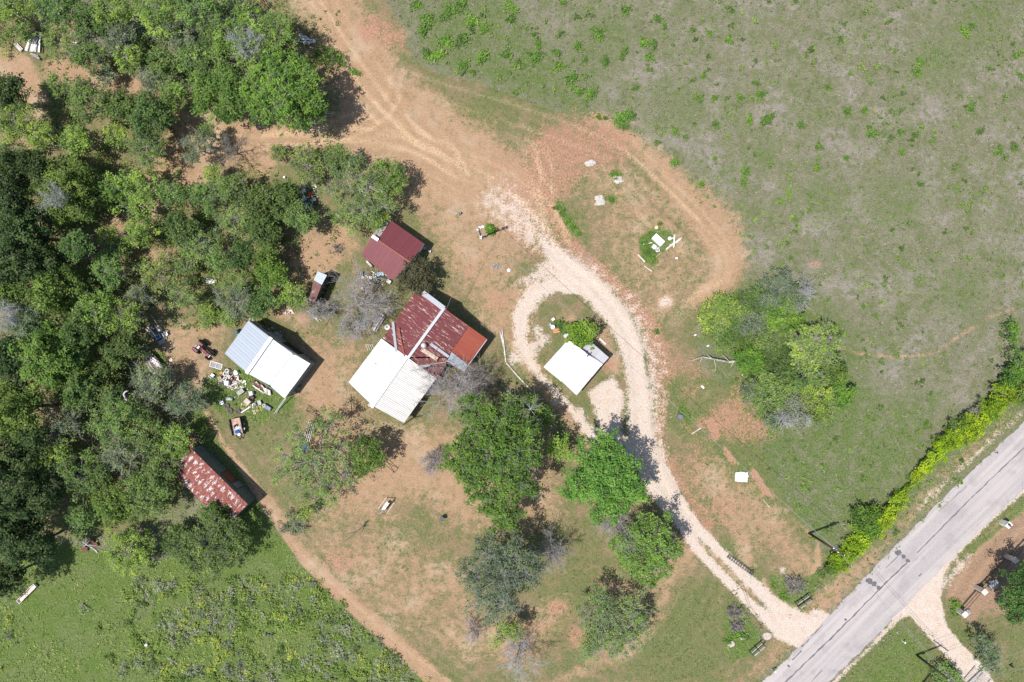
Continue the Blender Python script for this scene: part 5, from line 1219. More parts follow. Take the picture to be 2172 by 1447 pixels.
# --- leaning shack
kc = P(672, 610); kr = thing('shack', 'small narrow shack, its roof half bluish zinc and half rust, in dark shade', 'shed', (kc.x, kc.y, 0), math.radians(62))
roof(kr, [(675, 575, 2.5), (693.5, 584, 2.6), (682.5, 604.5, 2.6), (665, 594, 2.5)], BLUEW, .6, .15, .01)
roof(kr, [(665, 594.5, 2.5), (682.4, 605, 2.56), (667.7, 642, 2.5), (655, 637, 2.45)], metal((.13, .05, .045), (.42, .33, .31), (2.5, 3.5, 1), .8, .6, base2=(.17, .07, .055)), .5, .16, .02)
outk = walls(kr, [(675, 575, 2.5), (693.5, 584, 2.5), (668, 642, 2.45), (655, 637, 2.45)], DARK, .05)
opening(kr, outk, 1, .3, 1.2, .8, 1.6, DARK, 'door', pm((.18, .18, .18), .7)); opening(kr, outk, 1, .75, 1.2, 1.0, 1.4, DARK, 'window', pm((.14, .15, .15), .7))

# --- collapsed wooden shack and fallen white boards
def boards(root, corners, n, mat_list, wv=.16, z=.35, zj=.15, name='board', gap=1.0, seed=0, lj=.2):
    """loose boards fanned between two edges given in pixels: corners a,b (one end) and c,d (other end)"""
    r_ = random.Random(seed); L = to_local(root); a, b, c, d = corners
    for i in range(n):
        u = (i + .5) / n; x0 = a[0] + (b[0] - a[0]) * u; y0 = a[1] + (b[1] - a[1]) * u; x1 = c[0] + (d[0] - c[0]) * u; y1 = c[1] + (d[1] - c[1]) * u
        q0 = r_.uniform(0, lj); q1 = r_.uniform(0, lj); x0, y0, x1, y1 = x0 + (x1 - x0) * q0 * .5, y0 + (y1 - y0) * q0 * .5, x1 + (x0 - x1) * q1 * .5, y1 + (y0 - y1) * q1 * .5
        p = L(P(x0, y0, max(.04, z + r_.uniform(-zj, zj)))); q = L(P(x1, y1, max(.04, z + r_.uniform(-zj, zj))))
        G().bar(p, q, wv * r_.uniform(.8, 1.15), .03).part(name, mat_list[i % len(mat_list)], root)
GREYW = pm((.42, .39, .38), .9, var=.5, scale=5, c2=(.16, .13, .12)); PALEW = pm((.62, .57, .53), .85, var=.3, c2=(.34, .28, .25)); DARKW = pm((.17, .13, .125), .9, var=.4); WHITEP = pm((.78, .77, .76), .7, var=.12)
o = thing('collapsed_shack', 'collapsed shack of greyed and streaked white boards at the edge of the shade', 'ruin', tuple(P(322, 765)))
boards(o, ((292, 742), (325, 752), (325, 795), (348, 780)), 15, [GREYW, DARKW, PALEW, GREYW, DARKW], .2, .6, .3, seed=2)
boards(o, ((293, 745), (297, 752), (307, 726), (318, 738)), 5, [GREYW, DARKW], .1, .8, .2, seed=3)
boards(o, ((328, 760), (345, 782), (318, 752), (322, 770)), 6, [PALEW, WHITEP], .15, .75, .1, seed=4)
o = thing('collapsed_boards', 'heap of bleached white boards from a fallen building in the upper left wood', 'lumber', tuple(P(72, 92)))
boards(o, ((66, 72), (86, 70), (52, 108), (84, 112)), 11, [WHITEP, PALEW], .2, .5, .15, seed=5, lj=.1)
boards(o, ((55, 80), (84, 96), (60, 76), (88, 84)), 5, [WHITEP], .12, .8, .1, seed=6); boards(o, ((62, 112), (70, 122), (80, 118), (86, 128)), 4, [GREYW, DARKW], .2, .3, .1, seed=7)
o = thing('fallen_boards', 'small fan of grey boards left of the bleached white heap', 'lumber', tuple(P(37, 100))); boards(o, ((27, 92), (36, 91), (45, 112), (49, 104)), 5, [PALEW, GREYW], .13, .2, .1, seed=8)

# ---------------------------------------------------------------- tractor, trailer
RUB = pm((.022, .022, .024), .85, var=.3); RUST = pm((.17, .070, .055), .8, var=.45, scale=5); MAR = pm((.20, .070, .075), .6, var=.3); STEEL = pm((.30, .30, .31), .5, .4, var=.3)
a = px_ang(19, 16); tr = thing('tractor', 'old faded maroon farm tractor with black tyres parked on bare earth', 'tractor', tuple(P(436, 742)), a)
def wheel(root, x, y, R, w, rimc):
    g = G(); g.ring((x, y, R), R - w * .42, w * .46, (0, 1, 0), 24, 8, 1.0)
    for i in range(18):
        th = 2 * math.pi * i / 18; g.box((x + math.cos(th) * (R - .02), y, R + math.sin(th) * (R - .02)), (.05, w * .8, .05), ry=-th)
    ob = g.part('wheel', RUB, root); G().cyl((x, y - w * .25, R), (x, y + w * .25, R), R * .55, n=16).part('rim', rimc, ob)
for y in (-.62, .62): wheel(tr, -.62, y, .60, .34, RUST)
for y in (-.55, .55): wheel(tr, 1.0, y, .36, .24, RUST)
G().box((.55, 0, .98), (1.35, .42, .34), taper=.86).box((.55, 0, .70), (1.3, .34, .3)).part('hood', MAR, tr)
G().box((1.26, 0, .86), (.08, .40, .52)).part('grille', STEEL, tr); G().box((-.4, 0, .68), (.7, .40, .42)).cyl((-.62, -.6, .6), (-.62, .6, .6), .09).part('rear_axle', RUST, tr)
G().bar((1.0, -.5, .42), (1.0, .5, .42), .1).part('front_axle', RUST, tr)
for y in (-.62, .62): G().box((-.62, y * .82, 1.18), (.75, .26, .05)).box((-.28, y * .82, 1.0), (.06, .26, .34)).part('fender', MAR, tr)
G().box((-.55, 0, 1.12), (.36, .42, .08)).box((-.74, 0, 1.3), (.07, .42, .34)).part('seat', pm((.5, .48, .46), .7), tr)
sw = G().ring((-.12, 0, 1.42), .20, .02, (-.5, 0, 1), 18, 6).part('steering_wheel', RUB, tr); G().cyl((.1, 0, 1.05), (-.12, 0, 1.4), .02, n=6).part('steering_column', RUB, sw)
G().cyl((.75, .1, 1.1), (.75, .1, 1.65), .035, n=8).part('exhaust_pipe', RUST, tr); G().cyl((.4, -.1, 1.1), (.4, -.1, 1.35), .06, n=8).part('air_cleaner', STEEL, tr)

a = px_ang(7, 33); tl = thing('trailer', 'small black sided trailer loaded with scrap and a blue and white tarp', 'trailer', tuple(P(507, 903)), a)
BED = pm((.50, .34, .27), .9, var=.35, scale=4, c2=(.30, .18, .14))
for i in range(8): G().box((0, (i - 3.5) * .165, .62), (2.05, .155, .04)).part('deck_board', BED, tl)
G().box((0, 0, .55), (2.0, .10, .09)).box((-.7, 0, .55), (.08, 1.3, .08)).box((.7, 0, .55), (.08, 1.3, .08)).part('chassis', RUB, tl)
for y in (-.69, .69): G().box((0, y, .78), (2.1, .05, .34)).part('side_rail', RUB, tl)
G().box((-1.04, 0, .78), (.05, 1.4, .34)).part('tail_gate', RUB, tl)
for y in (-.82, .82):
    wl = G().ring((-.1, y, .30), .22, .09, (0, 1, 0), 18, 8).part('wheel', RUB, tl); G().cyl((-.1, y - .06, .3), (-.1, y + .06, .3), .15, n=12).part('rim', pm((.6, .6, .6), .4, .3), wl)
    G().box((-.1, y, .66), (.66, .2, .03)).part('mudguard', RUB, tl)
G().bar((1.0, -.45, .52), (1.75, 0, .5), .07).bar((1.0, .45, .52), (1.75, 0, .5), .07).cyl((1.6, 0, .05), (1.6, 0, .6), .03).part('drawbar', RUB, tl)
def tarp(name, label, px, py, w, d, z, mat, seed, cat='tarp', rz=0, h=.22):
    r_ = random.Random(seed); n = 10; V = []; F = []
    for j in range(n):
        for i in range(n):
            u, v = i / (n - 1) - .5, j / (n - 1) - .5; e_ = 1 - max(abs(u), abs(v)) * 2
            V.append((u * w * (1 + .15 * math.sin(v * 9 + seed)), v * d * (1 + .12 * math.sin(u * 8 + seed)), z + h * min(1, e_ * 2.2) * r_.uniform(.45, 1.0)))
    V += [(x, y, z_ - .02) for x, y, z_ in V]; m = n * n
    for j in range(n - 1):
        for i in range(n - 1): F += [(j * n + i, j * n + i + 1, (j + 1) * n + i + 1, (j + 1) * n + i), (m + j * n + i, m + (j + 1) * n + i, m + (j + 1) * n + i + 1, m + j * n + i + 1)]
    rim = [i for i in range(n)] + [k * n + n - 1 for k in range(1, n)] + [(n - 1) * n + i for i in range(n - 2, -1, -1)] + [k * n for k in range(n - 2, 0, -1)]
    for i, a_ in enumerate(rim): b_ = rim[(i + 1) % len(rim)]; F.append((a_, m + a_, m + b_, b_))
    g = G(); g.v = V; g.f = F; o = g.part(name, mat, None, loc=tuple(P(px, py)), rz=rz); return tag(o, label, cat)
BLUE = pm((.03, .16, .42), .45, var=.3, c2=(.02, .09, .28)); SKYB = pm((.05, .33, .62), .4, var=.3)
tarp('tarp', 'crumpled blue tarp lying in the black sided trailer', 509, 914, .75, .5, .66, BLUE, 3)
tarp('sheet', 'folded white sheet beside the blue tarp in the trailer', 509, 906, .75, .42, .70, WHITEP, 4, 'cloth', rz=.5)
def part_thing(name, label, cat, px, py, g, mat, z=0, rz=0, group=None, smooth=False):
    return tag(g.part(name, mat, None, smooth, loc=tuple(P(px, py, z))[:2] + (z,), rz=rz), label, cat, group)
part_thing('tyre', 'worn black tyre lying in the trailer', 'tyre', 502, 905, G().ring((0, 0, .10), .22, .09), RUB, .64)
part_thing('bucket', 'white bucket at the drawbar end of the trailer', 'bucket', 509, 921, G().lathe((0, 0, 0), [(.15, 0), (.18, .32), (.16, .32)]), WHITEP, .66)
part_thing('board', 'pale board laid across the trailer front', 'board', 517, 913, G().box((0, 0, .03), (.7, .14, .05)), PALEW, .66, 1.2)

# ---------------------------------------------------------------- poles and wires
POLEW = pm((.085, .060, .045), .9, var=.4)
def pole(label, bx, by, h, r=.13, lean=(0, 0)):
    b = P(bx, by); o = thing('power_pole', label, 'power pole', tuple(b))
    G().cyl((0, 0, 0), (lean[0], lean[1], h), r, r * .72, 12).part('pole', POLEW, o, True); return o, b
p1, b1 = pole('brown power pole with white insulators and a transformer, at the end of the roadside hedge', 1716, 1131, 9.0, .15)
PORC = pm((.70, .70, .68), .25, var=.1)
for i, (z, x, y) in enumerate(((8.9, .12, 0), (8.2, -.22, .1), (7.6, .25, -.1), (7.0, -.15, .2))): G().lathe((x, y, z - .1), [(.03, 0), (.085, .05), (.04, .12), (.075, .17), (.03, .24)], 10).part('insulator', PORC, p1)
G().cyl((.28, .1, 6.0), (.28, .1, 6.75), .17, n=14).cyl((.28, .1, 6.75), (.28, .1, 6.95), .05).part('transformer', pm((.55, .56, .57), .4, .2), p1); G().bar((-.5, 0, 8.3), (.5, 0, 8.3), .07).part('crossarm', POLEW, p1)
p2, b2 = pole('brown power pole with a crossarm beside the far driveway gate', 1944, 1389, 7.8, .15)
G().bar((-.95, .7, 7.6), (.95, -.7, 7.6), .11, .1).part('crossarm', POLEW, p2)
for k in (-.9, -.45, .5, .9): G().lathe((k, -.74 * k, 7.68), [(.03, 0), (.06, .05), (.03, .12), (.05, .16)], 10).part('insulator', PORC, p2)
G().box((.22, -.05, 1.6), (.22, .28, .42)).cyl((.22, -.05, 1.8), (.36, -.05, 1.8), .1).part('meter_box', pm((.42, .52, .62), .4, .2), p2)
p3, b3 = pole('slim yard light pole with grey boxes beside the track above the house', 1021, 504, 7.0, .09)
G().box((-.16, .05, 5.6), (.3, .22, .5)).part('meter_box', pm((.62, .64, .68), .35, .3), p3); G().box((.1, .12, 6.6), (.26, .3, .36)).part('junction_box', pm((.55, .58, .64), .35, .3), p3)
G().bar((0, 0, 6.7), (.5, .25, 6.9), .05).lathe((.5, .25, 6.72), [(.06, .2), (.18, .1), (.20, 0), (.04, -.05)], 12).part('lamp_head', PORC, p3); G().box((0, -.12, 1.5), (.28, .16, .5)).box((-.05, -.1, .2), (.3, .3, .4)).part('base_box', pm((.66, .66, .66), .5), p3)
def wire(label, A_, B_, sag=.6, r=.016, col=(.30, .31, .30)):
    A_, B_ = Vector(A_), Vector(B_); n = 16; pts = []
    for i in range(n + 1): u = i / n; q = A_.lerp(B_, u); q.z -= sag * 4 * u * (1 - u); pts.append(q)
    g = G().tube(pts, r, n=4); o = g.part('wire', pm(col, .5, var=.1)); tag(o, label, 'wire', 'overhead wires')
wire('overhead wire crossing the white shed between the yard light pole and the roadside pole', (b3.x, b3.y, 6.8), (b1.x, b1.y, 8.4), 1.0, .02)
wire('short overhead wire from the yard light pole to the red roof', (b3.x, b3.y, 6.5), tuple(P(944, 662, 4.3)), .4, .012)
wire('overhead wire over the paved road, upper of the two', (b1.x, b1.y, 8.8), (b2.x + .6, b2.y - .4, 7.8), .5, .014); wire('overhead wire over the paved road, lower of the two', (b1.x, b1.y, 8.2), (b2.x - .3, b2.y + .2, 7.8), .6, .014)
for k, w_ in ((-.9, 'outermost left'), (-.45, 'second'), (.5, 'third'), (.9, 'outermost right')):
    s_ = (b2.x + k, b2.y - .74 * k, 7.8); wire('overhead wire running off the lower right corner, %s insulator of the crossarm pole' % w_, s_, (s_[0] + 34, s_[1] + 12, 8.0), .7, .012)
# ---------------------------------------------------------------- pipe fences, gates, pillars
PIPE = pm((.045, .042, .04), .6, var=.3); GALVP = pm((.45, .47, .47), .45, .3, var=.25)
def fence(label, pts, h=1.25, mat=PIPE, rails=(1.2, .75, .3), cat='fence', r=.035, name='pipe_fence', step=2.6, pr=.05):
    q = [P(*p) for p in pts]; o = thing(name, label, cat, tuple(q[0])); q = [v - q[0] for v in q]
    for i in range(len(q) - 1):
        l = (q[i + 1] - q[i]).length; n = max(1, round(l / step))
        for k in range(n + (1 if i == len(q) - 2 else 0)):
            c = q[i].lerp(q[i + 1], k / n); G().cyl((c.x, c.y, 0), (c.x, c.y, h), pr, n=8).part('post', mat, o)
        for z in rails: G().cyl((q[i].x, q[i].y, z), (q[i + 1].x, q[i + 1].y, z), r, n=6).part('rail', mat, o)
    return o
ST = pm((.56, .50, .45), .9, var=.35, scale=7, c2=(.36, .31, .28)); MORT = pm((.42, .38, .35), .95)
def pillar(label, px, py, h=1.6, w=.52, group=None):
    o = thing('stone_pillar', label, 'pillar', tuple(P(px, py)), math.radians(43), group)
    r_ = random.Random(int(px)); G().box((0, 0, h / 2), (w - .07, w - .07, h - .04)).part('core', MORT, o)
    for row in range(6):
        z0 = row * h / 6; hh = h / 6 - .02
        for sx, sy in ((1, 0), (0, 1), (-1, 0), (0, -1)):
            for k in (-1, 1):
                x = sx * (w / 2 - .03) + (k * w * .235 if sy else 0); y = sy * (w / 2 - .03) + (k * w * .235 if sx else 0)
                G().box((x, y, z0 + hh / 2 + .01), ((.09 if sx else w * .45), (.09 if sy else w * .45), hh)).part('stone', ST, o, rz=0)
    G().box((0, 0, h + .03), (w + .12, w + .12, .08), taper=.96).part('cap', pm((.66, .60, .55), .85, var=.2), o); return o
pillar('stone pillar nearest the far driveway gate, at the low end of the pipe fence', 2029, 1293); pillar('stone pillar in the middle of the pipe fence, beside the grey boulder', 2070, 1246); pillar('stone pillar of the pipe fence nearest the right edge', 2134, 1180)
fence('dark pipe fence between the lower two stone pillars', [(2034, 1289), (2067, 1251)]); fence('dark pipe fence between the middle pillar and the one by the right edge', [(2074, 1241), (2130, 1185)]); fence('dark pipe fence running off the right edge past the last pillar', [(2138, 1176), (2230, 1082)])
o = thing('mailbox_pillar', 'white stone mailbox pillar standing in the grass strip across the road', 'mailbox', tuple(P(2124, 1108)), math.radians(43)); G().box((0, 0, .65), (.62, .5, 1.3)).part('pillar', pm((.70, .67, .63), .85, var=.25), o)
G().box((0, 0, 1.34), (.72, .6, .08)).part('cap', pm((.78, .76, .73), .8), o); G().box((0, .06, 1.46), (.2, .42, .16)).cyl((0, -.15, 1.54), (0, .27, 1.54), .1).part('mailbox', pm((.07, .07, .075), .4), o); G().box((.1, .1, 1.6), (.02, .12, .12)).part('flag', pm((.6, .3, .04), .5), o)
part_thing('boulder', 'grey boulder behind the pipe fence', 'boulder', 2104, 1238, G().blob((0, 0, .3), (.75, .5, .42), 3), pm((.36, .36, .37), .9, var=.4, scale=4), 0, .7)
part_thing('boulder', 'small grey boulder beside the lowest stone pillar', 'boulder', 2050, 1297, G().blob((0, 0, .2), (.4, .32, .25), 4), pm((.34, .35, .36), .9, var=.4, scale=4), 0, .2)
o = thing('farm_gate', 'grey pipe gate across the far driveway at the bottom edge', 'gate', tuple(P(2044, 1452)), px_ang(38, -36)); W_ = 3.5
for z in (.3, .55, .8, 1.05, 1.3): G().cyl((0, 0, z), (W_, 0, z), .028, n=6).part('bar', GALVP, o)
for x in (0, W_ / 2, W_): G().cyl((x, 0, .25), (x, 0, 1.35), .03, n=6).part('upright', GALVP, o)
for x in (-.12, W_ + .12): G().cyl((x, 0, 0), (x, 0, 1.6), .07, n=8).part('post', PIPE, o)
o = thing('cattle_guard', 'grey cattle guard of parallel bars on the far driveway behind the gate', 'cattle guard', tuple(P(2072, 1440)), px_ang(36, 30))
for i in range(8): G().cyl((-1.3, (i - 3.5) * .26, .05), (1.3, (i - 3.5) * .26, .05), .03, n=6).part('bar', GALVP, o)
for x in (-1.3, 0, 1.3): G().bar((x, -1.1, .02), (x, 1.1, .02), .08).part('bearer', PIPE, o)
part_thing('pipe', 'short white pipe lying beside the far driveway', 'pipe', 2072, 1404, G().cyl((-.45, 0, .05), (.45, 0, .05), .05), WHITEP, 0, px_ang(10, 7))
part_thing('post', 'small dark post in the grass right of the far driveway', 'post', 2141, 1410, G().box((0, 0, .4), (.14, .14, .8)), PIPE)
part_thing('marker', 'white utility marker in the bright grass triangle', 'marker', 1914, 1359, G().cyl((0, 0, 0), (0, 0, .55), .07).lathe((0, 0, .55), [(.1, 0), (.1, .12), (.02, .18)]), WHITEP)
fence('brown wooden pen corner at the bottom edge right of the road', [(1945, 1460), (1968, 1430), (1995, 1462)], 1.3, POLEW, (1.2, .8, .4), 'pen', .05, 'wooden_pen', 1.4, .07)
fence('faint wire and pipe fence along the left side of the main driveway entrance', [(1612, 1325), (1585, 1290), (1570, 1245)], 1.1, PIPE, (1.05,), 'fence', .02, 'wire_fence', 2.2, .04)
def rack(label, px, py, L_, W_, ang, h=.9):
    o = thing('cattle_guard_wing', label, 'guard rail', tuple(P(px, py)), ang)
    for y in (-W_ / 2, W_ / 2):
        G().cyl((-L_ / 2, y, h), (L_ / 2, y, h), .045, n=8).part('rail', GALVP, o); G().cyl((-L_ / 2, y, .3), (L_ / 2, y, .3), .035, n=6).part('rail', PIPE, o)
        for x in (-L_ / 2, 0, L_ / 2): G().cyl((x, y, 0), (x, y, h + .1), .05, n=8).part('post', PIPE, o)
    for x in np.linspace(-L_ / 2, L_ / 2, 4): G().bar((x, -W_ / 2, h), (x, W_ / 2, h), .04).part('crossbar', PIPE, o)
    return o
rack('black iron rack with pale rails right of the driveway mouth', 1701, 1272, 1.9, .62, px_ang(20, -14)); rack('black iron rack with pale rails left of the driveway mouth', 1603, 1372, 1.9, .5, px_ang(20, -18))
o = thing('pipe_rack', 'long dark ladder shaped rack lying beside the driveway rut', 'pipe rack', tuple(P(1568, 1197)), px_ang(52, 38))
for y in (-.24, .24): G().cyl((-1.95, y, .35), (1.95, y, .35), .045, n=8).part('rail', PIPE if y > 0 else GALVP, o)
for i in range(12): x = -1.9 + i * .345; G().bar((x, -.24, .35), (x, .24, .35 + .05 * (i % 3)), .05).part('rung', PIPE, o)
for x in (-1.7, 1.7): G().bar((x, 0, 0), (x, 0, .35), .07).part('leg', PIPE, o)
G().bar((1.0, .2, .35), (1.5, .5, .9), .06).bar((1.4, .1, .35), (1.9, .45, .8), .06).part('lever', PIPE, o)
o = thing('gate_post', 'bent dark post at the left edge of the driveway rut', 'post', tuple(P(1550, 1256)), 0); G().cyl((0, 0, 0), (0, 0, 1.1), .05).bar((0, 0, 1.05), (.5, .15, 1.05), .06).part('post', PIPE, o)
o = thing('road_post', 'short white topped post on the road verge at the bottom edge', 'post', tuple(P(1639, 1418)), 0); G().cyl((0, 0, 0), (0, 0, .8), .06).part('post', PIPE, o); G().box((0, 0, .85), (.16, .2, .14)).part('cap', WHITEP, o)
for lab, px, py, r in (('flat round pale stone at the driveway mouth, the one beside the ruts', 1627, 1349, .62), ('flat round pinkish stone in the bright weeds left of the driveway mouth', 1550, 1366, .50), ('flat round stone among the plants left of the driveway mouth', 1575, 1352, .42)):
    part_thing('flagstone', lab, 'stone', px, py, G().blob((0, 0, .06), (r, r * .8, .10), int(px), n=12, amp=.1), pm((.48, .40, .35), .95, var=.3, scale=4))
o = thing('pole_tangle', 'grey pole frame lying on the brush pile by the driveway mouth', 'frame', tuple(P(1683, 1237)))
L = to_local(o)
for a_, b_ in (((1667, 1220), (1698, 1242)), ((1672, 1232), (1690, 1246)), ((1666, 1222), (1690, 1247)), ((1690, 1248), (1698, 1236)), ((1668, 1228), (1674, 1233))): G().cyl(L(P(*a_, .35)), L(P(*b_, .4)), .035, n=6).part('pole', GREYW, o)
bare_tree('low grey brush pile beneath the pole frame', 1684, 1240, 26, .7, name='brush_pile', cat='brush', seed=71, nl=12, fine=1.2, col=(.30, .26, .24), up=.1)
bare_tree('grey brush among the plants left of the driveway mouth', 1558, 1300, 20, .8, name='brush_pile', cat='brush', seed=73, nl=10, fine=1.2, col=(.31, .27, .25), up=.1)
bare_tree('purple grey brush pile just below the other in the weedy bed', 1562, 1328, 16, .7, name='brush_pile', cat='brush', seed=75, nl=9, fine=1.2, col=(.29, .25, .25), up=.1)
# fallen dead tree
o = thing('fallen_tree', 'long pale fallen dead tree reaching left out of the thicket', 'fallen tree', tuple(P(1570, 765)))
L = to_local(o); q = [L(P(*p)) for p in ((1574, 765, .5), (1545, 768, .7), (1520, 763, .8), (1490, 757, .6), (1470, 764, .25), (1460, 765, .12))]
G().tube(q, .17, .05, 8).part('trunk', pm((.42, .36, .32), .9, var=.35, c2=(.24, .2, .18)), o, True)
for pl in (((1548, 768, .6), (1538, 758, .9), (1531, 752, .5)), ((1556, 768, .6), (1552, 776, .5), (1549, 780, .2)), ((1510, 760, .7), (1502, 755, 1), (1500, 753, .9)), ((1515, 763, .5), (1518, 775, .2), (1518, 785, .05)), ((1490, 757, .6), (1484, 770, .1)), ((1535, 767, .7), (1524, 764, 1.1), (1519, 765, .9))):
    G().tube([L(P(*p)) for p in pl], .06, .02, 5).part('branch', pm((.46, .41, .38), .9), o)
o = thing('fallen_branch', 'dry forked branch lying on the lawn below the swing frame', 'branch', tuple(P(757, 1125))); L = to_local(o)
for pl, r in ((((776, 1107, .5), (768, 1118, .4), (756, 1128, .25), (742, 1140, .1), (728, 1152, .05)), .07), (((768, 1118, .4), (778, 1118, .7)), .05), (((768, 1118, .4), (758, 1112, .2), (748, 1106, .1)), .03), (((757, 1128, .25), (746, 1131, .1), (738, 1132, .05)), .04), (((771, 1116, .4), (769, 1124, .1), (766, 1130, .05)), .04), (((772, 1112, .5), (774, 1105, .9)), .04)):
    G().tube([L(P(*p)) for p in pl], r, r * .4, 5).part('limb', pm((.16, .13, .11), .9, var=.4), o)
# ---------------------------------------------------------------- small things in the yard
def item(kind, label, cat, px, py, rz, dims, mat, mat2=None, z=0.0, group=None):
    """small objects made of two or three parts; dims in metres"""
    w_, d_, h_ = dims; loc = tuple(P(px, py, z)); loc = (loc[0], loc[1], z)
    m2 = mat2 or DARK
    if kind == 'tyre':
        o = thing('tyre', label, cat, loc, rz, group); G().ring((0, 0, h_ / 2), w_ / 2 - h_ * .42, h_ * .5, n=20).part('tread', mat, o, True)
        if mat2: G().cyl((0, 0, h_ * .2), (0, 0, h_ * .55), w_ * .22, n=14).part('rim', m2, o)
    elif kind == 'drum':
        o = thing('drum', label, cat, loc, rz, group); G().lathe((0, 0, 0), [(w_ / 2, 0), (w_ / 2 * 1.02, h_ * .33), (w_ / 2 * .98, h_ * .36), (w_ / 2 * 1.02, h_ * .68), (w_ / 2, h_)], 16).part('barrel', mat, o, True)
        G().lathe((0, 0, h_ + .002), [(w_ / 2 * 1.04, 0), (w_ / 2 * 1.04, .03), (w_ / 2 * .9, .035)], 16).part('lid', m2 if mat2 else mat, o)
    elif kind == 'lying_drum':
        o = thing('drum', label, cat, loc, rz, group); G().cyl((-w_ / 2, 0, d_ / 2), (w_ / 2, 0, d_ / 2), d_ / 2, n=16).part('barrel', mat, o, True)
        for x in (-w_ / 2, w_ / 2): G().cyl((x - .02, 0, d_ / 2), (x + .02, 0, d_ / 2), d_ / 2 * 1.05, n=16).part('rim', m2 if mat2 else mat, o)
    elif kind == 'box':       # appliance or crate with a recessed top and a lip
        o = thing('box', label, cat, loc, rz, group); G().box((0, 0, h_ / 2), (w_, d_, h_)).part('body', mat, o)
        g = G()
        for s_ in (-1, 1): g.box((s_ * (w_ / 2 - .02), 0, h_ + .015), (.04, d_, .03)); g.box((0, s_ * (d_ / 2 - .02), h_ + .015), (w_ - .08, .04, .03))
        g.part('lip', m2 if mat2 else mat, o)
    elif kind == 'frame':
        o = thing('frame', label, cat, loc, rz, group); g = G()
        for s_ in (-1, 1): g.box((s_ * (w_ / 2 - .03), 0, h_ / 2), (.07, d_, h_)); g.box((0, s_ * (d_ / 2 - .03), h_ / 2), (w_ - .14, .06, h_))
        g.box((0, 0, h_ / 2), (.05, d_ - .12, h_ * .9)); g.part('frame', mat, o)
        for s_ in (-1, 1): G().box((s_ * w_ * .235, 0, h_ * .3), (w_ * .38, d_ - .14, h_ * .3)).part('panel', m2, o)
    elif kind == 'chair':     # toppled chair frame
        o = thing('chair', label, cat, loc, rz, group)
        for sx in (-1, 1):
            for sy in (-1, 1): G().cyl((sx * w_ / 2, sy * d_ / 2, 0), (sx * w_ / 2 * .9, sy * d_ / 2 * .9, h_), .02, n=6).part('leg', mat, o)
        G().box((0, 0, h_), (w_, d_, .04)).part('seat', m2, o); G().box((-w_ / 2, 0, h_ * 1.5), (.04, d_, h_ * .9)).part('backrest', m2, o)
    elif kind == 'plank':
        return part_thing('plank', label, cat, px, py, G().box((0, 0, h_ / 2), (w_, d_, h_)), mat, z, rz, group)
    elif kind == 'bucket':
        o = thing('bucket', label, cat, loc, rz, group); G().lathe((0, 0, 0), [(w_ * .4, 0), (w_ * .5, h_), (w_ * .46, h_), (w_ * .38, .03)], 14).part('pail', mat, o, True)
        G().ring((0, 0, h_), w_ * .5, .012, (0, .6, 1), 16, 5).part('handle', m2, o)
    return o
W = WHITEP; PK = pm((.55, .42, .36), .8, var=.3); TEAL = pm((.06, .36, .32), .5, var=.3); ORG = pm((.62, .20, .05), .5, var=.25); CHAR = pm((.09, .10, .105), .6, var=.3)
GREYB = pm((.38, .39, .41), .55, .15, var=.3); TIREG = pm((.115, .105, .10), .9, var=.3); YEL = pm((.60, .46, .08), .6, var=.3); TUR = pm((.10, .55, .50), .5, var=.2); PALEB = pm((.42, .55, .62), .4, var=.2); TANB = pm((.44, .30, .20), .85, var=.3)
R_ = math.radians
item('frame', 'white framed double screen panel leaning near the tractor', 'screen door', 459, 775, R_(-17), (1.55, .75, .12), W, pm((.30, .29, .30), .8))
item('drum', 'white topped round drum, first in the row with the tyres', 'drum', 472, 854, 0, (.55, .55, .35), W)
for lab, x, y in (('grey tyre beside the white topped drum', 482, 861), ('grey tyre in the middle of the tyre row', 489, 871), ('grey tyre at the right end of the row, next to the white pipe', 506, 873)):
    item('tyre', lab, 'tyre', x, y, 0, (.68, .68, .22), TIREG, RUST, group='old tyres in a row beside the trailer')
part_thing('pipe', 'long white pipe lying beside the last tyre of the row', 'pipe', 522, 869, G().cyl((-.72, 0, .08), (.72, 0, .08), .08), W, 0, px_ang(20, -13))
item('lying_drum', 'pale grey tank lying on the grass above the tyre row', 'tank', 489, 846, R_(-8), (.75, .45, .4), pm((.44, .48, .48), .4, .2), STEEL)
item('box', 'grey metal cabinet lying tilted on the grass, left of the car axle', 'cabinet', 513, 831, px_ang(10, -7), (.85, .48, .5), pm((.33, .29, .30), .6, .1), STEEL)
item('box', 'white washing machine right of the grey cabinet', 'washing machine', 535.5, 834, R_(10), (.45, .50, .6), W, pm((.6, .6, .6), .5))
item('box', 'pink brown cabinet with a dark open side in the middle of the junk yard', 'cabinet', 529, 851, R_(-42), (.72, .62, .8), PK, pm((.62, .52, .47), .8))
item('box', 'dark maroon engine block behind the pink brown cabinet', 'engine', 537, 843, R_(-30), (.5, .42, .4), pm((.10, .055, .06), .7), DARK)
item('box', 'white freezer in the thick of the junk heap by the workshop', 'freezer', 485, 812, R_(-5), (.52, .60, .7), pm((.66, .68, .68), .5), pm((.5, .52, .52), .5))
item('box', 'pale open carton at the left side of the junk heap', 'carton', 469, 804, R_(20), (.42, .62, .4), TANB, PALEW)
item('tyre', 'white wheel ring on top of the junk heap', 'wheel', 482, 787, 0, (.6, .6, .16), pm((.55, .53, .50), .7), z=.3)
item('tyre', 'rust red ring on the junk heap', 'wheel', 491, 804, 0, (.42, .42, .14), pm((.25, .07, .05), .7), z=.2)
item('tyre', 'small orange ring on the grass beside the junk heap', 'ring', 464, 792, 0, (.3, .3, .08), ORG)
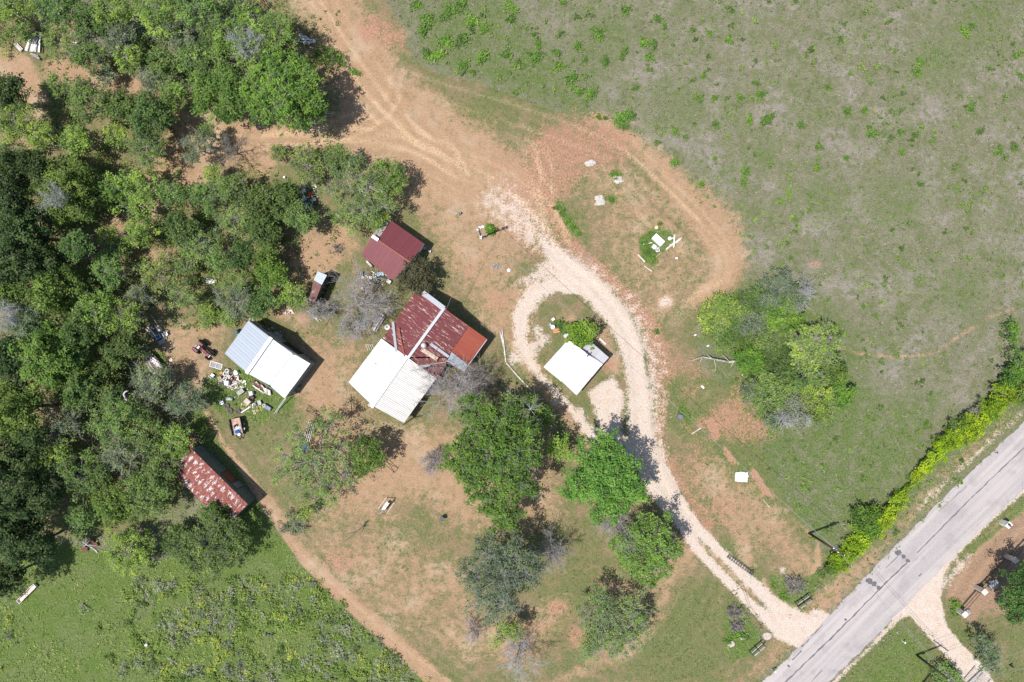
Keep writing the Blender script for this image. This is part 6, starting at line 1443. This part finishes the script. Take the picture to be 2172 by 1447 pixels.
item('box', 'orange plastic box beside the small orange ring', 'box', 470.5, 791, R_(30), (.34, .3, .2), ORG, ORG)
item('chair', 'skeletal white chair frame left of the junk heap', 'chair', 452.5, 797, R_(55), (.5, .45, .35), W, W)
item('frame', 'white dish rack frame at the top of the junk heap', 'rack', 481, 792, R_(15), (.6, .5, .3), W, DARK)
item('box', 'white enamel stove right of the junk heap', 'stove', 503, 791, R_(25), (.5, .5, .5), W, pm((.55, .55, .52), .5))
item('plank', 'pale plank sticking out of the junk heap towards the stove', 'plank', 495, 795, px_ang(12, -10), (1.2, .08, .06), PALEW, z=.3)
item('plank', 'short white plank at the left foot of the junk heap', 'plank', 464.5, 812, R_(82), (.65, .1, .06), W)
item('plank', 'pale yellow plank at the right foot of the junk heap', 'plank', 509, 809, px_ang(10, -7), (.55, .09, .06), pm((.66, .60, .40), .8), z=.1)
item('box', 'small white box on the grass between the heap and the workshop', 'box', 520, 809, R_(-20), (.3, .26, .2), pm((.72, .68, .58), .8), W)
item('frame', 'dark rimmed white panel in the middle of the junk heap', 'panel', 477, 804, R_(60), (.5, .4, .12), W, DARK, z=.25)
item('box', 'pinkish board box lower in the junk heap', 'box', 486, 798, R_(-12), (.5, .34, .3), PK, PALEW, z=.1)
item('drum', 'green grey can at the right of the junk heap', 'can', 507, 804, 0, (.26, .26, .4), pm((.12, .22, .18), .5), W)
item('plank', 'white plank across the lower part of the junk heap', 'plank', 497, 815, px_ang(10, -4), (.7, .12, .08), W, z=.12)
item('plank', 'second white plank below the heap, crossing the first', 'plank', 501, 822, px_ang(10, -8), (.5, .1, .06), W, z=.06)
def heap(name, label, cat, px, py, rx, ry, n, cols, seed, smin=.06, smax=.3):
    """uncountable litter: one object, but real pieces"""
    r_ = random.Random(seed); allv = {i: G() for i in range(len(cols))}
    root = G(); mats = cols
    for i in range(n):
        a = r_.uniform(0, 6.28); q = math.sqrt(r_.random()); x, y = px + rx * q * math.cos(a), py + ry * q * math.sin(a); p = P(x, y)
        g = allv[r_.randrange(len(cols))]; s_ = r_.uniform(smin, smax); g.box((p.x, p.y, .03 + (1 - q) * r_.uniform(0, .3)), (s_, s_ * r_.uniform(.2, .9), r_.uniform(.03, .14)), r_.uniform(0, 3.1), r_.uniform(-.4, .4))
    me = bpy.data.meshes.new(name); V, F, MI = [], [], []
    for k, g in allv.items():
        o_ = len(V); V += g.v; F += [tuple(i + o_ for i in f) for f in g.f]; MI += [k] * len(g.f)
    me.from_pydata(V, [], F); [me.materials.append(c) for c in cols]; me.polygons.foreach_set('material_index', MI); me.update()
    o = bpy.data.objects.new(name, me); COL.objects.link(o); return kindly(o, 'stuff', label)
heap('scrap_litter', 'small scraps heaped by the workshop', 'litter', 488, 803, 24, 20, 150, [W, PK, CHAR, RUST, PALEW, STEEL], 1)
heap('scrap_litter', 'broken white pieces strewn below the junk heap', 'litter', 500, 816, 22, 12, 110, [W, PALEW, PK], 2, .05, .2)
heap('scrap_litter', 'scraps strewn around the pink brown cabinet', 'litter', 535, 862, 26, 12, 60, [W, PK, PALEW, YEL], 3, .04, .2)
heap('scrap_litter', 'white bits scattered in the grass between junk and workshop', 'litter', 520, 825, 45, 24, 50, [W, PALEW], 4, .03, .12)
heap('scrap_litter', 'scrap strewn below the cottage wall', 'litter', 793, 592, 30, 16, 110, [W, PK, CHAR, RUST, PALEW, STEEL], 5, .05, .25)
heap('scrap_litter', 'scrap under the trees beside the big pale limbed tree', 'litter', 650, 415, 30, 26, 110, [W, PK, CHAR, PALEW, STEEL], 6, .06, .3)
heap('scrap_litter', 'small scrap around the blue and white heap', 'litter', 333, 710, 20, 20, 60, [W, PK, CHAR, PALEW, TEAL], 7, .05, .25)
heap('rubble', 'pinkish rubble at the foot of the leaning shack', 'rubble', 612, 662, 12, 5, 40, [PK, PALEW, W], 8, .08, .3)
heap('rubble', 'bits around the yellow cans by the trailer', 'rubble', 544, 868, 10, 6, 20, [W, YEL, PK], 9, .04, .14)
heap('rubble', 'shade side litter along the workshop wall', 'rubble', 580, 705, 16, 10, 30, [W, CHAR, STEEL], 10, .05, .18)
# long junk under the workshop eave
o = thing('scrap_lean', 'rust brown sheets and pale beams leaning along the workshop eave', 'scrap', tuple(P(552, 817)))
boards(o, ((535, 806), (555, 818), (545, 822), (566, 832)), 7, [RUST, MAR, PK, RUST], .28, .3, .12, name='sheet', seed=21)
boards(o, ((534, 815), (536, 818), (560, 834), (562, 836)), 2, [PALEW, W], .1, .6, .05, seed=22); boards(o, ((563, 822), (572, 828), (560, 834), (574, 840)), 5, [W, PALEW, CHAR], .2, .35, .1, name='panel', seed=23)
item('box', 'blue and grey outboard motor lying at the right of the junk yard', 'motor', 569, 864, px_ang(18, 11), (.95, .46, .4), pm((.10, .13, .25), .45, var=.3), pm((.30, .27, .28), .6))
item('tyre', 'grey wheel at the end of the blue motor', 'wheel', 561, 860, 0, (.5, .5, .2), GREYB, z=.35)
item('chair', 'pale green metal chair left of the blue motor', 'chair', 551, 854, R_(20), (.6, .55, .4), pm((.5, .55, .46), .5), pm((.4, .44, .38), .6))
item('bucket', 'yellow bucket near the trailer', 'bucket', 547.5, 869, 0, (.3, .3, .3), YEL, W); item('tyre', 'pale yellow ring on the grass below the yellow bucket', 'ring', 540.5, 876, 0, (.36, .36, .1), pm((.62, .58, .32), .7))
item('bucket', 'small dark pot with orange rim between tank and cabinet', 'pot', 500, 858, 0, (.3, .3, .22), CHAR, ORG)
o = thing('ladder', 'grey ladder like rail leaning off the lower corner of the workshop', 'ladder', tuple(P(594, 860))); L = to_local(o); a_, b_ = L(P(604, 846, 1.5)), L(P(584, 876, .05)); sx = Vector((.28, .2, 0))
for s_ in (-.5, .5): G().bar(a_ + sx * s_, b_ + sx * s_, .07, .05).part('stile', GALVP, o)
for i in range(10): c_ = a_.lerp(b_, (i + .5) / 10); G().bar(c_ - sx * .5, c_ + sx * .5, .04).part('rung', GALVP, o)
# workshop shade side
item('box', 'grey steel table in the shade of the workshop wall', 'table', 592, 713, R_(-35), (1.1, .75, .85), pm((.30, .31, .30), .5, .2), STEEL)
item('tyre', 'pale tyre beside the top corner of the workshop', 'tyre', 534, 679, 0, (.65, .65, .24), pm((.36, .34, .30), .8))
item('drum', 'teal drum at the left eave of the workshop', 'drum', 504, 704, 0, (.55, .55, .8), TEAL, CHAR); item('bucket', 'white bucket beside the teal drum', 'bucket', 506, 708, 0, (.26, .26, .3), W, W)
item('box', 'small bluish engine part in the shade right of the workshop', 'engine part', 633, 824, R_(20), (.5, .35, .4), pm((.2, .23, .28), .5), STEEL); item('plank', 'pale pink board poking out by the right corner of the workshop', 'board', 620, 831, px_ang(12, 6), (.9, .4, .08), PK)
for i, (x, y, l) in enumerate(((626, 738, 'in the shade nearest the workshop ridge'), (634, 744, 'in the shade second from the workshop ridge'), (648, 757, 'in the shade third from the workshop ridge'), (660, 764, 'in the shade at the right corner of the workshop'))):
    item('chair', 'dark chair ' + l, 'chair', x, y, R_(30 + i * 20), (.42, .42, .42), pm((.20, .19, .19), .7), CHAR)
# scrap heap beside the wood, left
item('plank', 'long white beam along the left of the blue and white scrap heap', 'beam', 322, 703, px_ang(17, 20), (1.55, .18, .14), W, z=.2)
item('plank', 'second white beam beside the long one, rust edged', 'beam', 318, 706, px_ang(17, 20), (1.5, .2, .1), pm((.60, .40, .30), .8), z=.1)
item('box', 'white narrow cabinet in the blue and white scrap heap', 'cabinet', 339, 697, px_ang(7, 12), (.85, .38, .4), W, PK)
item('box', 'bright blue crate in the scrap heap', 'crate', 338, 714.5, R_(25), (.62, .48, .35), BLUE, W)
item('plank', 'white post in front of the blue crate', 'post', 345, 721, px_ang(17, -9), (1.15, .09, .08), W, z=.2)
item('box', 'grey rounded tub in front of the white post', 'tub', 345, 726, px_ang(14, -7), (.85, .45, .25), GREYB, GREYB); item('chair', 'white plastic chair at the right tip of the scrap heap', 'chair', 355, 709, R_(30), (.45, .45, .4), W, W)
item('plank', 'thin pale rod sticking out above the scrap heap', 'rod', 327, 678, px_ang(12, 18), (1.5, .05, .05), PALEW, z=.5); item('tyre', 'white rimmed tyre beside the collapsed shack', 'tyre', 363.5, 763.5, 0, (.42, .42, .16), W); item('box', 'charred box below the white rimmed tyre', 'box', 364, 778, R_(20), (.5, .3, .3), CHAR, DARK)
item('tyre', 'black tyre in shade above the scrap heap', 'tyre', 322, 645, 0, (.55, .55, .2), RUB)
# cottage scrap
item('frame', 'black framed square with a grey centre left of the cottage scrap', 'television', 766.5, 581, R_(8), (.5, .55, .3), CHAR, GREYB)
item('box', 'pale pink crate below the black framed square', 'crate', 769.5, 590, R_(35), (.36, .3, .2), PK, PALEW); item('box', 'white box in the middle of the cottage scrap', 'box', 787, 589.5, R_(-10), (.42, .36, .3), W, W)
item('frame', 'black crate filled with white things in the cottage scrap', 'crate', 795, 588, R_(20), (.55, .42, .3), CHAR, W); item('box', 'light blue sheet metal hood against the cottage wall', 'hood', 807, 582, R_(8), (.95, .48, .3), PALEB, PALEB)
item('box', 'dark green box below the cottage scrap', 'box', 802, 599, R_(15), (.42, .46, .4), pm((.05, .12, .10), .5), CHAR); item('plank', 'white gutter along the lower eave of the cottage', 'gutter', 826, 588, px_ang(15, 10), (1.3, .1, .1), W, z=1.9)
item('box', 'pinkish white bin at the lower corner of the cottage', 'bin', 826, 598, R_(-30), (.5, .45, .5), pm((.66, .60, .58), .6), W); item('plank', 'thin pale stick across the cottage scrap', 'stick', 779, 585, px_ang(8, 4), (.7, .05, .04), PALEW)
item('bucket', 'white bucket with black shade under the leafless tree', 'bucket', 768.5, 612, 0, (.26, .26, .28), W, W); item('box', 'white board standing at the left wall of the cottage', 'board', 785, 561, px_ang(10, 10), (.9, .2, .6), PALEW, W)
item('bucket', 'white pot beyond the right corner of the cottage', 'pot', 912, 534, 0, (.32, .32, .3), W, CHAR); item('box', 'grey cooler in the shade right of the cottage', 'cooler', 902, 527, R_(40), (.35, .25, .25), GREYB, GREYB)
# around the house
item('plank', 'weathered board bench left of the house, inner board', 'bench board', 803, 684, px_ang(22, -36), (2.4, .22, .06), PALEW, z=.35); item('plank', 'weathered board bench left of the house, outer board', 'bench board', 799, 682, px_ang(22, -36), (2.3, .2, .06), GREYW, z=.35)
item('plank', 'weathered board bench left of the house, lowest board', 'bench board', 807, 687, px_ang(22, -36), (2.2, .16, .06), GREYW, z=.3)
item('bucket', 'turquoise square bucket on the grass left of the house', 'bucket', 772, 693, 0, (.48, .48, .3), TUR, TUR)
item('tyre', 'white tyre planter at the left eave of the red roof', 'planter', 822, 694, 0, (.7, .7, .25), W, TANB)
o = thing('clothes_rack', 'thin white rods standing by the white roof', 'rack', tuple(P(786, 735)))
for i in range(4): G().cyl((-.5 + i * .28, .2, .6), (-.2 + i * .28, -.5, .6), .018, n=5).part('rod', W, o)
G().bar((-.5, .2, .6), (.5, .2, .6), .03).part('rail', W, o)
item('box', 'small grey unit at the lower end of the white roof ridge', 'air unit', 786, 858, R_(30), (.45, .35, .5), GREYB, STEEL)
o = thing('brace_pole', 'dark leaning pole off the bottom corner of the house', 'pole', tuple(P(856, 898))); L = to_local(o); G().cyl(L(P(855, 902, .05)), L(P(871, 889, .6)), .07).cyl(L(P(871, 889, .6)), L(P(898, 881, .5)), .06).part('pole', POLEW, o)
item('box', 'grey box in the roof shadow above the house', 'box', 921, 627, R_(30), (.3, .3, .2), GREYB, STEEL)
o = thing('pole_edging', 'pale log edging along the inside of the driveway loop', 'edging', tuple(P(1068, 730)))
L = to_local(o)
for a_, b_ in (((1065, 700), (1073, 768)), ((1061, 702), (1068, 735)), ((1074, 770), (1100, 800)), ((1100, 800), (1125, 826))): G().cyl(L(P(*a_, .1)), L(P(*b_, .1)), .09, n=7).part('log', PALEW, o)
item('drum', 'white round lid lying right of the yard light pole', 'lid', 1079, 573.5, 0, (.42, .42, .05), W)
heap('ash_patch', 'grey white ash patch on the lawn below the yard light pole', 'ash', 1054, 566, 14, 8, 130, [pm((.50, .50, .50), .9), pm((.38, .37, .36), .9)], 12, .03, .10)
item('box', 'dark valve box with a pale stick, left of the yard light pole', 'valve box', 975, 454, R_(30), (.34, .28, .5), CHAR, GREYB); item('plank', 'pale stick pointing at the dark valve box', 'stick', 961, 450, px_ang(10, 4), (1.2, .05, .05), PALEW, z=.1)
item('plank', 'thin stick on the lawn left of the ash patch, longer one', 'stick', 985, 543, px_ang(36, 24), (2.4, .05, .04), TANB); item('plank', 'thin stick on the lawn left of the ash patch, upper one', 'stick', 1007, 526, px_ang(22, 20), (1.7, .04, .04), TANB)
# junk by the white shed
item('box', 'white and pink paint box above the paint cans', 'box', 1173, 677.5, R_(35), (.45, .36, .3), W, pm((.6, .3, .35), .6)); item('bucket', 'pale bluish can left of the white shed', 'can', 1166, 689, 0, (.34, .34, .5), pm((.5, .53, .6), .4), W)
item('drum', 'white round drum below the pink and white box', 'drum', 1172, 694, 0, (.52, .52, .7), pm((.66, .72, .70), .5), W); item('box', 'orange tilted board box beside the round drum', 'board box', 1180, 702, R_(12), (.75, .45, .2), ORG, pm((.7, .5, .4), .7))
item('box', 'pale blue cooler at the top corner of the white shed', 'cooler', 1200, 711.5, px_ang(9, -8), (.6, .36, .4), PALEB, W); item('plank', 'long white beam on the ground beyond the lean-to', 'beam', 1278, 724, px_ang(13, 12), (1.1, .2, .16), W)
# pump island
item('box', 'white wellhead slab tank with a grey lid in the weedy island', 'well cover', 1395, 510, px_ang(23, 21), (1.55, .85, .5), W, pm((.55, .52, .55), .7)); item('drum', 'tan round stump at the top of the weedy island', 'stump', 1391, 484, 0, (.44, .44, .5), pm((.62, .48, .30), .8), pm((.66, .52, .34), .8))
item('drum', 'white round lid right of the well cover', 'lid', 1420, 506.5, 0, (.44, .44, .2), W); item('bucket', 'small white bucket beside the round lid', 'bucket', 1427, 506, 0, (.24, .24, .3), W, W)
item('plank', 'white post lying across the boards in the weedy island', 'post', 1429.5, 512, px_ang(-1, 12), (1.55, .14, .12), W, z=.12)
for i, (lab, x, y, dx, dy) in enumerate((('lowest white board of the crossed stack', 1428, 518, 34, -24), ('middle white board of the crossed stack', 1433, 513, 26, -17), ('pink white board of the crossed stack', 1422, 523, 22, -17))): item('plank', lab, 'board', x, y, px_ang(dx, dy), (2.2 - i * .35, .16, .06), [W, PALEW, PK][i], z=.03 * i)
item('plank', 'white post in the weeds left of the well cover', 'post', 1373, 517, px_ang(20, -4), (1.2, .09, .1), pm((.66, .66, .56), .8)); item('frame', 'white framed window below the well cover', 'window frame', 1394.5, 530, R_(8), (.45, .5, .1), W, CHAR)
item('frame', 'white square box with grey marks below the well cover', 'box', 1387, 524, R_(-38), (.5, .5, .2), W, pm((.5, .5, .5), .7)); item('box', 'white block alone on the lawn right of the weedy island', 'block', 1434.5, 548, 0, (.26, .24, .12), W, W)
item('plank', 'curved pale stone edging board at the lower left of the weedy island', 'edging', 1360, 548, px_ang(16, 17), (1.3, .16, .14), pm((.6, .54, .48), .9)); item('plank', 'pale edging board at the bottom of the weedy island', 'edging', 1374, 570, px_ang(18, 12), (1.2, .12, .1), pm((.6, .52, .42), .9))
item('plank', 'tan edging board at the right of the weedy island', 'edging', 1396, 541, px_ang(10, -9), (.9, .1, .08), TANB)
# concrete rubble
for lab, x, y, r, s_ in (('white rubble lump, uppermost of the three beside the upper loop', 1253, 349, .62, 1), ('white rubble lump with a bush on its left', 1311, 381, .55, 2), ('largest white rubble lump, lowest of the three', 1275, 429, .72, 3)):
    o = thing('rubble_lump', lab, 'rubble', tuple(P(x, y)))
    for k in range(8):
        r_ = random.Random(s_ * 10 + k); a = r_.uniform(0, 6.3); d = r * r_.uniform(.1, .8); G().blob((d * math.cos(a), d * math.sin(a), .12), (r * r_.uniform(.35, .7), r * r_.uniform(.3, .55), .12), s_ * 10 + k, 7, 4, .35).part('stone', pm((.50, .46, .44), .9, var=.5, scale=6, c2=(.30, .27, .22)), o)
# garden rows and things right of the drive
item('box', 'white crumpled sheet pinned with stones beside the garden rows', 'sheet', 1572, 1012, R_(-4), (1.55, 1.15, .12), W, pm((.7, .72, .74), .7)); tarp('cloth', 'torn pale cloth laid over the crumpled white sheet', 1575, 1008, 1.3, .8, .12, WHITEP, 9, 'cloth', h=.12)
item('plank', 'pale stick lying beyond the white sheet towards the road', 'stick', 1625, 1068, px_ang(14, 16), (1.3, .06, .05), PALEW); item('plank', 'paired pale sticks above the garden beds', 'stick', 1477, 914, px_ang(18, -12), (1.4, .12, .06), PALEW)
item('box', 'dark blue basin on the grass at the upper end of the garden rows', 'basin', 1442, 884, R_(-20), (.75, .6, .25), pm((.16, .17, .21), .5), CHAR); item('box', 'white folded paper lying alone on the grass by the fallen dead tree', 'paper', 1490, 821, px_ang(8, 7), (.45, .25, .04), W, W)
item('plank', 'short pale stick where the thin footpath meets the driveway', 'stick', 1392, 712, px_ang(6, -8), (.6, .08, .05), PALEW)
# yard furniture
o = thing('swing_frame', 'timber and pipe swing frame with a white seat on the lawn', 'swing', tuple(P(820, 1072)), px_ang(20, -28))
for x in (-.85, .85):
    for y in (-.55, .55): G().cyl((x, y, 0), (x, 0, 1.6), .04, n=6).part('leg', PALEW if x < 0 else GREYW, o)
G().cyl((-.9, 0, 1.6), (.9, 0, 1.6), .05, n=8).part('top_beam', GREYW, o); G().box((0, .05, .55), (1.2, .38, .05)).box((0, -.16, .8), (1.2, .05, .4)).part('seat', W, o)
for x in (-.55, .55): G().cyl((x, 0, .55), (x, 0, 1.6), .012, n=5).part('chain', STEEL, o)
G().bar((-.9, -.6, .05), (.9, -.6, .05), .08).bar((-.9, .6, .05), (.9, .6, .05), .08).part('base_rail', PALEW, o)
o = thing('bird_bath', 'small dark post with a white stone foot on the lawn', 'birdbath', tuple(P(939, 1097)), .4); G().lathe((0, 0, 0), [(.24, 0), (.24, .1), (.1, .14), (.08, .7), (.28, .78), (.3, .85), (.2, .84)], 12).part('pedestal', CHAR, o, True); G().blob((-.15, -.1, .06), (.28, .22, .1), 3).part('stone_foot', W, o)
o = thing('trestle', 'long plank trestle with a blue tarp draped at its lower end', 'trestle', tuple(P(656, 922)), px_ang(14, -52))
for y in (-.36, -.12, .12, .36): G().box((0, y, .55), (3.4, .09, .06)).part('plank', PALEW, o)
for x in (-1.6, 0, 1.6): G().bar((x, -.45, .5), (x, .45, .5), .08).bar((x, -.4, 0), (x, -.4, .5), .07).bar((x, .4, 0), (x, .4, .5), .07).part('trestle_leg', RUST, o)
tarp('tarp', 'bright blue tarp bunched on the lower end of the plank trestle', 647, 947, .8, .7, .6, SKYB, 12, h=.35)
def aframe(label, px, py, ang, L_=1.6):
    o = thing('saw_horse', label, 'frame', tuple(P(px, py)), ang)
    for s_ in (-1, 1): G().cyl((-L_ / 2, s_ * .38, .05), (L_ / 2, s_ * .1, .75), .035, n=6).part('rail', PIPE, o)
    G().bar((-L_ / 2, -.38, .05), (-L_ / 2, .38, .05), .06).part('crossbar', PIPE, o); G().bar((L_ / 2, 0, 0), (L_ / 2, 0, .75), .05).part('leg', PIPE, o)
aframe('dark tapered pipe frame above the plank trestle', 664, 873, px_ang(22, 15)); aframe('dark tapered pipe frame sticking out right of the spreading open mesquite', 828, 987, px_ang(-20, -17), 2.0)
item('box', 'white slab table under the right side of the spreading open mesquite', 'table', 735, 998, px_ang(8, -10), (.9, .5, .5), PALEW, W); tarp('tarp', 'small blue bag under the spreading open mesquite', 714, 1029, .4, .35, .1, BLUE, 14, 'bag', h=.2)
o = thing('dark_post', 'dark square post frame left of the small lime tree', 'post', tuple(P(641, 1080))); G().box((0, 0, 1.0), (.16, .16, 2.0)).part('post', DARK, o); G().bar((0, 0, 1.95), (.55, 0, 1.95), .12).part('arm', DARK, o)
item('bucket', 'white pot beside the flat grey green bush', 'pot', 645, 1122, 0, (.24, .24, .3), W, CHAR)
o = thing('green_beam', 'pale green angle beams lying below the leaning shack', 'beam', tuple(P(664, 670)), px_ang(27, 26)); G().box((0, 0, .1), (2.1, .10, .12)).part('beam', pm((.5, .56, .46), .7), o); G().box((.75, .18, .1), (1.0, .07, .1), rz=.35).part('beam', PALEW, o)
# upper left things
o = thing('rusty_pallet', 'rust coloured slatted rack at the top edge', 'rack', tuple(P(552, 12)), px_ang(20, 16))
for i in range(7): G().box((0, (i - 3) * .26, .45), (2.2, .12, .06)).part('slat', RUST, o)
for x in (-.95, 0, .95): G().box((x, 0, .36), (.12, 1.75, .12)).part('bearer', MAR, o)
for x in (-.95, .95):
    for y in (-.8, .8): G().box((x, y, .15), (.1, .1, .3)).part('leg', RUST, o)
o = thing('frame_heap', 'tangle of white and grey frames beside the big yellow green tree', 'scrap', tuple(P(650, 88)))
boards(o, ((634, 74), (648, 76), (645, 96), (668, 92)), 7, [W, STEEL, PALEW], .09, .4, .25, seed=31); boards(o, ((636, 90), (640, 78), (665, 90), (660, 80)), 6, [W, CHAR, STEEL], .08, .5, .25, seed=32); boards(o, ((633, 72), (645, 84), (638, 70), (650, 80)), 4, [W], .07, .6, .1, seed=33)
item('drum', 'white tub at the right end of the white and grey frames', 'tub', 667, 89, 0, (.4, .4, .3), W, W); item('plank', 'pale log left of the white and grey frames', 'log', 624, 85, px_ang(8, 18), (1.1, .14, .12), PALEW)
item('chair', 'small white ladder chair under the trees right of the bleached boards', 'chair', 155, 117, R_(10), (.7, .5, .5), W, W); item('plank', 'pale board above the white ladder chair', 'board', 158, 90, px_ang(12, 3), (.8, .12, .1), W)
item('bucket', 'white bucket on dirt below the dirt trail of the upper wood', 'bucket', 552, 270, 0, (.28, .28, .3), W, W); item('bucket', 'white can beside the other bucket under the largest round tree', 'can', 558, 270, 0, (.2, .2, .3), W, W)
item('box', 'bright red crate in the scrap under the trees', 'crate', 660, 413, R_(-20), (.55, .4, .3), pm((.72, .09, .03), .5), ORG); item('box', 'white crate left of the bright red one', 'crate', 646, 405, R_(15), (.4, .4, .3), W, W)
item('box', 'white box below the bright red crate', 'box', 668, 424, R_(10), (.35, .4, .35), W, W); item('drum', 'blue drum below the scrap of the red crate', 'drum', 654, 435, 0, (.45, .45, .5), BLUE, SKYB); item('box', 'white stove left of the blue drum', 'stove', 647, 422, R_(30), (.4, .5, .5), W, GREYB)
item('plank', 'white plank at the upper side of the scrap under the trees', 'plank', 667, 392, px_ang(8, 14), (.9, .25, .08), PALEW); item('bucket', 'white pail at the upper left of the scrap under the trees', 'pail', 604, 377, 0, (.3, .3, .3), W, W)
item('box', 'black box below the white box in the scrap', 'box', 671, 432, R_(-5), (.35, .4, .3), CHAR, DARK)
o = thing('grey_scrap', 'crumpled grey and white scrap among thin crowns above the tractor clearing', 'scrap', tuple(P(446, 598))); boards(o, ((434, 594), (440, 590), (455, 600), (462, 594)), 6, [W, STEEL, CHAR], .14, .4, .2, seed=41); boards(o, ((437, 600), (450, 603), (440, 592), (455, 593)), 5, [W, STEEL], .1, .5, .2, seed=42)
o = thing('brush_ring', 'ring of stones around an old campfire on the bare earth', 'campfire', tuple(P(718, 527)))
for i in range(9): a = i * .7; G().blob((.45 * math.cos(a), .4 * math.sin(a), .08), (.14, .12, .1), i, 6, 4).part('stone', pm((.34, .27, .23), .9), o)
bare_tree('few charred sticks lying on the old campfire', 718, 527, 13, .5, name='sticks', cat='sticks', seed=81, nl=6, fine=.7, col=(.25, .21, .19), up=.05)
item('plank', 'thin pale pole leaning between dark trees right of the feathery crown', 'pole', 589, 534, px_ang(14, -8), (.9, .07, .07), W, z=2.2)
# lower left things
o = thing('trough', 'long white trough with rust stains at the left edge of the weedy field', 'trough', tuple(P(61, 1257)), px_ang(36, -36)); WR = pm((.74, .70, .67), .6, var=.3, scale=2, c2=(.42, .24, .17))
G().box((0, 0, .12), (3.0, .5, .06)).part('floor', WR, o)
for y in (-.25, .25): G().box((0, y, .3), (3.0, .05, .36)).part('side', WR, o)
for x in (-1.5, 1.5): G().box((x, 0, .3), (.05, .5, .36)).part('end', WR, o)
o = thing('scrap_metal', 'three rusty panels and crossed pipes at the edge of the black shade', 'scrap', tuple(P(194, 1157)))
for x, y, a in ((.1, .6, .3), (.6, .1, .4), (-.7, -.35, -.2)): G().box((x, y, .3), (.75, .55, .06), a).part('panel', RUST, o)
for a_, b_ in (((-1, .6, .4), (1, -.6, .5)), ((-.9, -.2, .3), (.3, .9, .5)), ((-.6, .8, .4), (.9, -.9, .2)), ((-1, .1, .2), (1, .1, .5))): G().cyl(a_, b_, .03, n=6).part('pipe', GALVP, o)
o = thing('crossed_sticks', 'dark crossed sticks on grass at the foot of the tree under the long shed', 'sticks', tuple(P(390, 1189)))
for a_, b_ in (((-.7, -.5, .1), (.6, .5, .4)), ((-.5, .1, .2), (.7, .3, .3)), ((.1, -.4, .1), (.9, .5, .2))): G().cyl(a_, b_, .04, n=6).part('stick', POLEW, o)
part_thing('stone', 'white stone in the weedy field at the bottom left', 'stone', 312, 1367, G().blob((0, 0, .15), (.25, .18, .18), 6), WHITEP, .1)
part_thing('stone', 'pale stone at the lower edge of the wood below the lime crown', 'stone', 314, 1183, G().blob((0, 0, .1), (.2, .16, .14), 7), PALEW)
o = thing('curved_limb', 'curved white dead limb arching over the full green crown', 'dead limb', tuple(P(268, 850)))
L = to_local(o); G().tube([L(P(*p)) for p in ((280, 870, .0), (276, 858, 3.5), (266, 845, 6.2), (262, 836, 7.0), (266, 831, 7.2), (272, 829, 7.0))], .13, .07, 7).part('limb', pm((.62, .58, .57), .8), o, True)
for lab, x, y in (('white scrap at the lower left foot of the thicket', 1474, 711), ('white scrap below the bright round shrub of the thicket', 1575, 795), ('small white scrap on the left rim of the thicket', 1501, 734)): part_thing('scrap', lab, 'scrap', x, y, G().box((0, 0, .05), (.28, .14, .08), .5).box((.1, .05, .09), (.14, .12, .05)), WHITEP)
